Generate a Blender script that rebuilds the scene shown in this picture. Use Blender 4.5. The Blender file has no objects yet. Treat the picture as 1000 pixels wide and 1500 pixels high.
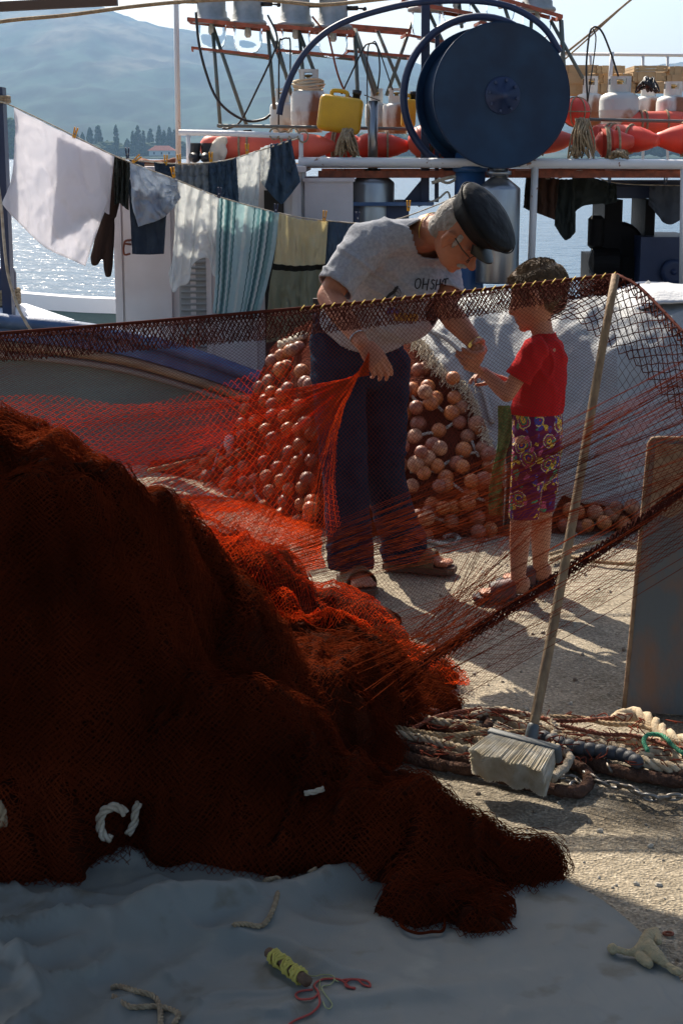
import bpy, math, random
import numpy as np
from mathutils import Vector, Matrix
from mathutils.bvhtree import BVHTree

R = math.radians
random.seed(7)
rng = np.random.default_rng(7)
S = bpy.context.scene
COL = S.collection
CH = 1.58                      # camera height
PITCH = R(12.27)
F_PX = 2400.0                  # focal length in pixels of a 1000 x 1500 frame

# ------------------------------------------------------------------ camera
cam_d = bpy.data.cameras.new('camera')
cam = bpy.data.objects.new('camera', cam_d)
COL.objects.link(cam)
cam.location = (0, 0, CH)
cam.rotation_euler = (R(90) - PITCH, 0, 0)
cam_d.sensor_fit = 'VERTICAL'
cam_d.sensor_height = 36.0
cam_d.lens = 36.0 * F_PX / 1500.0
cam_d.clip_start = 0.05
cam_d.clip_end = 40000
S.camera = cam
S.render.resolution_x = 682
S.render.resolution_y = 1024

# ------------------------------------------------------------------ sky, sun, exposure
SUN_EL, SUN_AZ = R(43), math.atan2(-0.42, 0.91)     # azimuth from +Y towards +X
sun_dir = Vector((math.cos(SUN_EL) * math.sin(SUN_AZ), math.cos(SUN_EL) * math.cos(SUN_AZ), math.sin(SUN_EL)))
W = bpy.data.worlds.new('World'); S.world = W
W.use_nodes = True
wn = W.node_tree.nodes; wl = W.node_tree.links
bg = wn['Background']
sky = wn.new('ShaderNodeTexSky'); sky.sky_type = 'NISHITA'; sky.sun_disc = False
sky.sun_elevation = SUN_EL; sky.sun_rotation = SUN_AZ
sky.air_density = 1.0; sky.dust_density = 3.0; sky.ozone_density = 1.0
wl.new(sky.outputs[0], bg.inputs[0]); bg.inputs[1].default_value = 0.092
sl = bpy.data.lights.new('sun', 'SUN'); sl.energy = 4.7; sl.angle = R(0.53); sl.color = (1.0, 0.9, 0.76)
sun = bpy.data.objects.new('sun', sl); COL.objects.link(sun)
sun.rotation_euler = (-sun_dir).to_track_quat('-Z', 'Y').to_euler()
sun.location = (-6, 14, 16)
S.view_settings.view_transform = 'Standard'
S.view_settings.look = 'None'
S.view_settings.exposure = 1.0
S.view_settings.gamma = 1.0
S.view_settings.use_curve_mapping = False
S.cycles.max_bounces = 6
S.cycles.volume_bounces = 0
S.cycles.transparent_max_bounces = 12

# ------------------------------------------------------------------ pixel to world
cp, sp_ = math.cos(PITCH), math.sin(PITCH)
def ray(px, py):
    a = (px - 500.0) / F_PX; b = (750.0 - py) / F_PX
    return np.array([a, cp + b * sp_, -sp_ + b * cp])
def P(px, py, Y):
    d = ray(px, py)
    return np.array([0, 0, CH]) + d * (Y / d[1])
def G(px, py, z=0.0):
    d = ray(px, py)
    return np.array([0, 0, CH]) + d * ((z - CH) / d[2])
def U(n, Y):            # n pixels as metres at depth Y
    return n * Y * 1.01 / F_PX

# ------------------------------------------------------------------ noise
def _h(ix, iy, iz):
    n = (ix.astype(np.int64) * 374761393 + iy.astype(np.int64) * 668265263 + iz.astype(np.int64) * 2147483647 + 1013904223) & 0xffffffff
    n = ((n ^ (n >> 13)) * 1274126177) & 0xffffffff
    n = ((n ^ (n >> 16)) * 2246822519) & 0xffffffff
    return ((n ^ (n >> 15)) & 0xffffff) / float(0xffffff)
def noise3(p):
    p = np.asarray(p, float)
    f = np.floor(p); t = p - f; t = t * t * (3 - 2 * t)
    i = f.astype(np.int64)
    r = 0
    for dx in (0, 1):
        for dy in (0, 1):
            for dz in (0, 1):
                w = (t[..., 0] if dx else 1 - t[..., 0]) * (t[..., 1] if dy else 1 - t[..., 1]) * (t[..., 2] if dz else 1 - t[..., 2])
                r = r + w * _h(i[..., 0] + dx, i[..., 1] + dy, i[..., 2] + dz)
    return r * 2 - 1
def fbm(p, o=4, g=0.5):
    p = np.asarray(p, float); a = 1; s = 0; t = 0
    for k in range(o):
        s = s + a * noise3(p * 2 ** k + 17.3 * k); t += a; a *= g
    return s / t
def ss(a, b, x):
    t = np.clip((x - a) / (b - a), 0, 1); return t * t * (3 - 2 * t)

# ------------------------------------------------------------------ materials
def mat(name, col, rough=0.7, metal=0.0, col2=None, nscale=8.0, namt=1.0, bump=0.0, bscale=60.0, trans=0.0,
        spec=0.5, detail=4.0, coord='Object', stretch=None, sharp=None, alpha=None, coat=0.0, bdist=0.01):
    m = bpy.data.materials.new(name); m.use_nodes = True
    nt = m.node_tree; n = nt.nodes; l = nt.links
    b = n['Principled BSDF']; out = n['Material Output']
    b.inputs['Roughness'].default_value = rough
    b.inputs['Metallic'].default_value = metal
    b.inputs['Specular IOR Level'].default_value = spec
    b.inputs['Coat Weight'].default_value = coat
    b.inputs['Base Color'].default_value = (*col, 1)
    tc = n.new('ShaderNodeTexCoord'); vec = tc.outputs[coord]
    if stretch:
        mp = n.new('ShaderNodeMapping'); mp.inputs['Scale'].default_value = stretch
        l.new(vec, mp.inputs[0]); vec = mp.outputs[0]
    cs = None
    if col2:
        t = n.new('ShaderNodeTexNoise'); t.inputs['Scale'].default_value = nscale; t.inputs['Detail'].default_value = detail
        l.new(vec, t.inputs['Vector'])
        r = n.new('ShaderNodeValToRGB')
        a, c = sharp or (0.35, 0.65)
        r.color_ramp.elements[0].position = a; r.color_ramp.elements[1].position = c
        r.color_ramp.elements[0].color = (*col, 1)
        r.color_ramp.elements[1].color = tuple(x + (y - x) * namt for x, y in zip(col, col2)) + (1,)
        l.new(t.outputs[0], r.inputs[0]); cs = r.outputs[0]
        l.new(cs, b.inputs['Base Color'])
    if bump:
        t2 = n.new('ShaderNodeTexNoise'); t2.inputs['Scale'].default_value = bscale; t2.inputs['Detail'].default_value = 3
        l.new(vec, t2.inputs['Vector'])
        bp = n.new('ShaderNodeBump'); bp.inputs['Strength'].default_value = bump; bp.inputs['Distance'].default_value = bdist
        l.new(t2.outputs[0], bp.inputs['Height']); l.new(bp.outputs[0], b.inputs['Normal'])
    if trans:
        tr = n.new('ShaderNodeBsdfTranslucent'); tr.inputs[0].default_value = (*col, 1)
        if cs: l.new(cs, tr.inputs[0])
        mx = n.new('ShaderNodeMixShader'); mx.inputs[0].default_value = trans
        l.new(b.outputs[0], mx.inputs[1]); l.new(tr.outputs[0], mx.inputs[2]); l.new(mx.outputs[0], out.inputs[0])
        m['mix'] = mx.name
    return m
def ramp(m, stops, kind='CONSTANT'):
    r = m.node_tree.nodes.new('ShaderNodeValToRGB'); cr = r.color_ramp; cr.interpolation = kind
    while len(cr.elements) > 1: cr.elements.remove(cr.elements[-1])
    cr.elements[0].position = stops[0][0]; cr.elements[0].color = (*stops[0][1], 1)
    for p, c in stops[1:]:
        e = cr.elements.new(p); e.color = (*c, 1)
    return r

# ------------------------------------------------------------------ mesh building
def arr(p): return np.asarray(p, float)
def unit(v):
    v = arr(v); n = np.linalg.norm(v); return v / n if n > 1e-12 else v
def smooth_path(pts, n=8):
    pts = [arr(p) for p in pts]
    if len(pts) < 3:
        return [pts[0] + (pts[-1] - pts[0]) * t for t in np.linspace(0, 1, n + 1)]
    e = [2 * pts[0] - pts[1]] + pts + [2 * pts[-1] - pts[-2]]
    out = []
    for i in range(1, len(e) - 2):
        a, b, c, d = e[i - 1], e[i], e[i + 1], e[i + 2]
        for k in range(n):
            t = k / n
            out.append(0.5 * (2 * b + (c - a) * t + (2 * a - 5 * b + 4 * c - d) * t * t + (3 * b - a - 3 * c + d) * t ** 3))
    out.append(e[-2])
    return out
def frames(pts):
    T = []
    for i in range(len(pts)):
        T.append(unit(pts[min(i + 1, len(pts) - 1)] - pts[max(i - 1, 0)]))
    up = np.array([0, 0, 1.0]) if abs(T[0][2]) < 0.9 else np.array([1.0, 0, 0])
    N = []; n = unit(up - T[0] * up.dot(T[0]))
    for t in T:
        n = unit(n - t * n.dot(t)); N.append(n)
    B = [np.cross(t, n) for t, n in zip(T, N)]
    return T, N, B

class MB:
    def __init__(s): s.v = []; s.f = []; s.uv = {}
    def add(s, vs, fs):
        o = len(s.v); s.v.extend([tuple(map(float, q)) for q in vs]); s.f.extend([tuple(o + i for i in f) for f in fs]); return s
    def box(s, a, b, M=None, c=None):
        a = arr(a); b = arr(b)
        vs = [arr((x, y, z)) for x in (a[0], b[0]) for y in (a[1], b[1]) for z in (a[2], b[2])]
        if M is not None: vs = [M @ (q - c) + c for q in vs]
        return s.add(vs, [(0, 1, 3, 2), (4, 6, 7, 5), (0, 4, 5, 1), (2, 3, 7, 6), (0, 2, 6, 4), (1, 5, 7, 3)])
    def bar(s, p0, p1, w, h, up=(0, 0, 1)):
        p0 = arr(p0); p1 = arr(p1); t = unit(p1 - p0); u = unit(arr(up) - t * arr(up).dot(t)); x = np.cross(t, u)
        vs = []
        for p in (p0, p1):
            for a, b in ((-1, -1), (1, -1), (1, 1), (-1, 1)): vs.append(p + x * a * w / 2 + u * b * h / 2)
        return s.add(vs, [(3, 2, 1, 0), (4, 5, 6, 7), (0, 1, 5, 4), (1, 2, 6, 5), (2, 3, 7, 6), (3, 0, 4, 7)])
    def tube(s, pts, r, n=8, closed=False, flat=1.0, smooth=0):
        pts = [arr(p) for p in pts]
        if smooth: pts = smooth_path(pts, smooth)
        T, N, B = frames(pts)
        rr = r if hasattr(r, '__len__') else [r] * len(pts)
        if len(rr) != len(pts): rr = np.interp(np.linspace(0, 1, len(pts)), np.linspace(0, 1, len(rr)), rr)
        vs = []
        for p, a, b, q in zip(pts, N, B, rr):
            for k in range(n):
                t = 2 * math.pi * k / n
                vs.append(p + a * math.cos(t) * q * flat + b * math.sin(t) * q)
        fs = []; m = len(pts)
        for i in range(m if closed else m - 1):
            j = (i + 1) % m
            for k in range(n):
                fs.append((i * n + k, i * n + (k + 1) % n, j * n + (k + 1) % n, j * n + k))
        if not closed:
            fs.append(tuple(range(n))[::-1]); fs.append(tuple((m - 1) * n + k for k in range(n)))
        return s.add(vs, fs)
    def lathe(s, c, prof, axis=(0, 0, 1), n=24, side=None):
        """prof: list of (radius, distance along axis)"""
        c = arr(c); t = unit(axis)
        up = arr((0, 0, 1.0)) if abs(t[2]) < 0.9 else arr((1.0, 0, 0))
        a = unit(up - t * up.dot(t)); b = np.cross(t, a); vs = []
        for r, h in prof:
            for k in range(n):
                q = 2 * math.pi * k / n
                vs.append(c + t * h + a * math.cos(q) * max(r, 1e-5) + b * math.sin(q) * max(r, 1e-5))
        fs = []; m = len(prof)
        for i in range(m - 1):
            for k in range(n): fs.append((i * n + k, i * n + (k + 1) % n, (i + 1) * n + (k + 1) % n, (i + 1) * n + k))
        if prof[0] != prof[-1]:
            fs.append(tuple(range(n))[::-1]); fs.append(tuple((m - 1) * n + k for k in range(n)))
        return s.add(vs, fs)
    def ell(s, c, r, ax=None, n=16, m=10):
        """ellipsoid; r = 3 radii; ax = 3 axis vectors"""
        c = arr(c); r = arr(r) if hasattr(r, '__len__') else arr((r, r, r))
        ax = [unit(a) for a in ax] if ax is not None else [arr((1, 0, 0)), arr((0, 1, 0)), arr((0, 0, 1))]
        vs = [c - ax[2] * r[2]]
        for i in range(1, m):
            p = math.pi * i / m
            for k in range(n):
                q = 2 * math.pi * k / n
                vs.append(c + ax[0] * r[0] * math.sin(p) * math.cos(q) + ax[1] * r[1] * math.sin(p) * math.sin(q) - ax[2] * r[2] * math.cos(p))
        vs.append(c + ax[2] * r[2]); e = len(vs) - 1; fs = []
        for k in range(n):
            k2 = (k + 1) % n
            fs.append((0, 1 + k2, 1 + k)); fs.append((e, 1 + (m - 2) * n + k, 1 + (m - 2) * n + k2))
            for i in range(m - 2):
                fs.append((1 + i * n + k, 1 + i * n + k2, 1 + (i + 1) * n + k2, 1 + (i + 1) * n + k))
        if np.dot(np.cross(ax[0], ax[1]), ax[2]) < 0: fs = [f[::-1] for f in fs]
        return s.add(vs, fs)
    def loft(s, rings, n=20, dome=.6):
        """closed solid through elliptical rings: (centre, a-vector, b-vector), with domed ends"""
        rr = []
        def ring(c, a, b, k): return (arr(c), arr(a) * k, arr(b) * k)
        c0, a0, b0 = [arr(x) for x in rings[0]]; c1, a1, b1 = [arr(x) for x in rings[-1]]
        d0 = unit(c0 - arr(rings[1][0])); d1 = unit(c1 - arr(rings[-2][0]))
        m0 = min(np.linalg.norm(a0), np.linalg.norm(b0)); m1 = min(np.linalg.norm(a1), np.linalg.norm(b1))
        for k in (0.08, 0.5, 0.85): rr.append(ring(c0 + d0 * m0 * dome * math.sqrt(1 - k * k), a0, b0, k))
        for q in rings: rr.append(tuple(arr(x) for x in q))
        for k in (0.85, 0.5, 0.08): rr.append(ring(c1 + d1 * m1 * dome * math.sqrt(1 - k * k), a1, b1, k))
        vs = []
        for c, a, b in rr:
            for k in range(n):
                t = 2 * math.pi * k / n; vs.append(c + a * math.cos(t) + b * math.sin(t))
        fs = []
        for i in range(len(rr) - 1):
            for k in range(n): fs.append((i * n + k, i * n + (k + 1) % n, (i + 1) * n + (k + 1) % n, (i + 1) * n + k))
        fs.append(tuple(range(n))[::-1]); fs.append(tuple((len(rr) - 1) * n + k for k in range(n)))
        c, a, b = rr[3]
        if np.dot(np.cross(a, b), rr[-4][0] - c) < 0: fs = [f[::-1] for f in fs]
        return s.add(vs, fs)
    def cap(s, p0, p1, r0, r1, n=14):
        """tapered capsule"""
        p0 = arr(p0); p1 = arr(p1); L = np.linalg.norm(p1 - p0); pr = []
        for k in range(5): a = math.pi / 2 * k / 4; pr.append((r0 * math.sin(a), -r0 * math.cos(a)))
        for k in range(4, -1, -1): a = math.pi / 2 * k / 4; pr.append((r1 * math.sin(a), L + r1 * math.cos(a)))
        return s.lathe(p0, pr, p1 - p0, n)
    def chain(s, pr, n=14):
        for (a, ra), (b, rb) in zip(pr[:-1], pr[1:]): s.cap(a, b, ra, rb, n)
        return s
    def grid(s, A, uv=True, closed_u=False):
        """A: (nu, nv, 3)"""
        nu, nv = A.shape[:2]; o = len(s.v)
        s.v.extend(map(tuple, A.reshape(-1, 3).tolist()))
        for i in range(nu if closed_u else nu - 1):
            for j in range(nv - 1):
                i2 = (i + 1) % nu
                s.f.append((o + i * nv + j, o + i2 * nv + j, o + i2 * nv + j + 1, o + i * nv + j + 1))
        if uv:
            for i in range(nu):
                for j in range(nv): s.uv[o + i * nv + j] = (i / (nu - 1), j / (nv - 1))
        return s
    def build(s, name, m, parent=None, loc=None, smooth=True, **tags):
        base = np.zeros(3)
        q = parent
        while q is not None: base += arr(q.location); q = q.parent
        if loc is not None: base = base + arr(loc) if parent is None else base
        me = bpy.data.meshes.new(name)
        V = arr(s.v) - base
        me.from_pydata(V.tolist(), [], s.f)
        if smooth: me.polygons.foreach_set('use_smooth', [True] * len(me.polygons))
        if s.uv:
            ul = me.uv_layers.new(name='UVMap'); d = np.zeros((len(me.loops), 2)); vi = np.zeros(len(me.loops), int)
            me.loops.foreach_get('vertex_index', vi)
            tab = np.zeros((len(s.v), 2))
            for k, w in s.uv.items(): tab[k] = w
            d = tab[vi]; ul.data.foreach_set('uv', d.ravel())
        me.materials.append(m)
        o = bpy.data.objects.new(name, me); COL.objects.link(o)
        if parent is not None: o.parent = parent
        elif loc is not None: o.location = tuple(loc)
        if smooth == 'auto' or smooth is True:
            md = o.modifiers.new('edges', 'EDGE_SPLIT'); md.split_angle = R(42)
            if smooth is True: o.modifiers.remove(md)
        tag(o, **tags)
        return o

def tag(o, label=None, cat=None, group=None, kind=None):
    if label: o['label'] = label
    if cat: o['category'] = cat
    if group: o['group'] = group
    if kind: o['kind'] = kind
    return o
def thing(name, loc, label, cat, group=None):
    o = bpy.data.objects.new(name, None); COL.objects.link(o); o.location = tuple(map(float, loc)); o.empty_display_size = 0.05
    return tag(o, label, cat, group)
def copy_tree(o, parent=None):
    c = o.copy(); COL.objects.link(c); c.parent = parent
    for ch in [x for x in o.children]: copy_tree(ch, c)
    return c

def quick_mesh(name, V, F, m, loc=(0, 0, 0), parent=None, smooth=False):
    """numpy verts (n,3), faces (k,4)"""
    base = np.zeros(3); q = parent
    while q is not None: base += arr(q.location); q = q.parent
    if parent is None: base = arr(loc)
    V = V - base
    me = bpy.data.meshes.new(name)
    me.vertices.add(len(V)); me.vertices.foreach_set('co', V.astype(np.float32).ravel())
    k = F.shape[1]
    me.loops.add(F.size); me.loops.foreach_set('vertex_index', F.astype(np.int32).ravel())
    me.polygons.add(len(F)); me.polygons.foreach_set('loop_start', (np.arange(len(F)) * k).astype(np.int32))
    me.update(calc_edges=True); me.validate()
    if smooth: me.polygons.foreach_set('use_smooth', [True] * len(me.polygons))
    me.materials.append(m)
    o = bpy.data.objects.new(name, me); COL.objects.link(o)
    if parent is not None: o.parent = parent
    else: o.location = tuple(map(float, loc))
    return o
def strand_arrays(A, B, r):
    """three sided twine from A to B (n,3)"""
    d = B - A; L = np.linalg.norm(d, axis=1); ok = L > 1e-6; A = A[ok]; B = B[ok]; d = d[ok] / L[ok][:, None]
    up = np.where(np.abs(d[:, 2:3]) < 0.9, np.array([[0, 0, 1.0]]), np.array([[1.0, 0, 0]]))
    n = np.cross(d, up); n /= np.linalg.norm(n, axis=1)[:, None]; b = np.cross(d, n)
    if np.ndim(r): r = r[ok][:, None]
    V = []
    for k in range(3):
        a = 2 * math.pi * k / 3; off = (n * math.cos(a) + b * math.sin(a)) * r
        V.append(A + off); V.append(B + off)
    V = np.stack(V, 1)                       # (n,6,3) : A0 B0 A1 B1 A2 B2
    N = len(A); base = (np.arange(N) * 6)[:, None]
    F = np.concatenate([base + np.array([[0, 2, 3, 1]]), base + np.array([[2, 4, 5, 3]]), base + np.array([[4, 0, 1, 5]])])
    return V.reshape(-1, 3), F
def net_edges(A, jit=0.0, drop=0.0):
    """diamond meshes over a grid of points (nu, nv, 3)"""
    nu, nv = A.shape[:2]
    if jit: A = A + rng.normal(0, jit, A.shape)
    I, J = np.meshgrid(np.arange(nu), np.arange(nv), indexing='ij'); ev = (I + J) % 2 == 0
    a = []; b = []
    m = ev[:-1, :-1]; a.append(A[:-1, :-1][m]); b.append(A[1:, 1:][m])
    m = ev[:-1, 1:]; a.append(A[:-1, 1:][m]); b.append(A[1:, :-1][m])
    a = np.concatenate(a); b = np.concatenate(b)
    if drop:
        k = rng.random(len(a)) > drop; a = a[k]; b = b[k]
    return a, b
def net(name, parts, m, loc=(0, 0, 0), parent=None):
    Vs = []; Fs = []; o = 0
    for A, B, r in parts:
        V, F = strand_arrays(A, B, r); Vs.append(V); Fs.append(F + o); o += len(V)
    return quick_mesh(name, np.concatenate(Vs), np.concatenate(Fs), m, loc, parent)
def interp_curve(pts, t):
    """polyline of 3-D points (Catmull-Rom, by chord length), sampled at t in 0..1"""
    sm = np.array(smooth_path(pts, 10)); d = np.r_[0, np.cumsum(np.linalg.norm(np.diff(sm, axis=0), axis=1))]; d /= d[-1]
    return np.stack([np.interp(t, d, sm[:, k]) for k in range(3)], 1)

def remesh(mb, name, m, parent, voxel=0.006, it=4, disp=None, fac=0.5):
    me = bpy.data.meshes.new('tmp'); me.from_pydata(mb.v, [], mb.f)
    o = bpy.data.objects.new('tmp', me); COL.objects.link(o)
    md = o.modifiers.new('r', 'REMESH'); md.mode = 'VOXEL'; md.voxel_size = voxel
    if it:
        sm = o.modifiers.new('s', 'SMOOTH'); sm.factor = fac; sm.iterations = it
    dg = bpy.context.evaluated_depsgraph_get(); dg.update()
    ev = o.evaluated_get(dg); out = bpy.data.meshes.new_from_object(ev)
    bpy.data.objects.remove(o); bpy.data.meshes.remove(me)
    n = len(out.vertices); V = np.zeros(n * 3); out.vertices.foreach_get('co', V); V = V.reshape(-1, 3)
    if disp is not None:
        N = np.zeros(n * 3); out.vertices.foreach_get('normal', N); N = N.reshape(-1, 3)
        V = V + N * disp(V, N)[:, None]
    base = np.zeros(3); q = parent
    while q is not None: base += arr(q.location); q = q.parent
    out.vertices.foreach_set('co', (V - base).ravel()); out.update()
    out.polygons.foreach_set('use_smooth', [True] * len(out.polygons))
    out.name = name; out.materials.clear(); out.materials.append(m)
    r = bpy.data.objects.new(name, out); COL.objects.link(r); r.parent = parent
    return r, V
# ================================================================== SETTING
def m_ground():
    m = mat('gravel concrete', (0.36, 0.31, 0.235), 0.95, col2=(0.26, 0.225, 0.17), nscale=3.0, spec=0.15, detail=8)
    nt = m.node_tree; n = nt.nodes; l = nt.links; b = n['Principled BSDF']
    tc = n.new('ShaderNodeTexCoord')
    v = n.new('ShaderNodeTexVoronoi'); v.inputs['Scale'].default_value = 130; l.new(tc.outputs['Object'], v.inputs['Vector'])
    nz = n.new('ShaderNodeTexNoise'); nz.inputs['Scale'].default_value = 140; nz.inputs['Detail'].default_value = 4; l.new(tc.outputs['Object'], nz.inputs['Vector'])
    base = b.inputs['Base Color'].links[0].from_socket
    r = ramp(m, [(0.0, (0.55, 0.53, 0.50)), (0.45, (0.9, 0.9, 0.9)), (0.8, (1.15, 1.13, 1.1)), (0.95, (1.5, 1.5, 1.5))], 'LINEAR')
    sep = n.new('ShaderNodeSeparateColor'); l.new(v.outputs['Color'], sep.inputs[0]); l.new(sep.outputs[0], r.inputs[0])
    mx = n.new('ShaderNodeMix'); mx.data_type = 'RGBA'; mx.blend_type = 'MULTIPLY'; mx.inputs[0].default_value = 0.75
    l.new(base, mx.inputs[6]); l.new(r.outputs[0], mx.inputs[7])
    r2 = ramp(m, [(0.3, (0.7, 0.7, 0.7)), (0.7, (1.3, 1.3, 1.3))], 'LINEAR'); l.new(nz.outputs[0], r2.inputs[0])
    m2 = n.new('ShaderNodeMix'); m2.data_type = 'RGBA'; m2.blend_type = 'MULTIPLY'; m2.inputs[0].default_value = 0.8
    l.new(mx.outputs[2], m2.inputs[6]); l.new(r2.outputs[0], m2.inputs[7]); l.new(m2.outputs[2], b.inputs['Base Color'])
    st_ = n.new('ShaderNodeTexNoise'); st_.inputs['Scale'].default_value = 1.7; st_.inputs['Detail'].default_value = 7; st_.inputs['Roughness'].default_value = .65; l.new(tc.outputs['Object'], st_.inputs['Vector'])
    r5 = ramp(m, [(.36, (.62, .60, .58)), (.46, (1, 1, 1)), (.60, (1, 1, 1)), (.70, (1.18, 1.15, 1.1))], 'LINEAR'); l.new(st_.outputs[0], r5.inputs[0])
    m5 = n.new('ShaderNodeMix'); m5.data_type = 'RGBA'; m5.blend_type = 'MULTIPLY'; m5.inputs[0].default_value = 1; l.new(m2.outputs[2], m5.inputs[6]); l.new(r5.outputs[0], m5.inputs[7]); l.new(m5.outputs[2], b.inputs['Base Color'])
    ad = n.new('ShaderNodeMath'); ad.operation = 'ADD'; l.new(v.outputs['Distance'], ad.inputs[0]); l.new(nz.outputs[0], ad.inputs[1])
    bp = n.new('ShaderNodeBump'); bp.inputs['Strength'].default_value = 0.7; bp.inputs['Distance'].default_value = 0.008
    l.new(ad.outputs[0], bp.inputs['Height']); l.new(bp.outputs[0], b.inputs['Normal'])
    return m
QEDGE = 8.45
def ground_z(x, y):
    return 0.012 * fbm(np.stack([x * 1.3, y * 1.3, x * 0], -1), 3) + 0.007 * fbm(np.stack([x * 14, y * 14, x * 0 + 3], -1), 4, 0.6) - 0.005
def build_ground():
    xs = np.r_[-60, -20, -8, -4, np.linspace(-2.2, 2.6, 300), 4, 8, 20, 60]
    ys = np.r_[-60, -20, -6, 0, 1.5, np.linspace(2.2, 5.2, 230), np.linspace(5.22, QEDGE, 120)]
    X, Y = np.meshgrid(xs, ys, indexing='ij')
    Z = ground_z(X, Y)
    A = np.stack([X, Y, Z], -1)
    edge = A[:, -1:, :].copy(); edge[..., 2] = -3.0; edge2 = edge.copy(); 
    lip = A[:, -1:, :].copy(); lip[..., 1] += 0.05; lip[..., 2] -= 0.03; edge2[..., 1] += 0.05
    A = np.concatenate([A, lip, edge2], 1)
    mb = MB(); mb.grid(A, uv=False)
    mb.f = [f[::-1] for f in mb.f]
    mb.f = [f[::-1] for f in mb.f]
    mb.build('ground', m_ground(), kind='structure')
build_ground()
def build_pebbles():
    mb = MB()
    for k in range(1500):
        y = 2.4 + 5.9 * rng.random() ** 0.8; x = rng.uniform(-0.4, 1.0) * y * 0.24 + 0.05
        r = 0.0025 + 0.009 * rng.random() ** 4
        z = float(ground_z(np.array(x), np.array(y)))
        a = rng.normal(size=(3, 3)); q, _ = np.linalg.qr(a)
        mb.ell((x, y, z + r * 0.25), (r, r * 0.75, r * 0.6), ax=q.T, n=6, m=4)
    mb.build('pebbles', mat('pebble stone', (0.42, 0.39, 0.33), 0.9, col2=(0.18, 0.14, 0.10), nscale=9, sharp=(0.45, 0.55)), smooth=False,
             label='loose grit and small pebbles scattered over the quay', kind='stuff')
build_pebbles()

# water
def m_water():
    m = mat('lake water', (0.014, 0.06, 0.11), 0.2, spec=0.22)
    nt = m.node_tree; n = nt.nodes; l = nt.links; b = n['Principled BSDF']
    tc = n.new('ShaderNodeTexCoord'); mp = n.new('ShaderNodeMapping'); mp.inputs['Scale'].default_value = (0.55, 1.0, 1); l.new(tc.outputs['Object'], mp.inputs[0])
    prev = None
    for sc, st, d in ((0.5, 0.30, 0.6), (1.8, 0.7, 0.30), (6.5, 0.8, 0.06)):
        t = n.new('ShaderNodeTexNoise'); t.inputs['Scale'].default_value = sc; t.inputs['Detail'].default_value = 3; l.new(mp.outputs[0], t.inputs['Vector'])
        bp = n.new('ShaderNodeBump'); bp.inputs['Strength'].default_value = st; bp.inputs['Distance'].default_value = d
        l.new(t.outputs[0], bp.inputs['Height'])
        if prev: l.new(prev.outputs[0], bp.inputs['Normal'])
        prev = bp
    l.new(prev.outputs[0], b.inputs['Normal'])
    return m
ZW = -1.2
mb = MB(); mb.add([(-9000, 5, ZW), (9000, 5, ZW), (9000, 2500, ZW), (-9000, 2500, ZW)], [(0, 1, 2, 3)])
mb.build('water', m_water(), kind='structure', smooth=False)

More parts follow.
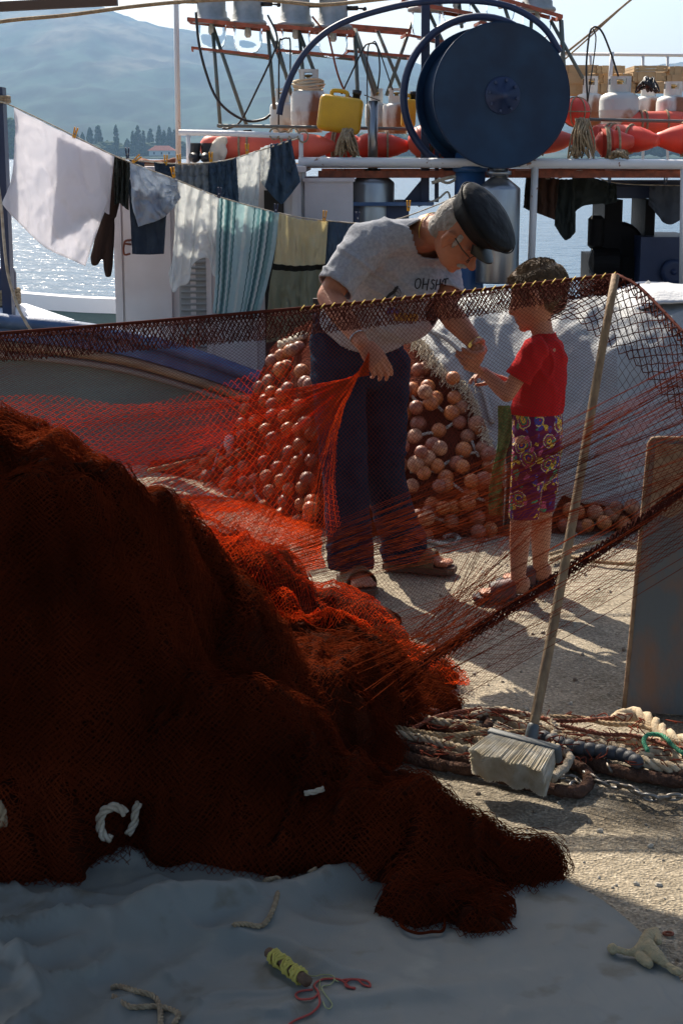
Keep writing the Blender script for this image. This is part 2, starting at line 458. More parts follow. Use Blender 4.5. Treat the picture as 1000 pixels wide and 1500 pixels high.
# hills
def build_hills():
    ridge = [(-900, 150), (-500, 70), (-200, 30), (0, 16), (60, 9), (125, 6), (165, 20), (200, 31), (235, 44), (300, 55), (400, 66), (480, 68), (550, 78), (600, 88),
             (700, 118), (800, 140), (880, 118), (940, 97), (1000, 92), (1150, 80), (1500, 60), (1900, 110)]
    rx = np.array([p[0] for p in ridge]); ry = np.array([p[1] for p in ridge])
    pxs = np.linspace(-900, 1900, 320); vs = np.linspace(0, 1, 70)
    top = np.interp(pxs, rx, ry)
    A = np.zeros((len(pxs), len(vs) + 6, 3))
    for i, px in enumerate(pxs):
        t = P(px, top[i], 5200); s0 = P(px, 230, 1420)
        for j, v in enumerate(vs):
            q = s0 * (1 - v) + t * v
            q[2] = ZW + 0.5 + (t[2] - ZW) * (0.10 * v + 0.90 * ss(0.05, 1.05, v) ** 1.1)
            A[i, j] = q
        for k in range(6):
            A[i, len(vs) + k] = (t[0] * (1 + 0.06 * (k + 1)), 5200 + 260 * (k + 1), t[2] - 14 * (k + 1) ** 1.6)
    n = fbm(np.stack([A[..., 0] / 520, A[..., 1] / 700, A[..., 0] * 0], -1), 5, 0.55)
    w = np.zeros(A.shape[1]); w[:70] = np.sin(np.pi * np.clip(vs, 0, 1)) ; w[70:] = 0.2
    A[..., 2] += n * 55 * w[None, :]
    A[..., 2] += 9 * noise3(np.stack([A[..., 0] / 45, A[..., 1] / 90, A[..., 0] * 0], -1)) * np.r_[ss(0.1, 0.3, vs), np.ones(6) * 0.4][None, :]
    mb = MB(); mb.grid(A, uv=False)
    m = mat('wooded hillside', (0.035, 0.06, 0.03), 0.95, spec=0.05)
    nt = m.node_tree; nn = nt.nodes; l = nt.links; b = nn['Principled BSDF']
    tc = nn.new('ShaderNodeTexCoord')
    t = nn.new('ShaderNodeTexNoise'); t.inputs['Scale'].default_value = 0.0022; t.inputs['Detail'].default_value = 5; l.new(tc.outputs['Object'], t.inputs['Vector'])
    mp = nn.new('ShaderNodeMapping'); mp.inputs['Scale'].default_value = (1.0, 0.28, 1.0); l.new(tc.outputs['Object'], mp.inputs[0]); l.new(mp.outputs[0], t.inputs['Vector'])
    r = ramp(m, [(0.0, (0.012, 0.030, 0.022)), (0.56, (0.02, 0.04, 0.028)), (0.62, (0.075, 0.075, 0.055)), (0.67, (0.04, 0.05, 0.035)), (1, (0.07, 0.07, 0.05))], 'LINEAR')
    l.new(t.outputs[0], r.inputs[0])
    t2 = nn.new('ShaderNodeTexNoise'); t2.inputs['Scale'].default_value = 0.02; t2.inputs['Detail'].default_value = 4; l.new(mp.outputs[0], t2.inputs['Vector'])
    r2 = ramp(m, [(0.38, (0.5, 0.5, 0.5)), (0.62, (1.4, 1.4, 1.4))], 'LINEAR'); l.new(t2.outputs[0], r2.inputs[0])
    mx = nn.new('ShaderNodeMix'); mx.data_type = 'RGBA'; mx.blend_type = 'MULTIPLY'; mx.inputs[0].default_value = 1
    l.new(r.outputs[0], mx.inputs[6]); l.new(r2.outputs[0], mx.inputs[7]); l.new(mx.outputs[2], b.inputs['Base Color'])
    mb.build('hills', m, kind='structure')
build_hills()

# poplars and shore trees (leaf clumps spread through each crown)
m_pop = mat('poplar foliage', (0.025, 0.05, 0.02), 0.9, col2=(0.06, 0.09, 0.03), nscale=0.5, spec=0.1)
m_pop2 = mat('shore tree foliage', (0.03, 0.07, 0.02), 0.9, col2=(0.10, 0.15, 0.04), nscale=0.4, spec=0.1)
m_bark = mat('grey bark', (0.12, 0.09, 0.07), 0.95)
def far_tree(name, px, base_py, top_py, wpx, Y, m, label, group, dens=160, shape='poplar'):
    b = P(px, base_py, Y); b[2] = max(b[2], ZW + 0.3); t = P(px, top_py, Y); h = t[2] - b[2]; w = wpx / F_PX * Y
    root = thing(name, b, label, 'tree', group)
    mb = MB(); mb.tube([b, b + (0, 0, h * 0.5), b + (w * 0.05, 0, h * 0.9)], [w * 0.09, w * 0.05, w * 0.01], n=6)
    for q in (0.25, 0.4, 0.55):
        mb.tube([b + (0, 0, h * q), b + (w * 0.25 * rng.choice([-1, 1]), 0, h * (q + 0.15))], [w * 0.03, w * 0.01], n=4)
    mb.build('trunk', m_bark, root)
    mb = MB()
    for k in range(dens):
        z = rng.random() ** 0.9
        prof = (math.sin(math.pi * min(1, z * 0.93 + 0.07)) ** 0.45) * (1.0 - 0.22 * z) if shape == 'poplar' else math.sin(math.pi * (0.12 + 0.86 * z)) ** 0.5
        a = rng.random() * 6.283; rr = (0.35 + 0.65 * rng.random()) * prof * w / 2
        c = b + np.array([rr * math.cos(a), rr * math.sin(a), h * (0.06 + 0.90 * z)])
        s = w * (0.10 + 0.10 * rng.random()) * (1.15 - 0.5 * z)
        q, _ = np.linalg.qr(rng.normal(size=(3, 3)))
        mb.ell(c, (s, s * 0.7, s * 1.3 if shape == 'poplar' else s * 0.8), n=5, m=4)
    mb.build('crown', m, root, smooth=False)
side = lambda i, n: ['leftmost', 'second from the left', 'third from the left'][i] if i < 3 else None
for i, (px, top, w) in enumerate([(100, 196, 9), (112, 190, 10), (122, 193, 9), (133, 186, 12), (145, 183, 14), (171, 181, 9), (187, 203, 10), (203, 183, 12), (211, 190, 8), (221, 188, 12),
                                  (234, 183, 11), (241, 190, 9), (249, 185, 11), (256, 189, 9), (158, 205, 8), (195, 190, 8)]):
    far_tree('poplar', px, 226, top, w, 1430 + 20 * (i % 5), m_pop, 'dark columnar poplar in the hazy row on the far shore', 'poplars on the far shore', 130)
far_tree('shore_tree', 15, 232, 172, 34, 1380, m_pop2, 'bright green bushy tree on the far shore beside the blue post', None, 260, 'round')
far_tree('shore_tree', 40, 232, 196, 30, 1400, m_pop2, 'low green bush on the far shore just right of the tall bushy tree', None, 220, 'round')
for i, (px, top, w) in enumerate([(75, 205, 40), (115, 212, 50), (160, 210, 46), (195, 214, 44), (262, 208, 34), (225, 212, 50), (330, 200, 60), (400, 200, 60), (470, 202, 70), (560, 196, 80), (600, 200, 60)]):
    far_tree('shore_tree', px, 231, top, w, 1500, m_pop, 'dull green round tree low on the far shore', 'round trees on the far shore', 200, 'round')
for i, (px, top, w) in enumerate([(880, 186, 40), (905, 180, 46), (935, 183, 50), (965, 176, 46), (990, 172, 50), (855, 190, 40)]):
    far_tree('shore_tree', px, 226, top, w, 1250, m_pop, 'dark wooded clump on the far shore behind the deck crates', 'wooded clumps behind the crates', 220, 'round')
def far_house(px, py, w, hgt, Y):
    b = P(px, py, Y); W2 = w / F_PX * Y / 2; h = hgt / F_PX * Y
    r = thing('house', b, 'small white house with a red tiled roof on the far shore', 'house')
    mb = MB(); mb.box(b + (-W2, 0, 0), b + (W2, 8, h * 0.5)); mb.build('wall', mat('white house wall', (0.6, 0.57, 0.5), 0.9), r, smooth=False)
    mb = MB(); e = 1.12
    mb.add([b + (-W2 * e, -0.8, h * .5), b + (W2 * e, -0.8, h * .5), b + (W2 * e, 8.8, h * .5), b + (-W2 * e, 8.8, h * .5), b + (-W2 * .55, 4, h), b + (W2 * .55, 4, h)],
           [(0, 1, 5, 4), (2, 3, 4, 5), (1, 2, 5), (3, 0, 4), (3, 2, 1, 0)])
    mb.build('roof', mat('red roof tiles', (0.45, 0.12, 0.06), 0.9, col2=(0.3, 0.09, 0.05), nscale=1), r, smooth=False)
    for k in (-0.6, 0.0, 0.6):
        mb = MB(); mb.box(b + (W2 * k - 0.6, -0.06, h * .12), b + (W2 * k + 0.6, 0.0, h * .36)); mb.build('window', mat('dark window', (0.03, 0.03, 0.04), 0.3), r, smooth=False)
far_house(237, 228, 36, 14, 1340)
far_house(700, 228, 30, 13, 1340) if False else None

# haze
def build_haze():
    mb = MB(); mb.box((-9500, -70, ZW - 3.0), (9500, 7200, 620))
    m = bpy.data.materials.new('lake haze'); m.use_nodes = True; n = m.node_tree.nodes; n.remove(n['Principled BSDF'])
    v = n.new('ShaderNodeVolumePrincipled'); v.inputs['Color'].default_value = (0.36, 0.60, 0.95, 1)
    v.inputs['Density'].default_value = 0.000115; v.inputs['Anisotropy'].default_value = 0.25
    m.node_tree.links.new(v.outputs[0], n['Material Output'].inputs['Volume'])
    o = mb.build('haze', m, kind='stuff', label='pale blue summer haze over the lake', smooth=False)
build_haze()

# ================================================================== BOAT
m_whitep = mat('chipped white paint', (0.62, 0.62, 0.62), 0.45, col2=(0.22, 0.10, 0.05), nscale=22, sharp=(0.66, 0.70), bump=0.15, bscale=40)
m_pinkw = mat('off white cabin paint', (0.66, 0.60, 0.60), 0.55, col2=(0.55, 0.48, 0.47), nscale=3, bump=0.08, bscale=300)
m_blue = mat('worn blue paint', (0.035, 0.085, 0.19), 0.55, col2=(0.10, 0.16, 0.27), nscale=7, sharp=(0.45, 0.75), bump=0.2, bscale=60)
m_navy = mat('navy paint', (0.006, 0.018, 0.06), 0.5, col2=(0.015, 0.03, 0.08), nscale=5, bump=0.1, bscale=25)
m_reel = mat('navy reel paint', (0.002, 0.016, 0.045), 0.5, col2=(0.006, 0.032, 0.075), nscale=5, bump=0.12, bscale=9, spec=.3, detail=9, sharp=(.42, .7))
m_hull = mat('grey green hull paint', (0.16, 0.245, 0.23), 0.75, col2=(0.12, 0.175, 0.165), nscale=4, bump=0.15, bscale=30, stretch=(0.3, 1, 1))
m_tan = mat('bare tan wood', (0.36, 0.25, 0.15), 0.8, col2=(0.22, 0.14, 0.08), nscale=14, stretch=(0.15, 1, 1))
m_wood = mat('weathered deck timber', (0.30, 0.19, 0.11), 0.8, col2=(0.18, 0.10, 0.06), nscale=10, stretch=(0.2, 1, 1), bump=0.3, bscale=40)
m_rust = mat('rusted iron', (0.28, 0.075, 0.035), 0.8, col2=(0.14, 0.04, 0.02), nscale=25, bump=0.3, bscale=80)
m_orange = mat('orange primer iron', (0.42, 0.10, 0.05), 0.65, col2=(0.2, 0.06, 0.03), nscale=18)
m_greent = mat('grey green tubing', (0.10, 0.13, 0.12), 0.5, col2=(0.18, 0.10, 0.06), nscale=15, sharp=(0.55, 0.7))
m_steel = mat('dull stainless steel', (0.36, 0.37, 0.38), 0.33, 0.9, col2=(0.26, 0.27, 0.28), nscale=9, bump=0.1, bscale=14, stretch=(1, 1, 0.3))
m_zinc = mat('dull zinc lamp body', (0.38, 0.40, 0.41), 0.6, 0.3, col2=(0.26, 0.28, 0.28), nscale=12, bump=0.2, bscale=30)
m_black = mat('black rubber', (0.012, 0.012, 0.013), 0.5)
m_glass = bpy.data.materials.new('clear lamp glass'); m_glass.use_nodes = True
g_ = m_glass.node_tree.nodes['Principled BSDF']; g_.inputs['Transmission Weight'].default_value = 1.0; g_.inputs['Roughness'].default_value = 0.03; g_.inputs['IOR'].default_value = 1.04; g_.inputs['Specular IOR Level'].default_value = .3
g_.inputs['Base Color'].default_value = (0.95, 0.98, 1, 1)
m_ropey = mat('tan rope', (0.38, 0.29, 0.18), 0.9, col2=(0.24, 0.17, 0.10), nscale=60, bump=0.5, bscale=200)
m_ropew = mat('white rope', (0.58, 0.52, 0.42), 0.9, col2=(0.36, 0.30, 0.22), nscale=30, bump=0.5, bscale=220)

def rope(mb, pts, R_, pitch=None, n=6, strands=3, smooth=10):
    """laid rope: strands twisted round a path"""
    sm = smooth_path(pts, smooth)
    L = sum(np.linalg.norm(b - a) for a, b in zip(sm[:-1], sm[1:])); pitch = pitch or R_ * 6
    N = max(8, int(L / (pitch / 9.0))); c = interp_curve(pts, np.linspace(0, 1, N)); T, A, B = frames(list(c))
    for s_ in range(strands):
        q = []
        for i in range(N):
            a = 2 * math.pi * (i / 9.0 + s_ / strands); q.append(c[i] + (A[i] * math.cos(a) + B[i] * math.sin(a)) * R_ * 0.54)
        mb.tube(q, R_ * 0.50, n=n)
    return mb

YN, YF = 8.78, 11.3          # near and far side of the hull
boat = thing('fishing_boat', (0, 10, ZW), 'blue and white wooden fishing boat moored along the quay, laundry strung across its deck', 'boat')
gun = [(-420, 395), (-150, 448), (0, 478), (90, 487), (190, 503), (300, 535), (400, 570), (500, 590), (640, 600), (800, 600), (1000, 598), (1300, 590), (1700, 560)]
gp = [P(x, y, YN) for x, y in gun]
GN = interp_curve(gp, np.linspace(0, 1, 90))
def build_hull():
    A = np.zeros((90, 12, 3))
    for i, g in enumerate(GN):
        for j in range(12):
            t = j / 11; A[i, j] = (g[0], g[1] + 0.03 + 0.45 * t ** 2, g[2] * (1 - t) + (-1.7) * t)
    B = np.zeros((90, 12, 3))
    for i, g in enumerate(GN):
        zf = g[2] * 0.4 + 0.36
        for j in range(12):
            t = j / 11; B[i, j] = (g[0], YF - 0.03 - 0.45 * t ** 2, zf * (1 - t) + (-1.7) * t)
    full = np.concatenate([A, B[:, ::-1]], 1)
    mb = MB(); mb.grid(full, uv=False); mb.build('hull', m_hull, boat)
    for nm, dz, r, m, dy in (('cap_rail', 0.03, 0.052, m_blue, 0.02), ('rubbing_strake', -0.10, 0.032, m_tan, -0.01)):
        mb = MB(); mb.tube([g + (0, dy, dz) for g in GN], r, n=10, flat=0.75); mb.build(nm, m, boat)
    mb = MB()
    A = np.stack([np.stack([g + (0, 0.02, -0.005), g + (0, 0.0, -0.07)]) for g in GN]); 
    mb.grid(A, uv=False); mb.build('sheer_strake', m_blue, boat)
    mb = MB(); mb.tube([g + (0, -0.012, -0.15) for g in GN], 0.018, n=8); mb.build('trim_line', mat('dull grey trim', (.22, .20, .17), .8), boat)
    # waterline stripe
    mb = MB(); mb.tube([np.array((g[0], g[1] + 0.22, -0.95)) for g in GN], 0.05, n=8, flat=0.6); mb.build('boot_stripe', m_whitep, boat)
    # deck
    mb = MB()
    A = np.stack([np.stack([np.array((g[0], YN + 0.06, g[2] - 0.16)), np.array((g[0], YF - 0.06, g[2] * .4 + 0.15))]) for g in GN]); mb.grid(A, uv=False)
    mb.build('deck', mat('pale blue deck paint', (0.30, 0.38, 0.46), 0.6, col2=(0.2, 0.26, 0.33), nscale=6), boat)
    # far bulwark
    mb = MB()
    for a, b in zip(GN[:-1], GN[1:]):
        za, zb = a[2] * .4 + .36, b[2] * .4 + .36
        mb.add([(a[0], YF - .06, za - .10), (b[0], YF - .06, zb - .10), (b[0], YF - .06, zb), (a[0], YF - .06, za), (a[0], YF + .08, za - .10), (b[0], YF + .08, zb - .10), (b[0], YF + .08, zb), (a[0], YF + .08, za)],
               [(0, 1, 2, 3), (7, 6, 5, 4), (3, 2, 6, 7), (4, 5, 1, 0)])
    mb.build('far_bulwark_cap', mat('clean white bulwark paint', (0.72, 0.72, 0.72), 0.5), boat, smooth=False)
    mb = MB()
    for a, b in zip(GN[:-1], GN[1:]):
        za, zb = a[2] * .4 + .26, b[2] * .4 + .26
        mb.add([(a[0], YF - .03, za - .45), (b[0], YF - .03, zb - .45), (b[0], YF - .03, zb), (a[0], YF - .03, za)], [(0, 1, 2, 3)])
    mb.build('far_bulwark', m_navy, boat, smooth=False)
build_hull()

# cabin
def build_cabin():
    a = P(173, 560, 9.35); b = P(440, 252, 9.35); x0, x1, z1 = a[0], b[0], b[2]; z0 = -0.05
    y0, y1 = 9.35, 10.9
    root = None
    mb = MB(); mb.box((x0, y0, z0), (x1, y1, z1)); mb.box((x0 - .03, y0 - .04, z1), (x1 + .03, y1 + .04, z1 + .03))
    cab = mb.build('cabin', m_pinkw, boat, smooth=False)
    # panels / mouldings
    mb = MB()
    for px in (176, 187, 283, 306, 372, 432):
        x = P(px, 400, y0)[0]; mb.bar((x, y0 - .008, z0), (x, y0 - .008, z1), 0.03, 0.018, up=(0, 1, 0))
    mb.build('moulding', m_pinkw, cab, smooth=False)
    dx0 = P(190, 400, y0)[0]; dx1 = P(252, 400, y0)[0]; dz0 = 0.35
    mb = MB(); mb.box((dx0, y0 - .03, dz0), (dx1, y0 - .002, z1 - 0.08)); d = mb.build('door', m_pinkw, boat, smooth=False)
    h = P(183, 357, y0 - .05); h2 = P(182, 372, y0 - .05)
    mb = MB(); mb.tube([h + (0.035, .02, .02), h + (0, 0, 0.01), h2, h2 + (.03, .02, 0)], 0.006, n=8, smooth=4); mb.tube([P(192, 358, y0 - .03), h], 0.006, n=8)
    mb.build('handle', m_rust, d)
    # louvred shutter
    a = P(263, 412, y0); b = P(306, 468, y0)
    sh = MB(); sh.box((a[0], y0 - .012, b[2] - .25), (b[0], y0 - .003, a[2] + .2))
    for k in range(20):
        z = b[2] - .22 + k * 0.034
        if z < a[2] + .18: sh.bar((a[0] + .01, y0 - .02, z), (b[0] - .01, y0 - .02, z), 0.03, 0.006, up=(0, 0.6, 0.8))
    sh.build('shutter', mat('grey slatted shutter', (0.34, 0.34, 0.34), 0.6), boat, smooth=False)
    a = P(388, 400, y0); mb = MB(); mb.box((a[0], y0 - .015, z0), (a[0] + .11, y0 - .003, z1 - .1)); mb.build('doorway_shade_panel', mat('painted interior shade', (0.02, 0.015, 0.012), 0.8), boat, smooth=False)  # dark panel on the wall, shade inside a doorway put into its colour
    a = P(508, 290, y0); mb = MB(); mb.box((a[0], y0 - .015, z1 - .4), (a[0] + .05, y0 - .003, z1 - .1))
    # white box right of the cabin
    a = P(441, 266, 9.5); b = P(517, 266, 9.5)
    mb = MB(); mb.box((a[0] + .02, 9.5, 0.1), (b[0], 10.3, a[2])); mb.box((a[0] + .01, 9.49, a[2]), (b[0] + .01, 10.31, a[2] + .02)); mb.build('deck_locker', m_pinkw, boat, smooth=False)
    return z1
ZC = build_cabin()

# upper pipe rails, posts, slatted platform (all fixed to the boat)
YR = 9.55
def pipe(name, pts, r, m, par=boat, smooth=0):
    mb = MB(); mb.tube(pts, r, n=12, smooth=smooth); return mb.build(name, m, par)
pipe('upper_rail', [P(437, 237, YR), P(700, 239, YR), P(1000, 241, YR), P(1400, 244, YR)], 0.027, m_whitep)
pipe('cabin_rail', [P(262, 194, YR), P(350, 196, YR), P(441, 200, YR)], 0.016, m_whitep)
for a, b, r in (((441, 197), (441, 240), .013), ((438, 240), (447, 330), .022), ((276, 196), (276, 240), .012), ((783, 244), (776, 420), .021), ((1000, 243), (998, 425), .017), ((1180, 243), (1180, 425), .02), ((441, 240), (447, 420), .02)):
    pipe('post', [P(*a, YR), P(*b, YR)], r, m_whitep)
pipe('mast', [P(257, -60, 10.6), P(262, 250, 10.6)], 0.017, m_whitep)
pipe('brace', [P(262, 255, 9.5), P(440, 214, 9.5)], 0.01, m_whitep) if False else None
# platform
x0 = P(440, 240, YR)[0] - 1.0; x1 = P(1500, 240, YR)[0]; zp = P(500, 241, 9.6)[2]
mb = MB()
for k in range(12):
    y = 9.62 + k * 0.145; mb.box((x0, y, zp - .02), (x1, y + .12, zp + .002 + 0.001 * (k % 2)))
mb.build('platform', m_wood, boat, smooth=False)
mb = MB(); mb.box((x0 + 1.1, 9.60, zp - .075), (x1, 9.64, zp - .035)); mb.box((x0 + 1.1, 11.25, zp - .075), (x1, 11.3, zp - .035))
for k in range(8):
    x = x0 + 1.2 + k * 0.6; mb.box((x, 9.64, zp - .07), (x + .05, 11.25, zp - .038))
mb.build('platform_beams', m_rust, boat, smooth=False)
zr = P(500, 186, 10.2)[2]
pipe('guard_rail', [P(318, 184, 10.0), P(500, 187, 10.0), P(640, 190, 10.0)], 0.010, m_greent)
pipe('guard_rail', [P(735, 172, 10.0), P(860, 175, 10.0), P(1010, 178, 10.0), P(1300, 180, 10.0)], 0.010, m_greent)
pipe('stern_rail', [P(820, 79, 11.6), P(1000, 81, 11.6), P(1300, 84, 11.6)], 0.011, m_whitep)
for px in (864, 896, 941, 977, 1030):
    pipe('rail_post', [P(px, 79, 11.6), P(px, 240, 11.6)], 0.010, m_whitep)
pipe('rail_post', [P(896, 76, 10.9), P(890, 150, 10.9)], 0.013, m_whitep)

# engine and winch under the platform
def build_winch():
    c = P(930, 350, 10.4)
    w = thing('winch', (c[0], 10.4, -0.1), 'dark navy winch and engine block on the deck under the white pipe rail', 'winch')
    mb = MB(); a = P(868, 290, 10.2); b = P(1010, 275, 10.9)
    mb.box((a[0], 10.1, a[2]), (b[0], 10.9, b[2] + .05)); mb.box((a[0] - .04, 10.05, a[2] + .055), (b[0], 10.95, a[2] + .07)); mb.build('table', m_navy, w, smooth=False)
    mb = MB(); a = P(870, 400, 10.2); b = P(960, 300, 10.2)
    mb.box((a[0] + .05, 10.2, a[2]), (a[0] + .16, 10.7, b[2] + .03)); mb.box((a[0] + .30, 10.2, a[2]), (a[0] + .36, 10.7, b[2] + .03)); mb.box((a[0], 10.2, -.1), (a[0] + .33, 10.8, a[2] + .10))
    mb.lathe(P(905, 360, 10.3), [(.0, -.06), (.13, -.06), (.15, -.03), (.15, .03), (.13, .06), (0, .06)], (0, 1, 0)); mb.lathe(P(885, 385, 10.2), [(.05, -.1), (.09, -.08), (.09, .08), (.05, .1)], (1, 0, 0))
    mb.lathe(P(872, 340, 10.2), [(.03, -.1), (.05, -.08), (.05, .08), (.03, .1)], (0, 0, 1))
    mb.build('engine', mat('oily black engine', (0.008, 0.007, 0.007), 0.6, bump=0.4, bscale=30, spec=.12), w, smooth=False)
    mb = MB(); a = P(930, 345, 10.2); mb.box((a[0], 10.0, -.1), (a[0] + .34, 10.7, a[2])); mb.build('housing', m_navy, w, smooth=False)
    mb = MB(); mb.lathe(P(985, 398, 9.98), [(.05, -.02), (.075, -.02), (.075, .02), (.05, .02)], (0, 1, 0), n=24); mb.lathe(P(985, 398, 9.98), [(.018, -.03), (.018, .03)], (0, 1, 0)); mb.build('wheel', m_navy, w)
    mb = MB(); mb.tube([P(868, 365, 10.0), P(862, 385, 10.0), P(868, 400, 10.0), P(880, 405, 10.0)], .006, smooth=5); mb.build('hose', m_black, w)
build_winch()

# ---------------------------------------------------------------- net hauler reel
def build_reel():
    Y = 9.35; c = P(735, 140, Y); ax = unit((0.23, -0.97, 0.03)); Rr = U(101, Y)
    back = c - ax * 0.34
    h = thing('net_hauler', (P(685, 400, 9.6)[0], 9.6, 0.2), 'big dark blue net hauling drum on a blue post, guard hoop round it', 'net hauler')
    mb = MB(); mb.lathe(c, [(0.0, 0.004), (0.1, 0.004), (Rr * .97, 0.0), (Rr, 0.004), (Rr, -.012), (Rr * .985, -.016), (0.1, -.014), (0, -.014)], ax, n=96); fl = mb.build('flange', m_reel, h)
    mb = MB(); mb.lathe(back, [(0.0, 0.008), (Rr * .98, 0.008), (Rr, 0.012), (Rr, -.012), (0, -.012)], ax, n=96); mb.build('flange', m_reel, h)
    mb = MB(); mb.lathe(back, [(Rr * .90, .01), (Rr * .84, .08), (Rr * .80, 0.17), (Rr * .84, .26), (Rr * .93, .33)], ax, n=96); mb.build('drum', m_reel, h)
    mb = MB(); mb.lathe(c, [(0.0, .05), (.016, .05), (.02, .03), (.035, .028), (.035, .018), (.098, .016), (.103, .008), (.103, 0.0)], ax, n=48); hb = mb.build('hub', m_navy, h)
    T = ax; u_ = unit(np.cross(T, (0, 0, 1))); w_ = np.cross(u_, T)
    for k in range(8):
        a = k * math.pi / 4 + .2; p = c + (u_ * math.cos(a) + w_ * math.sin(a)) * .083 + T * .014
        mb = MB(); mb.lathe(p, [(0, .012), (.009, .012), (.009, -.002), (0, -.002)], T, n=6); mb.build('bolt', m_navy, hb, smooth=False)
    # guard hoop around the left side of the drum
    q = c - ax * 0.36; q = q + np.array([-.02, 0, 0.02]); pts = []
    for k in range(41):
        a = R(50) + R(250) * k / 40; pts.append(q + (-u_ * -math.cos(a) * 1.0 + w_ * math.sin(a)) * (Rr * 1.12))
    # orient so that hoop covers top, left and bottom
    pts = []
    for k in range(41):
        a = R(58) + R(215) * k / 40
        pts.append(q + (np.array([1.0, 0, 0]) * math.cos(a) * 0.98 + np.array([0, 0.0, 1.0]) * math.sin(a)) * Rr * 1.10)
    mb = MB(); mb.tube(pts, .022, n=12); mb.build('guard_hoop', m_navy, h)
    mb = MB(); mb.lathe((P(686, 400, 9.6)[0], 9.62, -.1), [(.088, 0), (.088, P(686, 236, 9.6)[2] + .1 + .06)], (0, 0, 1), n=32)
    t = P(686, 236, 9.6)[2]; mb.lathe((P(686, 400, 9.6)[0], 9.62, t - .06), [(.10, 0), (.10, .03)], (0, 0, 1), n=32)
    mb.bar((P(686, 400, 9.6)[0], 9.62, t + .02), (back[0] + .0, back[1] + .03, back[2]), .10, .07, up=(0, 1, 0)); mb.build('pillar', mat('blue pillar paint', (0.015, 0.07, 0.20), 0.4, col2=(0.03, 0.09, 0.2), nscale=6), h)
    for px, w in ((622, .024), (639, .012)):
        mb = MB(); mb.bar(P(px, 296, 9.75), P(px + 1, 0 if px < 630 else 40, 9.75), w * 2, w * 2, up=(0, 1, 0)); mb.build('upright', m_navy, h, smooth=False)
    mb = MB(); p = P(622, 296, 9.75); mb.add([p + (-.13, 0, 0), p + (.02, 0, 0), p + (.02, 0, .13), p + (-.02, 0, .13), p + (-.13, .02, 0), p + (.02, .02, 0), p + (.02, .02, .13), p + (-.02, .02, .13)],
                                             [(0, 1, 2, 3), (7, 6, 5, 4), (0, 3, 7, 4)]); mb.build('gusset', m_navy, h, smooth=False)
    arc = [(409, 168), (414, 145), (432, 100), (460, 62), (500, 34), (560, 14), (620, 3), (690, 1), (740, 8), (775, 24), (800, 45), (820, 77)]
    mb = MB(); mb.tube([P(x, y, 9.5 + .0 * i) for i, (x, y) in enumerate(arc)], .018, n=12, smooth=6); mb.build('arched_pipe', m_navy, h)
    # ties and shackles
    for pts, r_ in (([(632, 268), (650, 262), (668, 258)], .01), ([(640, 262), (655, 268), (668, 262)], .008), ([(612, 302), (640, 292), (655, 281), (660, 296)], .006)):
        mb = MB(); mb.tube([P(x, y, 9.6) for x, y in pts], r_, smooth=4); mb.build('lashing', m_ropew, h)
build_reel()

# ---------------------------------------------------------------- gas lamps on racks
def lamp(px, py, Y, sc=1.0, label=''):
    """py is the rim between metal head and glass"""
    c = P(px, py, Y); k = sc * 0.2 / 0.2
    t = thing('fishing_lamp', c, label, 'lamp', 'gas fishing lamps on the racks')
    mb = MB(); mb.lathe(c, [(.118 * k, -.012), (.122 * k, 0), (.115 * k, .012), (.10 * k, .02), (.098 * k, .05), (.092 * k, .055), (.088 * k, .20), (.098 * k, .205), (.098 * k, .225), (.085 * k, .235), (.07 * k, .26), (.0, .262)], (0, 0, 1), n=32)
    hd = mb.build('head', m_zinc, t)
    mb = MB(); mb.lathe(c, [(.092 * k, -.01), (.092 * k, -.10), (.085 * k, -.14), (.06 * k, -.17), (.02 * k, -.182), (0.001, -.184), (0.001, -.181), (.02 * k, -.179), (.058 * k, -.167), (.082 * k, -.138), (.089 * k, -.10), (.089 * k, -.01)], (0, 0, 1), n=32)
    mb.build('glass', m_glass, t)
    mb = MB(); mb.lathe(c, [(.0, 0), (.014, 0), (.014, -.03), (.02, -.035), (.022, -.07), (.012, -.085), (0, -.086)], (0, 0, 1), n=12); mb.build('mantle', mat('pale mantle', (0.6, 0.6, 0.55), 0.7), t)
    s = -1 if px < 320 else 1
    mb = MB(); mb.tube([c + (s * .085, -.02, .11), c + (s * .15, -.03, .11)], .014, n=8); mb.tube([c + (s * .15, -.03, .11), c + (s * .19, -.03, .105)], .006, n=6); mb.ell(c + (s * .19, -.03, .105), .014, n=8, m=6)
    mb.build('valve', m_black, hd)
YL = 10.4
LAMPS = [(310, 30, 'leftmost'), (363, 34, 'second from left, over the hanging hose loop'), (433, 36, 'third from left, above the rope wrapped gas cylinder'),
         (488, 40, 'fourth from left, right above the yellow can'), (624, 14, 'half hidden behind the blue uprights'), (668, -8, 'above the drum, cropped by the frame edge'), (733, -8, 'above the drum, right of its middle'), (786, 14, 'rightmost, just over the drum edge')]
for px, py, d in LAMPS:
    lamp(px, py, YL + (0.0 if px < 560 else 0.15), 0.96, 'grey zinc gas lamp with glass bowl, ' + d)
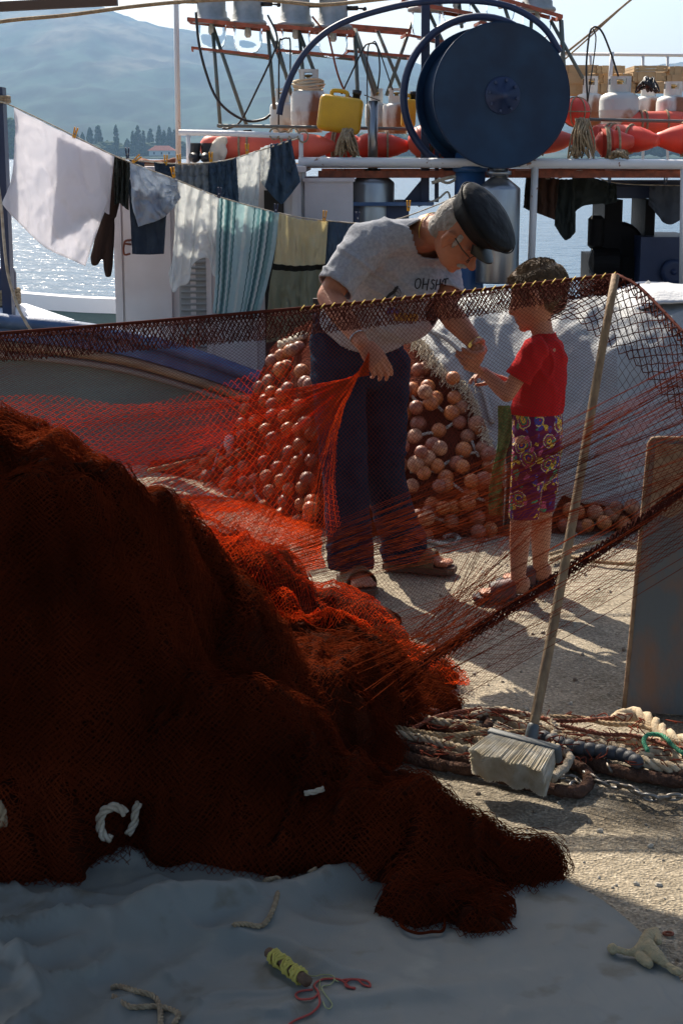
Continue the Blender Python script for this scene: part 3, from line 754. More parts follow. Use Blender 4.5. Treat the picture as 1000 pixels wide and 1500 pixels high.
def rack(px0, px1, ytl, ytr, dy, Y, legs, label):
    c = P((px0 + px1) / 2, ytl + dy, Y); t = thing('lamp_rack', c, label, 'lamp rack', 'rusty racks that hold the fishing lamps')
    d = 0.26
    a, b = P(px0, ytl, Y - d / 2), P(px1, ytr, Y - d / 2); a2, b2 = a + (0.0, d, 0), b + (0.0, d, 0)
    lo = np.array([0, 0, -U(dy, Y)])
    mb = MB()
    for p, q in ((a, b), (a2, b2), (a, a2), (b, b2)): mb.bar(p, q, .016, .022)
    m_ = (a + b) / 2; m2 = (a2 + b2) / 2
    mb.bar(m_, m2, .016, .02)
    for p, q in ((a, b), (a, a2), (b, b2)): mb.bar(p + lo + (.02 if p is a else 0, 0, 0), q + lo, .012, .016)
    for p in (a, b, a2, b2, a * .72 + b * .28, a * .45 + b * .55, a * .2 + b * .8): mb.bar(p, p + lo, .011, .011)
    mb.build('frame', m_orange, t, smooth=False)
    mb = MB(); mb.tube([a2 + lo + (.1, 0, 0), b2 + lo], .010, n=8); mb.build('cross_tube', m_greent, t)
    for p, q in legs:
        mb = MB(); mb.tube([P(*p, Y), P(*q, Y - .1)], .0115, n=8); mb.build('strut', m_greent, t)
rack(276, 392, 28, 40, 38, YL, [((311, 36), (323, 187)), ((311, 36), (362, 186)), ((392, 42), (402, 160)), ((393, 42), (425, 125)), ((405, 60), (430, 150))], 'rusty lamp rack on splayed grey struts at the far left, two lamps in it')
rack(402, 518, 38, 48, 32, YL, [((437, 44), (462, 110)), ((438, 44), (446, 135)), ((520, 48), (526, 190)), ((520, 50), (549, 140))], 'rusty lamp rack in the middle over the gas cylinders, two lamps in it')
rack(505, 600, 37, 45, 34, YL + .25, [((519, 40), (552, 135)), ((553, 46), (590, 136)), ((519, 48), (524, 150)), ((604, 30), (566, 140))], 'empty looking rusty lamp rack left of the blue uprights')
rack(590, 690, 2, 20, 44, YL + .15, [((628, 18), (650, 66)), ((690, 4), (712, 36)), ((672, 4), (676, 40))], 'rusty lamp rack behind the blue uprights and the drum')
rack(700, 822, -12, 24, 40, YL + .15, [((735, 0), (745, 30)), ((820, 26), (826, 120)), ((806, 30), (853, 115)), ((822, 30), (826, 108)), ((778, 25), (776, 60))], 'rusty lamp rack at the right above the drum edge')

def cable(name, pts, Y, r, label, cat, m=m_black, group=None):
    mb = MB(); mb.tube([P(x, y, Y) for x, y in pts], r, n=6, smooth=6); o = mb.build(name, m, loc=P(*pts[-1], Y)); tag(o, label, cat, group)
cable('hose', [(287, 18), (291, 60), (300, 100), (315, 140), (335, 163), (362, 177), (385, 175), (396, 168)], 10.1, .008, 'black gas hose looping down from the leftmost lamp', 'hose')
cable('hose', [(392, 22), (405, 50), (402, 75), (372, 140), (352, 178), (335, 188), (326, 188)], 10.15, .006, 'thin black hose slanting down from the second lamp to the rail', 'hose')
cable('hose', [(408, 185), (409, 70), (413, 58), (421, 56), (425, 62), (425, 115)], 10.15, .005, 'black hose bent in a hairpin above the rope wrapped cylinder', 'hose')
cable('hose', [(457, 24), (470, 40), (480, 50), (495, 110), (510, 140), (528, 146)], 10.15, .006, 'brown hose trailing from the third lamp down to the right', 'hose', m_rust)
cable('hose', [(500, 138), (530, 75), (540, 64), (552, 68), (556, 100), (553, 130)], 10.2, .005, 'black hose bent over the rack left of the blue uprights', 'hose')
cable('hose', [(538, 190), (538, 80), (545, 63), (553, 68), (575, 132)], 10.3, .004, 'thin dark hose rising straight beside the exhaust stack', 'hose')
cable('hose', [(860, 148), (858, 100), (862, 55), (868, 40), (880, 45), (893, 75), (905, 112)], 10.2, .006, 'black hose arched over the crates at the right', 'hose')
cable('hose', [(868, 42), (872, 60), (864, 120), (860, 150)], 10.25, .004, 'thin hose falling straight beside the arched hose', 'hose')
cable('mooring_line', [(750, 138), (850, 60), (930, -6)], 10.6, .007, 'upper tan line running up to the right above the crates', 'rope', m_ropey)
cable('mooring_line', [(752, 152), (850, 66), (922, 0)], 10.6, .005, 'lower thin line running up to the right above the crates', 'rope', m_ropey)
cable('mooring_line', [(-80, 52), (0, 32), (100, 22), (200, 9), (290, 1), (400, -3)], 7.5, .0085, 'tan rope crossing the sky at the top left, the near one', 'rope', m_ropey)
cable('mooring_line', [(370, -2), (420, 3), (470, 7), (520, 3), (620, -8)], 7.8, .0085, 'tan rope sagging over the lamp heads at the top', 'rope', m_ropey)
def beam():
    a, b = P(-120, 16, 7.2), P(172, 1, 7.2)
    mb = MB(); mb.bar(a, b, .05, .038); o = mb.build('wooden_boom', mat('dark boom wood', (0.09, 0.06, 0.045), 0.8), loc=a, smooth=False); tag(o, 'dark wooden boom reaching in at the top left corner', 'boom')
beam()

# ---------------------------------------------------------------- gas cylinders
m_gas = mat('rusty white gas cylinder', (0.62, 0.62, 0.58), 0.5, col2=(0.24, 0.09, 0.035), nscale=6.5, sharp=(0.50, 0.60), bump=0.15, bscale=30, detail=8, stretch=(1, 1, 0.4))
m_gas2 = mat('grey gas cylinder', (0.50, 0.52, 0.50), 0.5, col2=(0.30, 0.16, 0.08), nscale=5, sharp=(0.56, 0.66), bump=0.15, bscale=30, detail=8)
def cylinder(px, pyb, pyt, wpx, Y, m, label):
    b = P(px, pyb, Y); r = U(wpx, Y) / 2; H = U(pyb - pyt, Y); c0 = H * 0.30
    t = thing('gas_cylinder', b, label, 'gas cylinder', 'rusty gas cylinders on the boat')
    hb = H - c0
    mb = MB(); mb.lathe(b, [(r * .75, 0), (r * .8, .02), (r * .97, .05), (r, .08), (r, hb * .45), (r * 1.015, hb * .47), (r, hb * .49), (r, hb - r * .45), (r * .92, hb - r * .2), (r * .7, hb - .01), (r * .35, hb), (0, hb)], n=32)
    bd = mb.build('body', m, t)
    rc = r * .56; mb = MB()
    # collar: ring with a notch cut in the front
    n = 28
    for lo, hi, gap in ((hb - .015, hb + c0 * .45, False), (hb + c0 * .45, hb + c0 * .85, True), (hb + c0 * .85, H, False)):
        for k in range(n):
            a0 = 2 * math.pi * k / n; a1 = 2 * math.pi * (k + 1) / n; am = (a0 + a1) / 2
            if gap and (abs(math.sin(am + math.pi / 2 + math.pi) - 1) < .06 or abs(math.sin(am * 1.0)) > .93): continue
            vs = []
            for rr in (rc, rc - .006):
                for a in (a0, a1):
                    for z in (lo, hi): vs.append(b + (rr * math.cos(a), rr * math.sin(a), z))
            mb.add(vs, [(0, 2, 3, 1), (4, 5, 7, 6), (1, 3, 7, 5), (0, 4, 6, 2)])
    mb.build('collar', m, t, smooth=False)
    mb = MB(); mb.lathe(b, [(.02, hb - .01), (.02, hb + c0 * .3), (.012, hb + c0 * .35), (.012, hb + c0 * .6), (.024, hb + c0 * .62), (.024, hb + c0 * .72), (0, hb + c0 * .74)], n=12); mb.build('valve', mat('tarnished brass', (0.3, 0.2, 0.08), 0.5, 0.8), t)
    return b, r, hb, H, t
CYL = [(452, 194, 108, 50, 10.3, m_gas, 'tall rusty white gas cylinder with rope coiled on its shoulder'),
       (414, 194, 134, 36, 10.75, m_gas2, 'short pale gas cylinder just left of the rope wrapped one'),
       (551, 194, 134, 32, 10.6, m_gas2, 'white gas cylinder directly behind the exhaust stack'),
       (580, 196, 134, 40, 10.5, m_gas, 'rust stained gas cylinder between the exhaust stack and the blue drum'),
       (905, 186, 117, 56, 10.4, m_gas2, 'widest grey white gas cylinder standing behind the red buoys'),
       (947, 186, 124, 38, 10.7, m_gas, 'rusty gas cylinder second from the right, partly behind its neighbours'),
       (983, 184, 124, 46, 10.5, m_gas, 'gas cylinder at the right edge of the photo'),
       (862, 190, 117, 38, 10.9, m_gas, 'gas cylinder behind the red ball buoy, only its collar clear'),
       (1040, 186, 124, 46, 10.5, m_gas, 'gas cylinder cut off past the right edge')]
for c in CYL[:8]:
    b, r, hb, H, t = cylinder(*c)
    if c[0] == 452:
        mb = MB()
        for k in range(5): mb.tube([b + ((r * (.78 + .05 * (k % 3))) * math.cos(a), (r * (.78 + .05 * (k % 3))) * math.sin(a), hb - .01 + .014 * k + .008 * math.sin(a * 2 + k)) for a in np.linspace(0, 2 * math.pi, 33)[:-1]], .007, n=6, closed=True)
        o = mb.build('rope_coil', mat('cream rope', (0.62, 0.52, 0.36), 0.9, bump=.4, bscale=200), loc=b + (0, 0, hb)); tag(o, 'cream rope coiled round the neck of the tall gas cylinder', 'rope')
    if c[0] == 905:
        pass

# ---------------------------------------------------------------- buoys
m_buoy = mat('red orange plastic', (0.80, 0.055, 0.025), 0.5, col2=(0.55, 0.06, 0.035), nscale=7, detail=8, sharp=(.45, .75), bump=0.05, bscale=12, trans=0.12)
m_buoy2 = mat('faded salmon plastic', (0.85, 0.14, 0.08), 0.5, col2=(0.62, 0.11, 0.07), nscale=7, detail=8, sharp=(.45, .75), bump=0.05, bscale=12, trans=0.12)
def buoy(p0, p1, Y0, Y1, rpx, label, m=m_buoy, tip=True):
    a = P(*p0, Y0); b = P(*p1, Y1); L = np.linalg.norm(b - a); r = U(rpx, (Y0 + Y1) / 2); ax = unit(b - a)
    t = thing('marker_buoy', a, label, 'buoy', 'red plastic buoys on the platform')
    pr = [(r * .05, 0), (r * .45, r * .12), (r * .8, r * .4), (r * .97, r * .8), (r, r * 1.2)]
    pr += [(r, L - r * 2.2), (r * .93, L - r * 1.5), (r * .72, L - r * .75), (r * .5, L - r * .25), (r * .42, L), (r * .3, L + r * .12), (r * .04, L + r * .16)] if tip else [(r, L - r * 1.2), (r * .97, L - r * .8), (r * .8, L - r * .4), (r * .45, L - r * .12), (r * .05, L)]
    mb = MB(); mb.lathe(a, pr, ax, n=36); mb.build('shell', m, t)
    T, N, B = frames([a, b])
    for k in (.3, .36, .62):
        mb = MB(); mb.tube([a + ax * L * k + (N[0] * math.cos(t_) + B[0] * math.sin(t_)) * (r + .004) for t_ in np.linspace(0, 6.283, 25)[:-1]], .007, n=6, closed=True); mb.build('lashing', m_ropey, t)
buoy((292, 216), (488, 214), 9.72, 9.72, 18, 'long faded salmon buoy lying along the cabin roof, left of the rope bundle', m_buoy2)
buoy((520, 214), (596, 214), 9.9, 9.9, 18, 'red buoy right of the exhaust stack, end turned to the drum', m_buoy)
buoy((470, 212), (535, 214), 10.05, 10.0, 20, 'red buoy between the rope bundle and the exhaust stack', m_buoy)
buoy((600, 204), (662, 214), 9.8, 9.95, 23, 'large pale red buoy peeping out left of the blue drum', m_buoy2, False)
buoy((720, 214), (838, 204), 9.85, 9.8, 17, 'red buoy whose tapered tip points right from under the drum', m_buoy2)
buoy((862, 200), (962, 206), 10.0, 9.75, 19, 'bright red buoy with its blunt tip pointing right below the gas cylinders', m_buoy)
buoy((870, 210), (925, 207), 9.7, 9.7, 20, 'red buoy lying close to the rail right of the hanging rope', m_buoy)
buoy((1060, 204), (962, 204), 9.9, 9.9, 22, 'red buoy running out at the right edge of the photo', m_buoy)
buoy((900, 180), (1020, 178), 10.35, 10.4, 15, 'salmon buoy lying behind the others in front of the gas cylinders', m_buoy2)
c = P(843, 164, 10.0); r = U(20, 10.0)
t = thing('ball_buoy', c, 'round red ball buoy held in a rope net right of the drum', 'buoy')
mb = MB(); mb.ell(c, r, n=28, m=18); mb.build('shell', m_buoy, t)
mb = MB()
for k in range(3): mb.tube([c + (r * 1.03) * np.array([math.cos(a) * math.cos(k * 1.05), math.cos(a) * math.sin(k * 1.05), math.sin(a)]) for a in np.linspace(0, 6.283, 29)[:-1]], .004, n=5, closed=True)
mb.tube([c + (r * 1.03) * np.array([math.cos(a), math.sin(a), 0]) for a in np.linspace(0, 6.283, 29)[:-1]], .004, n=5, closed=True); mb.build('rope_net', m_ropey, t)

# hanging rope bundles
def bundle(px, py0, py1, wpx, Y, label, n=26, m=m_ropey):
    mb = MB(); rg = random.Random(px)
    for k in range(n):
        x = px + rg.uniform(-wpx, wpx) / 2 * .45; x2 = px + rg.uniform(-wpx, wpx) / 2; yb = py1 - rg.uniform(0, .35) * (py1 - py0)
        mb.tube([P(x, py0 + rg.uniform(0, 4), Y + rg.uniform(-.03, .03)), P((x + x2) / 2 - 3, (py0 + yb) / 2, Y - .05 + rg.uniform(-.03, .03)), P(x2, yb, Y + rg.uniform(-.04, .04)), P((x + x2) / 2 + 4, (py0 + yb) / 2 + 2, Y + rg.uniform(-.05, .05)), P(x + 2, py0 + 2, Y)], .0055, n=5, smooth=4)
    o = mb.build('rope_bundle', m, loc=P(px, py1, Y)); tag(o, label, 'rope')
bundle(508, 188, 234, 34, 9.6, 'grey brown rope bundle hanging under the yellow can')
bundle(852, 172, 234, 44, 9.6, 'tan rope bundle hanging over the rail below the ball buoy')
bundle(948, 112, 136, 40, 10.4, 'dark rope tangle heaped on top of the gas cylinders', 20, m_black)
bundle(905, 218, 234, 34, 9.58, 'small rope loops lying on the rail below the red buoy', 12)
mb = MB()
for k in range(9):
    a0 = k * .7; c = P(228 + 3 * math.sin(k), 246 - k * 1.2, 9.75)
    mb.tube([c + (U(32 - k, 9.7) * math.cos(a), .10 * math.sin(a), .012 * math.sin(2 * a + k)) for a in np.linspace(0, 6.283, 25)[:-1]], .010, n=6, closed=True)
o = mb.build('rope_coil', mat('rusty brown rope', (0.22, 0.09, 0.05), .9), loc=P(228, 248, 9.75)); tag(o, 'rusty brown rope coil lying on the cabin roof behind the pegs', 'rope')
mb = MB()
for k in range(4):
    c = P(402 + k * 14, 196 + (k % 2) * 4, 9.55); mb.tube([c + (U(7, 9.5) * math.cos(a), .03 * math.sin(a), U(8, 9.5) * math.sin(a)) for a in np.linspace(0, 6.283, 15)[:-1]], .005, n=5, closed=True)
o = mb.build('rope_loops', m_ropey, loc=P(420, 200, 9.55)); tag(o, 'small tan loops of rope tied on the white cabin rail', 'rope')

# ---------------------------------------------------------------- jerry cans, boots, crates, exhausts
m_yel = mat('yellow plastic', (0.72, 0.42, 0.02), 0.42, col2=(0.60, 0.33, 0.02), nscale=6, trans=0.15, bump=.05, bscale=20)
def can(px, py, w, h, d, Y, rot, label, m=m_yel):
    c = P(px, py, Y); W2, H2 = U(w, Y) / 2, U(h, Y) / 2
    t = thing('jerry_can', c - (0, 0, H2), label, 'jerry can')
    M = np.array(Matrix.Rotation(rot, 3, 'Y'))
    mb = MB(); mb.box(c + (-W2, -d / 2, -H2), c + (W2, d / 2, H2), M, c); b = mb.build('body', m, t, smooth=True)
    bv = b.modifiers.new('b', 'BEVEL'); bv.width = min(W2, H2, d / 2) * .42; bv.segments = 4
    q = lambda x, y, z: c + M @ np.array([x, y, z])
    mb = MB(); mb.tube([q(-W2 * .5, 0, H2 * .95), q(-W2 * .45, 0, H2 * 1.25), q(W2 * .15, 0, H2 * 1.25), q(W2 * .2, 0, H2 * .95)], .012, n=8, smooth=5); mb.build('handle', m, t)
    mb = MB(); mb.lathe(q(W2 * .62, 0, H2 * .92), [(.022, 0), (.022, .03), (.026, .03), (.026, .055), (0, .056)], M @ np.array([0, 0, 1.0]), n=16); mb.build('screw_cap', m_black, t)
can(498, 168, 62, 50, .16, 9.75, R(8), 'yellow jerry can tilted on its side above the rope bundle')
can(352, 222, 40, 34, .14, 9.75, R(-4), 'mustard jerry can behind the white sack on the cabin roof', mat('dull mustard plastic', (0.5, 0.27, 0.02), .5, trans=.1))
can(598, 166, 20, 38, .16, 10.3, R(3), 'narrow yellow can squeezed between gas cylinder and blue drum')
def boot(px, Y, label):
    b = P(px, 236, Y); mb = MB(); t = thing('rubber_boot', b, label, 'boot')
    r = U(8.5, Y); H = U(25, Y)
    mb.lathe(b, [(r * .75, 0), (r * .8, .02), (r * .85, H * .5), (r, H), (r * .9, H), (r * .72, H * .5), (r * .6, .03)], n=20); mb.ell(b + (0, -.05, .02), (.035, .07, .03)); mb.build('shaft', m_black, t)
boot(286, 9.62, 'black rubber boot standing left in the pair on the cabin roof'); boot(303, 9.62, 'black rubber boot standing right in the pair, next to the white sack')
mb = MB(); c = P(322, 222, 9.62)
mb.tube([c + (-.035, 0, -.06), c + (-.03, 0, .0), c + (0, 0, .05), c + (.045, 0, .065)], [.022, .04, .035, .02], n=12, smooth=5); mb.tube([c + (.0, 0, .05), c + (.02, -.02, 0), c + (.01, 0, -.05)], [.02, .03, .015], n=10, smooth=5)
o, _v = remesh(mb, 'cloth_sack', mat('white sackcloth', (0.55, 0.5, 0.42), .9, bump=.5, bscale=30), None, .008, 3, lambda V, N: .008 * fbm(V * 30, 3)); tag(o, 'crumpled off white cloth sack between the boots and the mustard can', 'sack')
def crate(px0, px1, py0, py1, Y, d, label, seed):
    a = P(px0, py1, Y); b = P(px1, py0, Y); rg = random.Random(seed); t = thing('wooden_crate', ((a[0] + b[0]) / 2, Y, a[2]), label, 'crate', 'wooden fish crates stacked at the stern')
    mw = m_crate
    for side_ in ('front', 'back', 'left', 'right'):
        mb = MB(); n = 2; h = (b[2] - a[2]) / n
        for k in range(n):
            z0 = a[2] + k * h + .001; z1 = z0 + h - .002
            if side_ == 'front': mb.box((a[0], Y, z0), (b[0], Y + .012, z1))
            if side_ == 'back': mb.box((a[0], Y + d - .012, z0), (b[0], Y + d, z1))
            if side_ == 'left': mb.box((a[0] + .001, Y + .013, z0), (a[0] + .013, Y + d - .013, z1))
            if side_ == 'right': mb.box((b[0] - .013, Y + .013, z0), (b[0] - .001, Y + d - .013, z1))
        if side_ == 'front':
            for x in (a[0] + .03, b[0] - .07): mb.box((x, Y - .012, a[2]), (x + .04, Y - .001, b[2]))
        mb.build('side_panel', mw, t, smooth=False)
m_crate = mat('pale crate wood', (0.50, 0.36, 0.20), 0.8, col2=(0.36, 0.24, 0.13), nscale=5, stretch=(.3, 1, 2), bump=.2, bscale=30)
CR = [(824, 872, 108, 122), (826, 876, 95, 107), (876, 925, 108, 121), (874, 915, 96, 107), (926, 975, 106, 119), (928, 978, 96, 105), (976, 1040, 110, 122), (980, 1042, 97, 109), (872, 930, 122, 136), (935, 1000, 120, 134), (826, 868, 124, 138)]
CL = ['leftmost crate of the middle course, right of the drum', 'leftmost crate on the top course, right of the drum', 'second crate of the middle course', 'second crate on the top course', 'third crate of the middle course',
      'third crate on the top course', 'rightmost crate of the middle course', 'rightmost crate on the top course', 'bottom course crate behind the widest gas cylinder', 'bottom course crate behind the right gas cylinders', 'bottom course crate nearest the drum']
for i, (q, l_) in enumerate(zip(CR, CL)): crate(*q, 11.0 + .02 * (i % 3), .4, 'pale wooden fish crate, ' + l_, i)
def exhaust(px, ytop, ybt, ybb, w, sw, Y, label, flange):
    b = P(px, ybb, Y); r = U(w, Y) / 2; rs = U(sw, Y) / 2; hb = U(ybb - ybt, Y); H = U(ybb - ytop, Y)
    t = thing('exhaust_silencer', b, label, 'exhaust silencer', 'steel exhaust silencers')
    mb = MB(); mb.lathe(b, [(r * .98, 0), (r, .01), (r, hb - .01), (r * .97, hb), (r * .75, hb + r * .18), (rs * 1.6, hb + r * .42), (rs, hb + r * .5)], n=40); mb.build('body', m_steel, t)
    mb = MB(); mb.lathe(b, [(rs, hb + r * .4), (rs, H), (rs * .85, H), (rs * .85, H - .1)], n=24); mb.build('stack', m_steel, t)
    for z in flange:
        mb = MB(); mb.lathe(b, [(rs, z), (rs * 2.1, z), (rs * 2.1, z + .022), (rs, z + .022)], n=24)
        for k in range(4): a = k * 1.57 + .8; mb.lathe(b + (rs * 1.75 * math.cos(a), rs * 1.75 * math.sin(a), z - .012), [(.009, 0), (.009, .045)], n=6)
        mb.build('flange', m_steel, t)
    return b, H, rs, t
b, H, rs, t = exhaust(545, 160, 272, 420, 62, 14, 9.7, 'slim steel exhaust stack left of the blue drum, flap on top', [U(420 - 262, 9.7)])
mb = MB(); p = b + (0, 0, H); mb.add([p + (-.05, -.03, .03), p + (.04, -.03, -.002), p + (.04, .03, -.002), p + (-.05, .03, .03), p + (-.05, -.03, .034), p + (.04, -.03, .002), p + (.04, .03, .002), p + (-.05, .03, .034)], [(3, 2, 1, 0), (4, 5, 6, 7), (0, 1, 5, 4), (1, 2, 6, 5), (2, 3, 7, 6), (3, 0, 4, 7)]); mb.build('rain_flap', m_black, t, smooth=False)
exhaust(727, 236, 280, 414, 62, 17, 9.45, 'wide steel exhaust silencer standing behind the capped man', [U(414 - 262, 9.45)])
def bluebox():
    a = P(512, 320, 9.6); b = P(604, 296, 9.6)
    t = thing('engine_box', ((a[0] + b[0]) / 2, 9.8, 0.1), 'dark blue engine box with a flat lid in front of the exhaust stack', 'box')
    mb = MB(); mb.box((a[0] + .02, 9.6, .1), (b[0] - .02, 10.1, b[2] - .02)); mb.build('case', m_navy, t, smooth=False)
    mb = MB(); mb.box((a[0] - .02, 9.55, b[2] - .02), (b[0] + .12, 10.15, b[2])); mb.build('lid', m_blue, t, smooth=False)
bluebox()
# bow post, bollard with rope
t = thing('bow_post', P(2, 300, 8.9), 'dark blue post with rope turns at the left edge, holding the washing line', 'post')
mb = MB(); a = P(1, 128, 8.95); mb.box((a[0] - .03, 8.9, .3), (a[0] + .020, 9.0, a[2])); mb.build('post', m_navy, t, smooth=False)
mb = MB()
for k in range(3): mb.tube([a + (.045 * math.cos(q), .0 + .065 * math.sin(q), -.05 - .012 * k) for q in np.linspace(0, 6.283, 20)[:-1]], .008, n=6, closed=True)
mb.build('rope_turns', m_ropey, t)
a = P(8, 470, 9.2)
t = thing('bollard', (a[0], 9.2, .4), 'navy bollard with tan mooring rope wound on it at the left edge', 'bollard')
z0 = .35; zt = P(8, 392, 9.2)[2]
mb = MB(); mb.lathe((a[0], 9.2, 0), [(.072, z0), (.072, zt - .03), (.06, zt), (0, zt + .002)], n=24); mb.build('post', m_navy, t)
mb = MB()
for k in range(5): rope(mb, [np.array((a[0], 9.2, 0)) + (.085 * math.cos(q), .085 * math.sin(q), P(8, 443, 9.2)[2] + k * .017 + .004 * math.sin(q)) for q in np.linspace(0, 6.2, 12)], .011, smooth=4)
mb.build('mooring_turns', m_ropey, t)
cable('rope', [(-6, 250), (2, 300), (6, 350), (12, 400), (25, 445), (40, 475), (52, 492)], 8.7, .008, 'pale rope hanging down beside the bollard at the left edge', 'rope', m_ropew)
# pale blue foredeck board
a, b_ = P(-120, 440, 9.0), P(105, 474, 9.0)
mb = MB(); mb.add([P(-120, 440, 9.3), P(40, 452, 9.3), P(110, 476, 8.95), P(-120, 480, 8.95)], [(0, 1, 2, 3)]); 
o = mb.build('foredeck', mat('paler blue deck', (0.45, 0.52, 0.60), .5), boat, smooth=False); sd = o.modifiers.new('s', 'SOLIDIFY'); sd.thickness = .03
# ================================================================== LAUNDRY
def cloth_mat(name, col, trans=0.45, col2=None, bump=.25, bscale=350, nscale=8):
    return mat(name, col, 0.9, col2=col2, nscale=nscale, bump=bump, bscale=bscale, trans=trans, spec=.1)
def cloth(name, label, cat, top, bot, Y, m, amp=.012, nf=5, nu=60, nv=50, left=None, right=None, seed=0, par=None, thick=.004, group=None, holes=None):
    tu = np.linspace(0, 1, nu); T = interp_curve([P(x, y, Y) for x, y in top], tu); B = interp_curve([P(x, y, Y) for x, y in bot], tu)
    A = np.zeros((nu, nv, 3)); tv = np.linspace(0, 1, nv)
    for j, v in enumerate(tv): A[:, j] = T * (1 - v) + B * v
    for edge, col_ in ((left, 0), (right, 1)):
        if edge:
            E = interp_curve([P(x, y, Y) for x, y in edge], tv); base = A[0] if col_ == 0 else A[-1]; d = E - base
            w = (1 - tu) if col_ == 0 else tu
            A = A + (w ** 2)[:, None, None] * d[None]
    Uu, Vv = np.meshgrid(tu, tv, indexing='ij')
    ph = seed * 1.7
    f = np.sin(2 * math.pi * (nf * Uu + .35 * Vv * fbm(np.stack([Uu * 2 + ph, Vv, Uu * 0 + seed], -1), 2) + ph)) * (0.35 + .65 * (1 - Vv) * .6 + .3 * Vv)
    f = f + 1.9 * fbm(np.stack([Uu * 5 + ph + Vv, Vv * 3.5, Uu * 0 + seed * 3.1], -1), 4) + .7 * np.clip(1 - np.abs(fbm(np.stack([Uu * 6 + ph - Vv * 2, Vv * 4, Uu * 0 + seed], -1), 3)) * 4, 0, 1)
    A[..., 1] += amp * f
    A[..., 2] -= (0.25 * amp * np.abs(np.sin(math.pi * 2 * Uu * nf)))[...] * (1 - Vv)
    mb = MB(); mb.grid(A)
    o = mb.build(name, m, par, loc=None if par else P(*top[0], Y))
    s = o.modifiers.new('thickness', 'SOLIDIFY'); s.thickness = thick; s.offset = 0
    if not par: tag(o, label, cat, group)
    return o
m_sheet = cloth_mat('pale lilac cotton', (0.76, 0.76, 0.80), .6, bump=.3, bscale=180)
m_wt = cloth_mat('white cotton', (0.78, 0.80, 0.80), .6)
m_gt = cloth_mat('pale grey blue cotton', (0.50, 0.56, 0.64), .5, col2=(0.44, 0.50, 0.58))
m_den = cloth_mat('dark denim', (0.025, 0.038, 0.06), .12, col2=(0.045, 0.062, 0.09))
m_navyc = cloth_mat('faded navy cotton', (0.075, 0.115, 0.165), .3, col2=(0.055, 0.085, 0.13))
m_dk = cloth_mat('dark olive knit', (0.035, 0.04, 0.035), .1, bump=.6, bscale=120)
m_br = cloth_mat('dark brown fleece', (0.04, 0.025, 0.02), .1)
m_gr = cloth_mat('grey knit', (0.22, 0.24, 0.26), .3, bump=.6, bscale=150)
Y1 = 8.86; Y2 = 9.2
LINE1 = [(8, 152), (20, 156), (170, 229), (260, 264), (320, 288), (408, 312), (478, 322), (560, 325), (620, 300), (660, 282)]
cable('washing_line', [(-2, 148), (20, 156), (95, 192), (170, 229), (260, 264), (320, 288), (408, 312), (478, 323), (560, 326), (640, 300), (672, 284)], Y1, .0035, 'near washing line from the blue post down across the cabin to behind the man', 'washing line', m_ropew)
cable('washing_line', [(150, 226), (200, 235), (262, 240), (325, 236), (375, 222), (436, 203)], Y2, .0035, 'second washing line close above the cabin roof, tied to the white rail', 'washing line', m_ropew)
cable('washing_line', [(770, 258), (815, 262), (850, 250), (900, 268), (1000, 272), (1080, 275)], 9.9, .003, 'thin washing line strung under the pipe rail at the right', 'washing line', m_ropew)
cloth('bed_sheet', 'large pale lilac sheet with a darker overlap, leftmost on the washing line', 'laundry', [(21, 157), (60, 177), (110, 201), (168, 229)], [(4, 298), (22, 320), (66, 362), (125, 390)], Y1, m_sheet, .014, 2, left=[(21, 157), (23, 200), (18, 260), (4, 298)], right=[(168, 229), (160, 290), (142, 340), (125, 390)], seed=1)
cloth('bed_sheet', 'second layer of the lilac sheet showing as a paler flap at its right edge', 'laundry', [(80, 188), (166, 228)], [(70, 345), (140, 312), (160, 314)], Y1 + .05, m_sheet, .01, 2, seed=2)
cloth('sweater', 'dark olive sweater bunched on the line right of the lilac sheet', 'laundry', [(167, 228), (178, 231), (190, 237)], [(168, 300), (176, 298), (188, 308)], Y1 + .02, m_dk, .02, 3, seed=3)
t = thing('sweatpants', P(165, 235, Y1 + .12), 'dark brown sweatpants hanging behind the sweater with cuffs down', 'laundry')
mb = MB()
mb.loft([(P(172, 232, Y1 + .12), (U(9, 9), 0, 0), (0, .02, 0)), (P(165, 280, Y1 + .12), (U(14, 9), 0, 0), (0, .03, 0)), (P(157, 318, Y1 + .12), (U(14, 9), 0, 0), (0, .03, 0))])
mb.loft([(P(158, 310, Y1 + .12), (U(9, 9), 0, 0), (0, .03, 0)), (P(148, 350, Y1 + .12), (U(9, 9), 0, 0), (0, .03, 0)), (P(141, 376, Y1 + .12), (U(8, 9), 0, 0), (0, .025, 0)), (P(140, 386, Y1 + .12), (U(5, 9), 0, 0), (0, .02, 0))])
mb.loft([(P(160, 312, Y1 + .14), (U(8, 9), 0, 0), (0, .03, 0)), (P(159, 360, Y1 + .14), (U(9, 9), 0, 0), (0, .03, 0)), (P(159, 392, Y1 + .14), (U(7, 9), 0, 0), (0, .025, 0)), (P(159, 404, Y1 + .14), (U(4.5, 9), 0, 0), (0, .02, 0))])
remesh(mb, 'fabric', m_br, t, .008, 4, lambda V, N: .007 * fbm(V * (25, 25, 10), 3))
cloth('t_shirt', 'pale grey blue shirt bunched on the line over the jeans', 'laundry', [(190, 236), (225, 250), (260, 263)], [(203, 332), (240, 318), (265, 290)], Y1, m_gt, .022, 3, left=[(190, 236), (193, 270), (194, 300), (203, 332)], seed=4)
cloth('jeans', 'folded dark denim jeans below the pale grey blue shirt', 'laundry', [(188, 262), (218, 270), (246, 276)], [(194, 372), (215, 373), (240, 372)], Y1 + .06, m_den, .008, 2, seed=5)
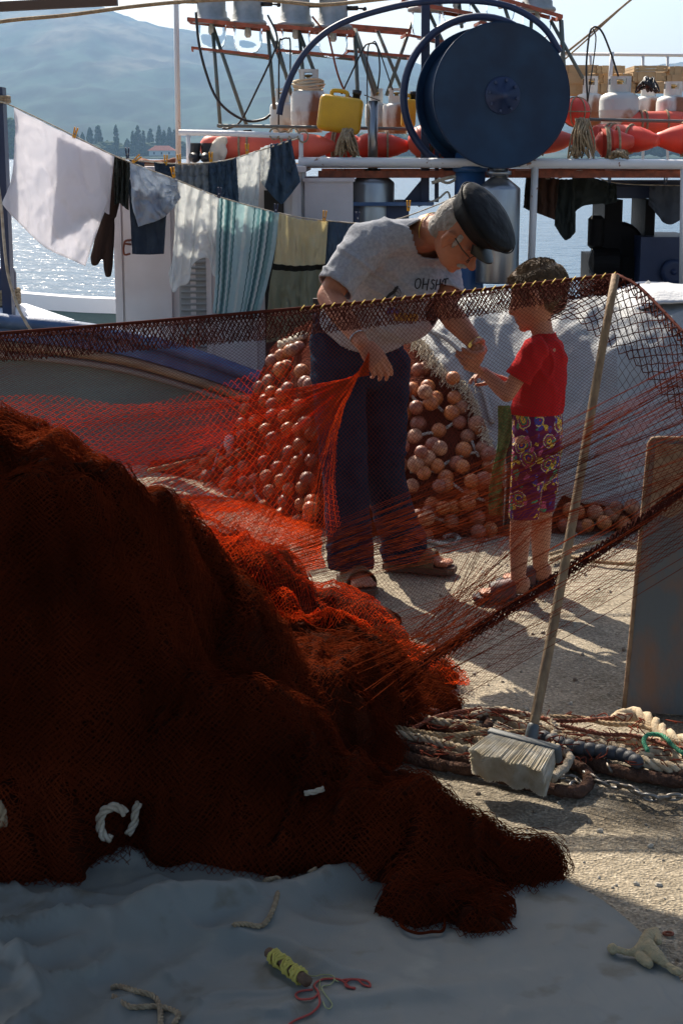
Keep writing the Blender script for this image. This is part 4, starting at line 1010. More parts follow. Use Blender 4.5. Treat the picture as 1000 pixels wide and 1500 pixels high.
cloth('t_shirt', 'white T-shirt hanging upside down in front of the grey shutter', 'laundry', [(255, 263), (290, 276), (321, 289)], [(247, 402), (254, 428), (262, 420), (276, 414), (280, 392), (292, 380), (306, 380), (311, 402), (318, 407)], Y1, m_wt, .016, 4, left=[(255, 263), (256, 330), (252, 380), (247, 402)], seed=6, nu=90)
# towel with teal pattern
m_teal = cloth_mat('teal patterned towelling', (0.24, 0.42, 0.44), .6, bump=.6, bscale=260)
def pattern(m, stops, wave=None):
    nt = m.node_tree; n = nt.nodes; l = nt.links; uv = n.new('ShaderNodeUVMap'); sx = n.new('ShaderNodeSeparateXYZ'); l.new(uv.outputs[0], sx.inputs[0])
    r = ramp(m, stops)
    src = sx.outputs[0]
    if wave:
        s = n.new('ShaderNodeMath'); s.operation = 'SINE'; mu = n.new('ShaderNodeMath'); mu.operation = 'MULTIPLY'; mu.inputs[1].default_value = wave[0]
        l.new(sx.outputs[1], mu.inputs[0]); l.new(mu.outputs[0], s.inputs[0]); ma = n.new('ShaderNodeMath'); ma.operation = 'MULTIPLY_ADD'; ma.inputs[1].default_value = wave[1]
        l.new(s.outputs[0], ma.inputs[0]); l.new(sx.outputs[0], ma.inputs[2]); src = ma.outputs[0]
    l.new(src, r.inputs[0]); col = r.outputs[0]
    l.new(col, n['Principled BSDF'].inputs['Base Color'])
    for q in n:
        if q.type == 'BSDF_TRANSLUCENT': l.new(col, q.inputs[0])
    return sx
tl, td, tg, tw = (0.56, 0.70, 0.72), (0.13, 0.26, 0.29), (0.32, 0.50, 0.52), (0.72, 0.80, 0.80)
pattern(m_teal, [(0, tl), (.05, td), (.08, tw), (.12, tg), (.15, td), (.20, tg), (.23, tw), (.26, tg), (.29, td), (.31, tl), (.44, tw), (.50, tl), (.60, td), (.62, tl), (.66, tg), (.70, tw), (.72, td), (.77, tg), (.80, tw), (.84, td), (.87, tg), (.93, tl)], (110, .004))
cloth('towel', 'teal towel with dark and white patterned stripes', 'laundry', [(319, 288), (360, 300), (409, 312)], [(312, 458), (345, 466), (376, 468)], Y1, m_teal, .012, 3, left=[(319, 288), (317, 350), (316, 410), (312, 458)], right=[(409, 312), (402, 370), (388, 430), (376, 468)], seed=7)
m_crm = cloth_mat('cream and olive towelling', (0.55, 0.5, 0.33), .55, bump=.5, bscale=260)
sx = pattern(m_crm, [(0, (0.72, 0.66, 0.46)), (.385, (0.035, 0.035, 0.03)), (.43, (0.36, 0.37, 0.27))])
r_ = [q for q in m_crm.node_tree.nodes if q.type == 'VALTORGB'][-1]; m_crm.node_tree.links.new(sx.outputs[1], r_.inputs[0])
cloth('towel', 'cream and olive towel with one black stripe, right of the teal towel', 'laundry', [(408, 311), (440, 320), (480, 323)], [(390, 502), (430, 496), (470, 485)], Y1 + .02, m_crm, .018, 3, left=[(408, 311), (403, 370), (394, 430), (390, 502)], seed=8)
cloth('work_shirt', 'slate blue cloth on the line just left of the man', 'laundry', [(479, 323), (502, 325), (524, 326)], [(474, 420), (500, 424), (520, 426)], Y1 + .01, m_navyc, .008, 2, seed=9)
cloth('work_shirt', 'slate blue cloth partly hidden behind the shoulders of the man', 'laundry', [(523, 325), (560, 326), (596, 316)], [(520, 410), (560, 414), (596, 410)], Y1 + .03, m_navyc, .008, 2, seed=10)
# second line
cloth('socks', 'dark blue cloth at the left end of the second line', 'laundry', [(226, 237), (240, 239), (256, 240)], [(228, 262), (242, 266), (256, 262)], Y2, m_den, .01, 2, nu=24, nv=20, seed=11)
cloth('sweater', 'ribbed grey sweater pegged on the second line', 'laundry', [(257, 240), (280, 241), (304, 238)], [(255, 282), (280, 286), (306, 290)], Y2, m_gr, .016, 5, seed=12)
cloth('t_shirt', 'faded navy shirt next right of the grey sweater', 'laundry', [(303, 238), (325, 236)], [(303, 290), (329, 292)], Y2 + .01, m_navyc, .014, 2, seed=13, nu=30)
cloth('t_shirt', 'faded navy shirt just left of the white leggings', 'laundry', [(325, 236), (346, 230)], [(325, 292), (350, 296)], Y2, m_navyc, .016, 2, seed=14, nu=30)
cloth('leggings', 'white leggings hanging between navy shirt and blue shorts', 'laundry', [(345, 231), (362, 225), (383, 218)], [(350, 298), (365, 302), (378, 302)], Y2, m_wt, .012, 2, seed=15, nu=40)
cloth('sock', 'white sock crumpled between the leggings and the blue shorts', 'laundry', [(382, 216), (398, 210)], [(382, 266), (390, 276), (396, 262)], Y2 + .02, m_wt, .018, 1, seed=16, nu=24)
cloth('shorts', 'faded blue shorts hanging skewed at the right end of the second line', 'laundry', [(396, 211), (412, 208), (426, 203)], [(388, 274), (408, 296), (416, 296), (440, 266)], Y2, m_navyc, .016, 3, left=[(396, 211), (396, 240), (388, 274)], right=[(426, 203), (432, 235), (440, 266)], seed=17)
cloth('cloth_scrap', 'small slate cloth hanging behind the sheet end, near the yellow pegs', 'laundry', [(190, 234), (212, 238)], [(190, 248), (212, 250)], Y2, m_den, .006, 1, nu=16, nv=10, seed=18)
# clothes under the rail at the right
for nm, lb, top, bot, m_, sd in (
    ('jacket', 'dark brown cloth panel hanging left of the white post', [(770, 256), (790, 258)], [(766, 304), (782, 312)], m_br, 21),
    ('jacket', 'brown jacket hanging just right of the white post', [(788, 256), (818, 262)], [(786, 312), (812, 322)], cloth_mat('brown cloth', (0.09, 0.045, 0.03), .2), 22),
    ('trousers', 'black trousers with uneven legs hanging below the red buoy', [(816, 262), (842, 262)], [(812, 330), (822, 346), (830, 352), (842, 340)], m_dk, 23),
    ('shirt', 'black shirt with one sleeve down, next to the dark machine', [(838, 256), (862, 258), (888, 266)], [(828, 330), (846, 306), (862, 300), (888, 298)], m_dk, 24),
    ('shirt', 'small dark cloth hanging above the engine block', [(886, 268), (902, 269)], [(884, 300), (903, 296)], m_dk, 25),
    ('shirt', 'grey shirt hanging at the right edge under the rail', [(951, 271), (998, 272)], [(950, 300), (975, 328), (998, 322)], cloth_mat('slate grey cloth', (0.10, 0.11, 0.13), .3), 26)):
    cloth(nm, lb, 'laundry', top, bot, 9.9, m_, .015, 2, nu=26, nv=26, seed=sd)
def peg(px, py, Y, m, label, rot=0.0):
    c = P(px, py, Y); t = thing('clothes_peg', c, label, 'clothes peg', 'pegs on the washing lines')
    d = unit((math.sin(rot), -.12, math.cos(rot))); s = unit(np.cross(d, (0, 1, 0)))
    for k in (-1, 1):
        mb = MB(); mb.bar(c - d * .022 + s * k * .004, c + d * .034 + s * k * .008, .0075, .010, up=(0, 1, 0)); mb.build('peg_arm', m, t, smooth=False)
    mb = MB(); mb.lathe(c + (0, -.008, 0), [(.005, 0), (.005, .016)], (0, 1, 0), n=8); mb.build('spring', m_steel, t)
m_py = mat('yellow peg plastic', (0.70, 0.36, 0.015), .4, trans=.2); m_pb = mat('dark blue peg plastic', (0.01, 0.03, 0.08), .4)
for px, py, Y, m, lb, ro in ((199, 234, Y1, m_py, 'yellow peg tilted over between sweater and pale blue shirt', .9), (254, 254, Y1, m_py, 'yellow peg joining the pale blue shirt and the white T-shirt', -.15), (321, 284, Y1, m_pb, 'dark blue peg at the left corner of the teal towel', .1),
                             (404, 308, Y1, m_pb, 'dark blue peg between the teal and the cream towel', .1), (475, 318, Y1, m_py, 'mustard peg at the right corner of the cream towel', .1), (524, 320, Y1, m_pb, 'dark blue peg on the slate cloth left of the man', 0),
                             (598, 303, Y1, m_py, 'yellow peg right behind the back of the man', 0), (243, 236, Y2, m_py, 'yellow peg left of the pair on the second line', .05), (263, 235, Y2, m_py, 'yellow peg at the left corner of the grey sweater', -.1),
                             (309, 232, Y2, m_py, 'tan peg between the grey sweater and the navy shirt', 0), (362, 220, Y2, m_py, 'yellow peg on the white leggings', 0), (187, 226, Y1, m_pb, 'dark blue peg at the sweater left of the tilted yellow one', 0), (110, 196, Y1, m_py, 'small tan peg midway on the lilac sheet', .3),
                             (892, 262, 9.9, m_pb, 'dark peg on the small cloth above the engine', 0), (974, 266, 9.9, m_pb, 'dark peg on the grey shirt at the right edge', 0)):
    peg(px, py, Y, m, lb, ro)
mb = MB(); a = P(284, 495, 8.95); 
mb.tube([a, P(284, 525, 8.95), P(279, 535, 8.95)], .006, n=6); mb.tube([P(276, 497, 8.95), P(272, 518, 8.95), P(266, 530, 8.95)], .005, n=6)
o = mb.build('red_cord', mat('red cord', (.4, .06, .03), .8), loc=a); tag(o, 'red cords hanging off the cabin wall above the blue rail', 'cord')
mb = MB()
for k in range(4): mb.tube([P(272, 527, 8.98) + (U(17 - k, 9) * math.cos(q), .01 * k, U(14 - k, 9) * math.sin(q)) for q in np.linspace(0, 6.283, 25)[:-1]], .006, n=6, closed=True)
o = mb.build('hoop_net', mat('grey brown coil', (.16, .12, .11), .9), loc=P(272, 527, 8.98)); tag(o, 'grey rope hoop leaning on the cabin wall behind the blue rail', 'rope')

# ================================================================== FLOAT PILE
m_netdark = mat('dark netting heap', (0.05, 0.018, 0.012), 0.95, col2=(0.11, 0.035, 0.02), nscale=40, bump=0.8, bscale=160, spec=.1)
def yfront(x): return np.interp(x, [-.95, -.7, -.45, -.2, 0.05, .4, 1.0, 1.6, 2.6], [8.25, 8.0, 7.6, 7.1, 6.85, 6.75, 6.85, 6.95, 7.0])
def ytop(x): return np.interp(x, [-.9, -.62, -.35, -.15, .1, .32, .5, 1.0, 1.5, 2.6], [.03, .12, .62, .76, .76, .74, .80, .84, .86, .86])
def mound(x, y, off=0.0):
    x = np.asarray(x, float); y = np.asarray(y, float)
    t = (y - yfront(x)) / 0.85
    z = ytop(x) * np.clip(np.sin(np.clip(t, 0, 1) * math.pi / 2), 0, 1) ** 0.85
    z = z * (1 - .35 * ss(8.1, 8.5, y))
    n = fbm(np.stack([x * 4, y * 4, x * 0 + 5], -1), 4) * .07 * ss(0, .2, z)
    return np.where(t > 0, z + n + off, -0.05 + off * 0)
def hit_mound(px, py, off=0.0, y0=6.0, y1=8.6):
    d = ray(px, py); ys = np.linspace(y0, y1, 900); k = ys / d[1]; q = np.array([0, 0, CH])[None] + k[:, None] * d[None]
    m = q[:, 2] <= mound(q[:, 0], q[:, 1], off)
    i = np.argmax(m) if m.any() else None
    return q[i] if i is not None else None
xs = np.linspace(-1.0, 2.7, 260); ys = np.linspace(6.6, 8.5, 140); X, Y_ = np.meshgrid(xs, ys, indexing='ij')
A = np.stack([X, Y_, mound(X, Y_)], -1)
pile = thing('float_net_pile', (0.8, 7.4, 0), 'big heap of dark netting strung with brown floats behind the man and the boy', 'net heap')
mb = MB(); mb.grid(A, uv=False); mb.build('netting_core', m_netdark, pile)
m_twine_dk = mat('dark net twine', (0.10, 0.035, 0.025), 0.9, spec=.1)
m_twine_br = mat('rust brown net twine', (0.20, 0.045, 0.025), 0.9, spec=.1, trans=.15)
parts = []
for o_ in (.012, .03):
    xs = np.linspace(-.95, .95, 210); ys = np.linspace(6.7, 8.35, 170); X, Y_ = np.meshgrid(xs, ys, indexing='ij')
    X = X + .05 * fbm(np.stack([X * 3 + o_ * 99, Y_ * 3, X * 0], -1), 3); Y_ = Y_ + .06 * fbm(np.stack([X * 3, Y_ * 3 + o_ * 77, X * 0 + 3], -1), 3)
    Z = mound(X, Y_, o_) + .02 * fbm(np.stack([X * 15, Y_ * 15, X * 0 + o_ * 50], -1), 2)
    a, b = net_edges(np.stack([X, Y_, Z], -1), .002); k = (a[:, 2] > .0) & (b[:, 2] > 0); parts.append((a[k], b[k], .0011))
net('loose_netting', parts, m_twine_br, parent=pile)
# floats
FL = [(c[0] / 2 + 250, c[1] / 2 + 480) for c in [(325, 85), (349, 72), (376, 62), (340, 118), (384, 130), (309, 97), (290, 160), (246, 155), (327, 150), (345, 182), (295, 190), (262, 178), (224, 195), (222, 242), (180, 258), (142, 282), (210, 283), (300, 228), (277, 215), (375, 232), (400, 205), (395, 165), (255, 128),
      (130, 375), (180, 378), (205, 372), (155, 395), (107, 438), (163, 460), (205, 500), (246, 448), (160, 480), (272, 527), (288, 575), (380, 345), (412, 312), (348, 368), (370, 396), (300, 345), (345, 300), (376, 300), (350, 425), (325, 450), (290, 480), (385, 470), (408, 555), (425, 550), (420, 520), (345, 590), (375, 610), (405, 640), (335, 510), (412, 390), (275, 395), (240, 350), (215, 410), (385, 70), (300, 260), (330, 205)]]
FR = [(c[0] / 2.5 + 600, c[1] / 2.5 + 560) for c in [(92, 62), (188, 92), (105, 178), (180, 150), (142, 105), (30, 155), (85, 232), (22, 312), (98, 308), (70, 280), (195, 250), (265, 245), (8, 380), (220, 410), (160, 458), (68, 480), (200, 370), (150, 510), (245, 498), (225, 545), (290, 540), (5, 120), (8, 30), (288, 310), (170, 300), (40, 440), (105, 405), (60, 565), (15, 550), (55, 95), (210, 200), (130, 350), (262, 300), (300, 440), (45, 270), (275, 395)]]
FR += [(622, 541), (585, 554), (636, 586), (590, 608), (607, 640), (610, 552), (596, 575), (536, 735), (540, 693), (530, 762), (668, 598), (560, 700), (650, 650), (605, 690), (672, 690)]
FB = [(628 + 222, 773), (870, 752), (893, 754), (910, 768), (936, 760), (860, 772), (845, 750), (826, 770), (838, 745), (925, 745), (905, 748), (882, 766)]
m_float = mat('brown varnished cork float', (0.46, 0.155, 0.040), 0.5, col2=(0.30, 0.09, 0.03), nscale=18, bump=.25, bscale=30)
m_float3 = mat('pale worn float', (0.44, 0.22, 0.12), 0.65, col2=(0.26, 0.11, 0.06), nscale=30, sharp=(.4, .6), bump=.4, bscale=40)
m_float4 = mat('dark stained float', (0.16, 0.06, 0.035), 0.55, col2=(0.30, 0.13, 0.07), nscale=22, sharp=(.4, .6), bump=.3, bscale=40)
m_float2 = mat('chestnut float', (0.28, 0.09, 0.045), 0.5, col2=(0.19, 0.06, 0.035), nscale=18, bump=.25, bscale=30)
fl_mb = MB(); rr = .0325
fl_mb.lathe((0, 0, 0), [(.008, -rr * .93), (.012, -rr * .94), (rr * .5, -rr * .86), (rr * .8, -rr * .62), (rr * .96, -rr * .3), (rr * 1.0, -.002), (rr * 1.012, 0), (rr * 1.0, .002), (rr * .96, rr * .3), (rr * .8, rr * .62), (rr * .5, rr * .86), (.012, rr * .94), (.008, rr * .93)], (0, 0, 1), n=24)
proto = None; FPOS = []
FX = []
def inside(p_, poly):
    c_ = False
    for (x0, y0), (x1, y1) in zip(poly, poly[1:] + poly[:1]):
        if (y0 > p_[1]) != (y1 > p_[1]) and p_[0] < (x1 - x0) * (p_[1] - y0) / (y1 - y0) + x0: c_ = not c_
    return c_
def fill_in(poly, n, known, sep):
    out = []; tries = 0
    while len(out) < n and tries < 6000:
        tries += 1; p_ = (rng.uniform(min(q[0] for q in poly), max(q[0] for q in poly)), rng.uniform(min(q[1] for q in poly), max(q[1] for q in poly)))
        if inside(p_, poly) and all((p_[0] - k_[0]) ** 2 + (p_[1] - k_[1]) ** 2 > sep ** 2 for k_ in known + out): out.append(p_)
    return out
FL = FL + fill_in([(392, 520), (450, 500), (460, 780), (370, 762), (300, 715), (300, 660), (345, 600)], 44, FL, 17)
FR = FR + fill_in([(600, 540), (640, 560), (700, 620), (725, 680), (720, 780), (620, 775), (535, 740)], 26, FR, 19)
for i, (px, py) in enumerate(FL + FR + FB):
    q = hit_mound(px, py, .02)
    if q is None:
        q = G(px, py, .035)
    s = 0.92 + .22 * rng.random()
    if px < 420 and 480 < py < 560: s *= 1.12
    q = q + np.array([0, -.02, .006])
    if any(np.linalg.norm(q - w) < .062 for w in FPOS):
        q = q + rng.normal(0, .02, 3) + (0, -.03, .02)
    FPOS.append(q)
    left = i < len(FL)
    lab = ('brown ball float in the left part of the heap, seen through the red net' if left else 'brown ball float in the heap between the man and the boy') if i < len(FL + FR) else 'brown ball float under the tarpaulin hem right of the boy'
    grp = ('floats in the left part of the heap' if left else 'floats between the man and the boy') if i < len(FL + FR) else 'floats under the tarpaulin hem'
    if proto is None:
        proto = fl_mb.build('net_float', m_float, loc=(0, 0, 0)); o = proto; mes = [proto.data] * 3 + [proto.data.copy() for _ in range(4)]; [me_.materials.__setitem__(0, q_) for me_, q_ in zip(mes[3:], (m_float2, m_float2, m_float3, m_float4))]
    else:
        o = proto.copy(); COL.objects.link(o)
        o.data = mes[int(rng.random() * 7)]
    o.location = tuple(q); o.scale = (s, s, s); o.rotation_euler = (rng.random() * 3, rng.random() * 3, rng.random() * 3); tag(o, lab, 'float', grp)
    o['z'] = 1.0; del o['z']
# float lines through the balls
m_cord = mat('pale grey float line', (0.42, 0.42, 0.38), .85, col2=(.25, .24, .2), nscale=60, bump=.5, bscale=200)
def fline(pts, label, r=.007):
    q = []
    for x, y in pts:
        h_ = hit_mound(x, y, .035); q.append((G(x, y, .03) if h_ is None else h_) + np.array([0, -.015, .0]))
    mb = MB(); rope(mb, q, r, smooth=6); o = mb.build('float_line', m_cord, loc=q[0]); tag(o, label, 'rope')
for pts, lb in (([(600, 575), (612, 588), (636, 592), (648, 602)], 'grey float line near the frayed tarpaulin edge'), ([(598, 642), (625, 634), (642, 632), (665, 618)], 'grey float line across the middle of the heap'),
                ([(600, 690), (640, 688), (655, 676), (694, 662), (720, 668)], 'grey float line running to the green strap'), ([(655, 702), (676, 718), (690, 725), (715, 735)], 'grey float line slanting down at the lower right of the heap'),
                ([(585, 752), (616, 752), (650, 762), (668, 768)], 'grey float line low on the heap beside the trousers'), ([(862, 770), (872, 765), (880, 752), (898, 750)], 'short grey float line looped between floats under the tarpaulin hem'),
                ([(338, 620), (330, 640), (320, 665), (312, 690)], 'grey float line down the left end of the heap'), ([(430, 628), (440, 650), (442, 668)], 'thin float line behind the red net, upper one'), ([(372, 702), (376, 725), (390, 740)], 'thin float line behind the red net, lower one'),
                ([(345, 730), (352, 745), (365, 752), (380, 760)], 'short float line at the lower left of the heap'), ([(700, 600), (690, 640), (700, 668)], 'thin float line close to the torn tarpaulin corner')):
    fline(pts, lb)
# white ball with rope and stick on the left
q = hit_mound(337, 648, .03); q = G(337, 655, .06) if q is None else q
mb = MB(); mb.ell(q + (0, -.03, 0), (.03, .03, .045), n=16, m=10); o = mb.build('white_float', mat('white foam float', (.6, .58, .55), .7, bump=.4, bscale=40), loc=q); tag(o, 'small white float at the left end of the brown float heap', 'float')
a = hit_mound(366, 542, .06); b = hit_mound(392, 520, .06)
if a is not None and b is not None:
    mb = MB(); mb.tube([a + (-.02, -.02, 0), b + (.03, -.02, .02)], .012, n=8); o = mb.build('stick', m_tan, loc=a); tag(o, 'bare wooden stick poking out at the top left of the float heap', 'stick')
mb = MB(); q = [hit_mound(x, y, .05) for x, y in ((392, 515), (410, 505), (428, 498), (446, 490))]; q = [w for w in q if w is not None]
rope(mb, q, .022); o = mb.build('frayed_rope', m_ropew, loc=q[0]); tag(o, 'thick frayed pale rope on top of the float heap left of the man', 'rope')

# woven tarpaulin over the pile
m_tarpw = mat('woven grey white tarpaulin', (0.32, 0.33, 0.33), 0.6, col2=(0.27, 0.28, 0.28), nscale=9, detail=8, bump=0.5, bscale=150, trans=.12)
EDGE = [(604, 470), (606, 503), (625, 520), (650, 548), (680, 576), (697, 600), (712, 640), (722, 668), (740, 700), (765, 735), (800, 770), (822, 742), (850, 735), (880, 738), (910, 742), (950, 748), (1000, 742), (1080, 740)]
def build_cover():
    nu, nv = 170, 110
    sm = np.array(smooth_path([np.array([x, y, 0.0]) for x, y in EDGE], 10))[:, :2]
    d = np.r_[0, np.cumsum(np.linalg.norm(np.diff(sm, axis=0), axis=1))]; d /= d[-1]; u = np.linspace(0, 1, nu)
    ex = np.interp(u, d, sm[:, 0]); ey = np.interp(u, d, sm[:, 1])
    A = np.zeros((nu, nv, 3))
    for i in range(nu):
        q = hit_mound(ex[i], ey[i], .05)
        if q is None: q = G(ex[i], ey[i], .05)
        tx = 0.42 + 2.2 * ss(0, 1, u[i]) ** 1.0; tgt = np.array([tx, 8.35])
        for j in range(nv):
            v = (j / (nv - 1)) ** 1.1; xy = q[:2] * (1 - v) + tgt * v
            A[i, j, :2] = xy
    off = .055 + .0 * A[..., 0]
    f = fbm(np.stack([A[..., 0] * 2.6 + A[..., 1], A[..., 1] * 1.4, A[..., 0] * 0 + 9], -1), 4)
    ridge = 1 - np.abs(fbm(np.stack([A[..., 0] * 2.2 - A[..., 1] * 1.1, A[..., 1] * .9, A[..., 0] * 0 + 4], -1), 3)) * 3.2
    A[..., 2] = np.maximum(mound(A[..., 0], A[..., 1]), .0) + off + .045 * f + .035 * np.clip(ridge, 0, 1) ** 2 + .012 * np.clip(1 - np.abs(fbm(np.stack([A[..., 0] * 6 - A[..., 1] * 5, A[..., 1] * 4 + A[..., 0] * 3, A[..., 0] * 0 + 14], -1), 3)) * 4, 0, 1)
    A[:, 0, 2] -= .012
    mb = MB(); mb.grid(A)
    c = thing('pile_tarpaulin', (1.0, 7.2, 0), 'grey white woven tarpaulin with a frayed edge thrown over the float heap', 'tarpaulin')
    o = mb.build('sheet', m_tarpw, c); s = o.modifiers.new('t', 'SOLIDIFY'); s.thickness = .004
    # fringe along the torn edge
    a = []; b = []
    E = A[:, 0]
    L = np.r_[0, np.cumsum(np.linalg.norm(np.diff(E, axis=0), axis=1))]
    for s_ in np.arange(.02, L[int(nu * .42)], .0012):
        p = np.array([np.interp(s_, L, E[:, k]) for k in range(3)]) + rng.normal(0, .006, 3)
        dirn = unit(np.array([-.5, -.5, -.8]) + rng.normal(0, .6, 3)); ln = .02 + .05 * rng.random()
        q = p + (0, -.02, .01)
        for k in range(4):
            n_ = q + dirn * ln / 4; a.append(q); b.append(n_); q = n_; dirn = unit(dirn + rng.normal(0, .45, 3) + (0, 0, -.2))
    net('fringe', [(np.array(a), np.array(b), .0016)], mat('frayed cream fibre', (0.55, 0.48, 0.36), .9), parent=c)
    mb = MB(); seam = [A[int(nu * t_), int(nv * w)] + (0, -.01, .012) for t_, w in ((.02, .12), (.1, .12), (.18, .11), (.26, .09), (.34, .06))]
    mb.tube(seam, .012, n=8, smooth=6); mb.build('rolled_seam', m_tarpw, c)
build_cover()
m_tw2 = mat('bright white sheeting', (0.5, 0.51, 0.52), .7, bump=.5, bscale=60, trans=.1)
xs = np.linspace(1.28, 3.0, 60); ys = np.linspace(7.6, 8.4, 30); X, Y_ = np.meshgrid(xs, ys, indexing='ij')
Z = .89 + .03 * fbm(np.stack([X * 4, Y_ * 4, X * 0 + 2], -1), 4) + .05 * np.sin((Y_ - 7.6) / .8 * math.pi) + .04 * ss(1.28, 1.5, X) - .12 * ss(1.35, 1.28, X)
mb = MB(); mb.grid(np.stack([X, Y_, Z], -1)); o = mb.build('white_sheeting', m_tw2, loc=(2, 8, .98)); s = o.modifiers.new('t', 'SOLIDIFY'); s.thickness = .01; tag(o, 'bright white sheeting on top of the heap at the right edge', 'sheeting')

# ================================================================== FOREGROUND TARPAULIN
def build_tarp():
    edge = [(-300, 1120), (0, 1180), (300, 1230), (560, 1225), (700, 1215), (800, 1277), (880, 1318), (950, 1378), (1000, 1442), (1060, 1540), (1100, 1800)]
    E = interp_curve([G(x, y, .012) for x, y in edge], np.linspace(0, 1, 260))
    bot = interp_curve([np.array([-1.6, 1.2, .012]), np.array([0, 1.2, .012]), np.array([.78, 1.2, .012])], np.linspace(0, 1, 260))
    nv = 240; v = np.linspace(0, 1, nv); A = E[:, None] * (1 - v)[None, :, None] + bot[:, None] * v[None, :, None]
    X, Y_ = A[..., 0], A[..., 1]
    m_ = ss(0, .03, v)[None, :]
    left = ss(.25, -.45, X)                   # the left part is the crumpled one
    f = fbm(np.stack([X * 2.2 + Y_ * 1.2, Y_ * 3.4 - X * 1.3, X * 0], -1), 4)
    rid = np.clip(1 - np.abs(fbm(np.stack([X * 1.5 - Y_ * .9 + 4, Y_ * 2.6 + X * .8, X * 0 + 1], -1), 3)) * 5, 0, 1) ** 2
    rid2 = np.clip(1 - np.abs(fbm(np.stack([X * 3.5 + Y_ * 2, Y_ * 5 - X * 2, X * 0 + 7], -1), 2)) * 6, 0, 1) ** 2
    Z = .016 + ground_z(X, Y_) * .5 + m_ * ((.005 + .012 * left) * (f + .3) + (.004 + .030 * left) * rid + (.003 + .010 * left) * rid2 + (.002 + .006 * left) * np.clip(1 - np.abs(fbm(np.stack([X * 4 - Y_ * 5, Y_ * 7 + X * 5, X * 0 + 27], -1), 2)) * 9, 0, 1) + (.001 + .002 * left) * np.clip(1 - np.abs(fbm(np.stack([X * 9 + Y_ * 6, Y_ * 6 - X * 8, X * 0 + 37], -1), 2)) * 9, 0, 1))
    # two long folds radiating from under the red lobe
    for (a, b, h, w) in (((0.02, 3.36), (-.95, 2.75), .045, .045), ((-.2, 3.2), (-1.0, 2.95), .04, .045), ((-.35, 3.05), (-.9, 2.6), .03, .04), ((.02, 3.40), (-.6, 2.55), .02, .035), ((.3, 2.9), (-.3, 2.75), .012, .03)):
        a = np.array(a); b = np.array(b); ab = b - a; t = np.clip(((X - a[0]) * ab[0] + (Y_ - a[1]) * ab[1]) / ab.dot(ab), 0, 1)
        dist = np.hypot(X - a[0] - ab[0] * t, Y_ - a[1] - ab[1] * t); Z = Z + h * np.exp(-(dist / w) ** 2) * (0.4 + .6 * np.sin(math.pi * (t * .9 + .1)))
    A[..., 2] = np.maximum(Z, ground_z(X, Y_) + .006)
    mb = MB(); mb.grid(A); 
    m = mat('grey blue plastic tarpaulin', (0.158, 0.172, 0.160), 0.6, col2=(0.195, 0.208, 0.192), nscale=2.5, bump=.25, bscale=22, detail=6)
    nt = m.node_tree; n = nt.nodes; l = nt.links; b = n['Principled BSDF']
    t = n.new('ShaderNodeTexNoise'); t.inputs['Scale'].default_value = 9; t.inputs['Detail'].default_value = 8; tc = n.new('ShaderNodeTexCoord'); l.new(tc.outputs['Object'], t.inputs['Vector'])
    r = ramp(m, [(.30, (.7, .62, .52)), (.42, (1, 1, 1)), (.62, (1, 1, 1)), (.75, (1.25, 1.22, 1.15))], 'LINEAR'); l.new(t.outputs[0], r.inputs[0])
    mx = n.new('ShaderNodeMix'); mx.data_type = 'RGBA'; mx.blend_type = 'MULTIPLY'; mx.inputs[0].default_value = 1
    src = b.inputs['Base Color'].links[0].from_socket; l.new(src, mx.inputs[6]); l.new(r.outputs[0], mx.inputs[7]); l.new(mx.outputs[2], b.inputs['Base Color'])
    prev = None
    for sc, st in ((2.2, .06), (5, .05)):
        t3 = n.new('ShaderNodeTexNoise'); t3.inputs['Scale'].default_value = sc; t3.inputs['Detail'].default_value = 2; t3.inputs['Distortion'].default_value = .6; l.new(tc.outputs['Object'], t3.inputs['Vector'])
        r3 = ramp(m, [(.40, (0, 0, 0)), (.495, (.5, .5, .5)), (.50, (1, 1, 1)), (.505, (.5, .5, .5)), (.60, (0, 0, 0))], 'LINEAR'); l.new(t3.outputs[0], r3.inputs[0])
        bp3 = n.new('ShaderNodeBump'); bp3.inputs['Strength'].default_value = st; bp3.inputs['Distance'].default_value = .012; l.new(r3.outputs[0], bp3.inputs['Height'])
        if prev: l.new(prev.outputs[0], bp3.inputs['Normal'])
        prev = bp3
    l.new(prev.outputs[0], b.inputs['Normal']); b.inputs['Roughness'].default_value = .6
    o = mb.build('ground_tarpaulin', m, loc=(0, 3, 0)); tag(o, 'grey blue plastic tarpaulin spread on the ground in the foreground', 'tarpaulin')
    return o
tarp = build_tarp()
dg = bpy.context.evaluated_depsgraph_get(); dg.update()
def drop(x, y, objs, z0=2.0):
    best = float(ground_z(np.array(x), np.array(y)))
    for o in objs:
        inv = o.matrix_world.inverted(); hit, loc_, *_ = o.ray_cast(inv @ Vector((x, y, z0)), Vector((0, 0, -1)))
        if hit: best = max(best, (o.matrix_world @ loc_).z)
    return best
bpy.context.view_layer.update()
def TP(px, py, h=0.0):
    g = G(px, py, .02); g = G(px, py, drop(g[0], g[1], [tarp]) ); return np.array([g[0], g[1], drop(g[0], g[1], [tarp]) + h])
def scrap(name, pts, r, m, label, cat, ends=True):
    q = [TP(x, y, r * .9) for x, y in pts]; mb = MB(); rope(mb, q, r, smooth=8)
    o = mb.build(name, m, loc=q[0]); tag(o, label, cat); return o
scrap('rope_scrap', [(163, 1450), (176, 1448), (200, 1456), (225, 1462), (234, 1478), (236, 1500), (234, 1530)], .0058, m_ropey, 'longest tan rope scrap, hooked, at the lower left of the tarpaulin', 'rope')
scrap('rope_scrap', [(166, 1463), (190, 1470), (215, 1478), (232, 1478), (250, 1482), (262, 1490), (255, 1505)], .0058, m_ropey, 'tan rope scrap crossing under the hooked one at the lower left', 'rope')
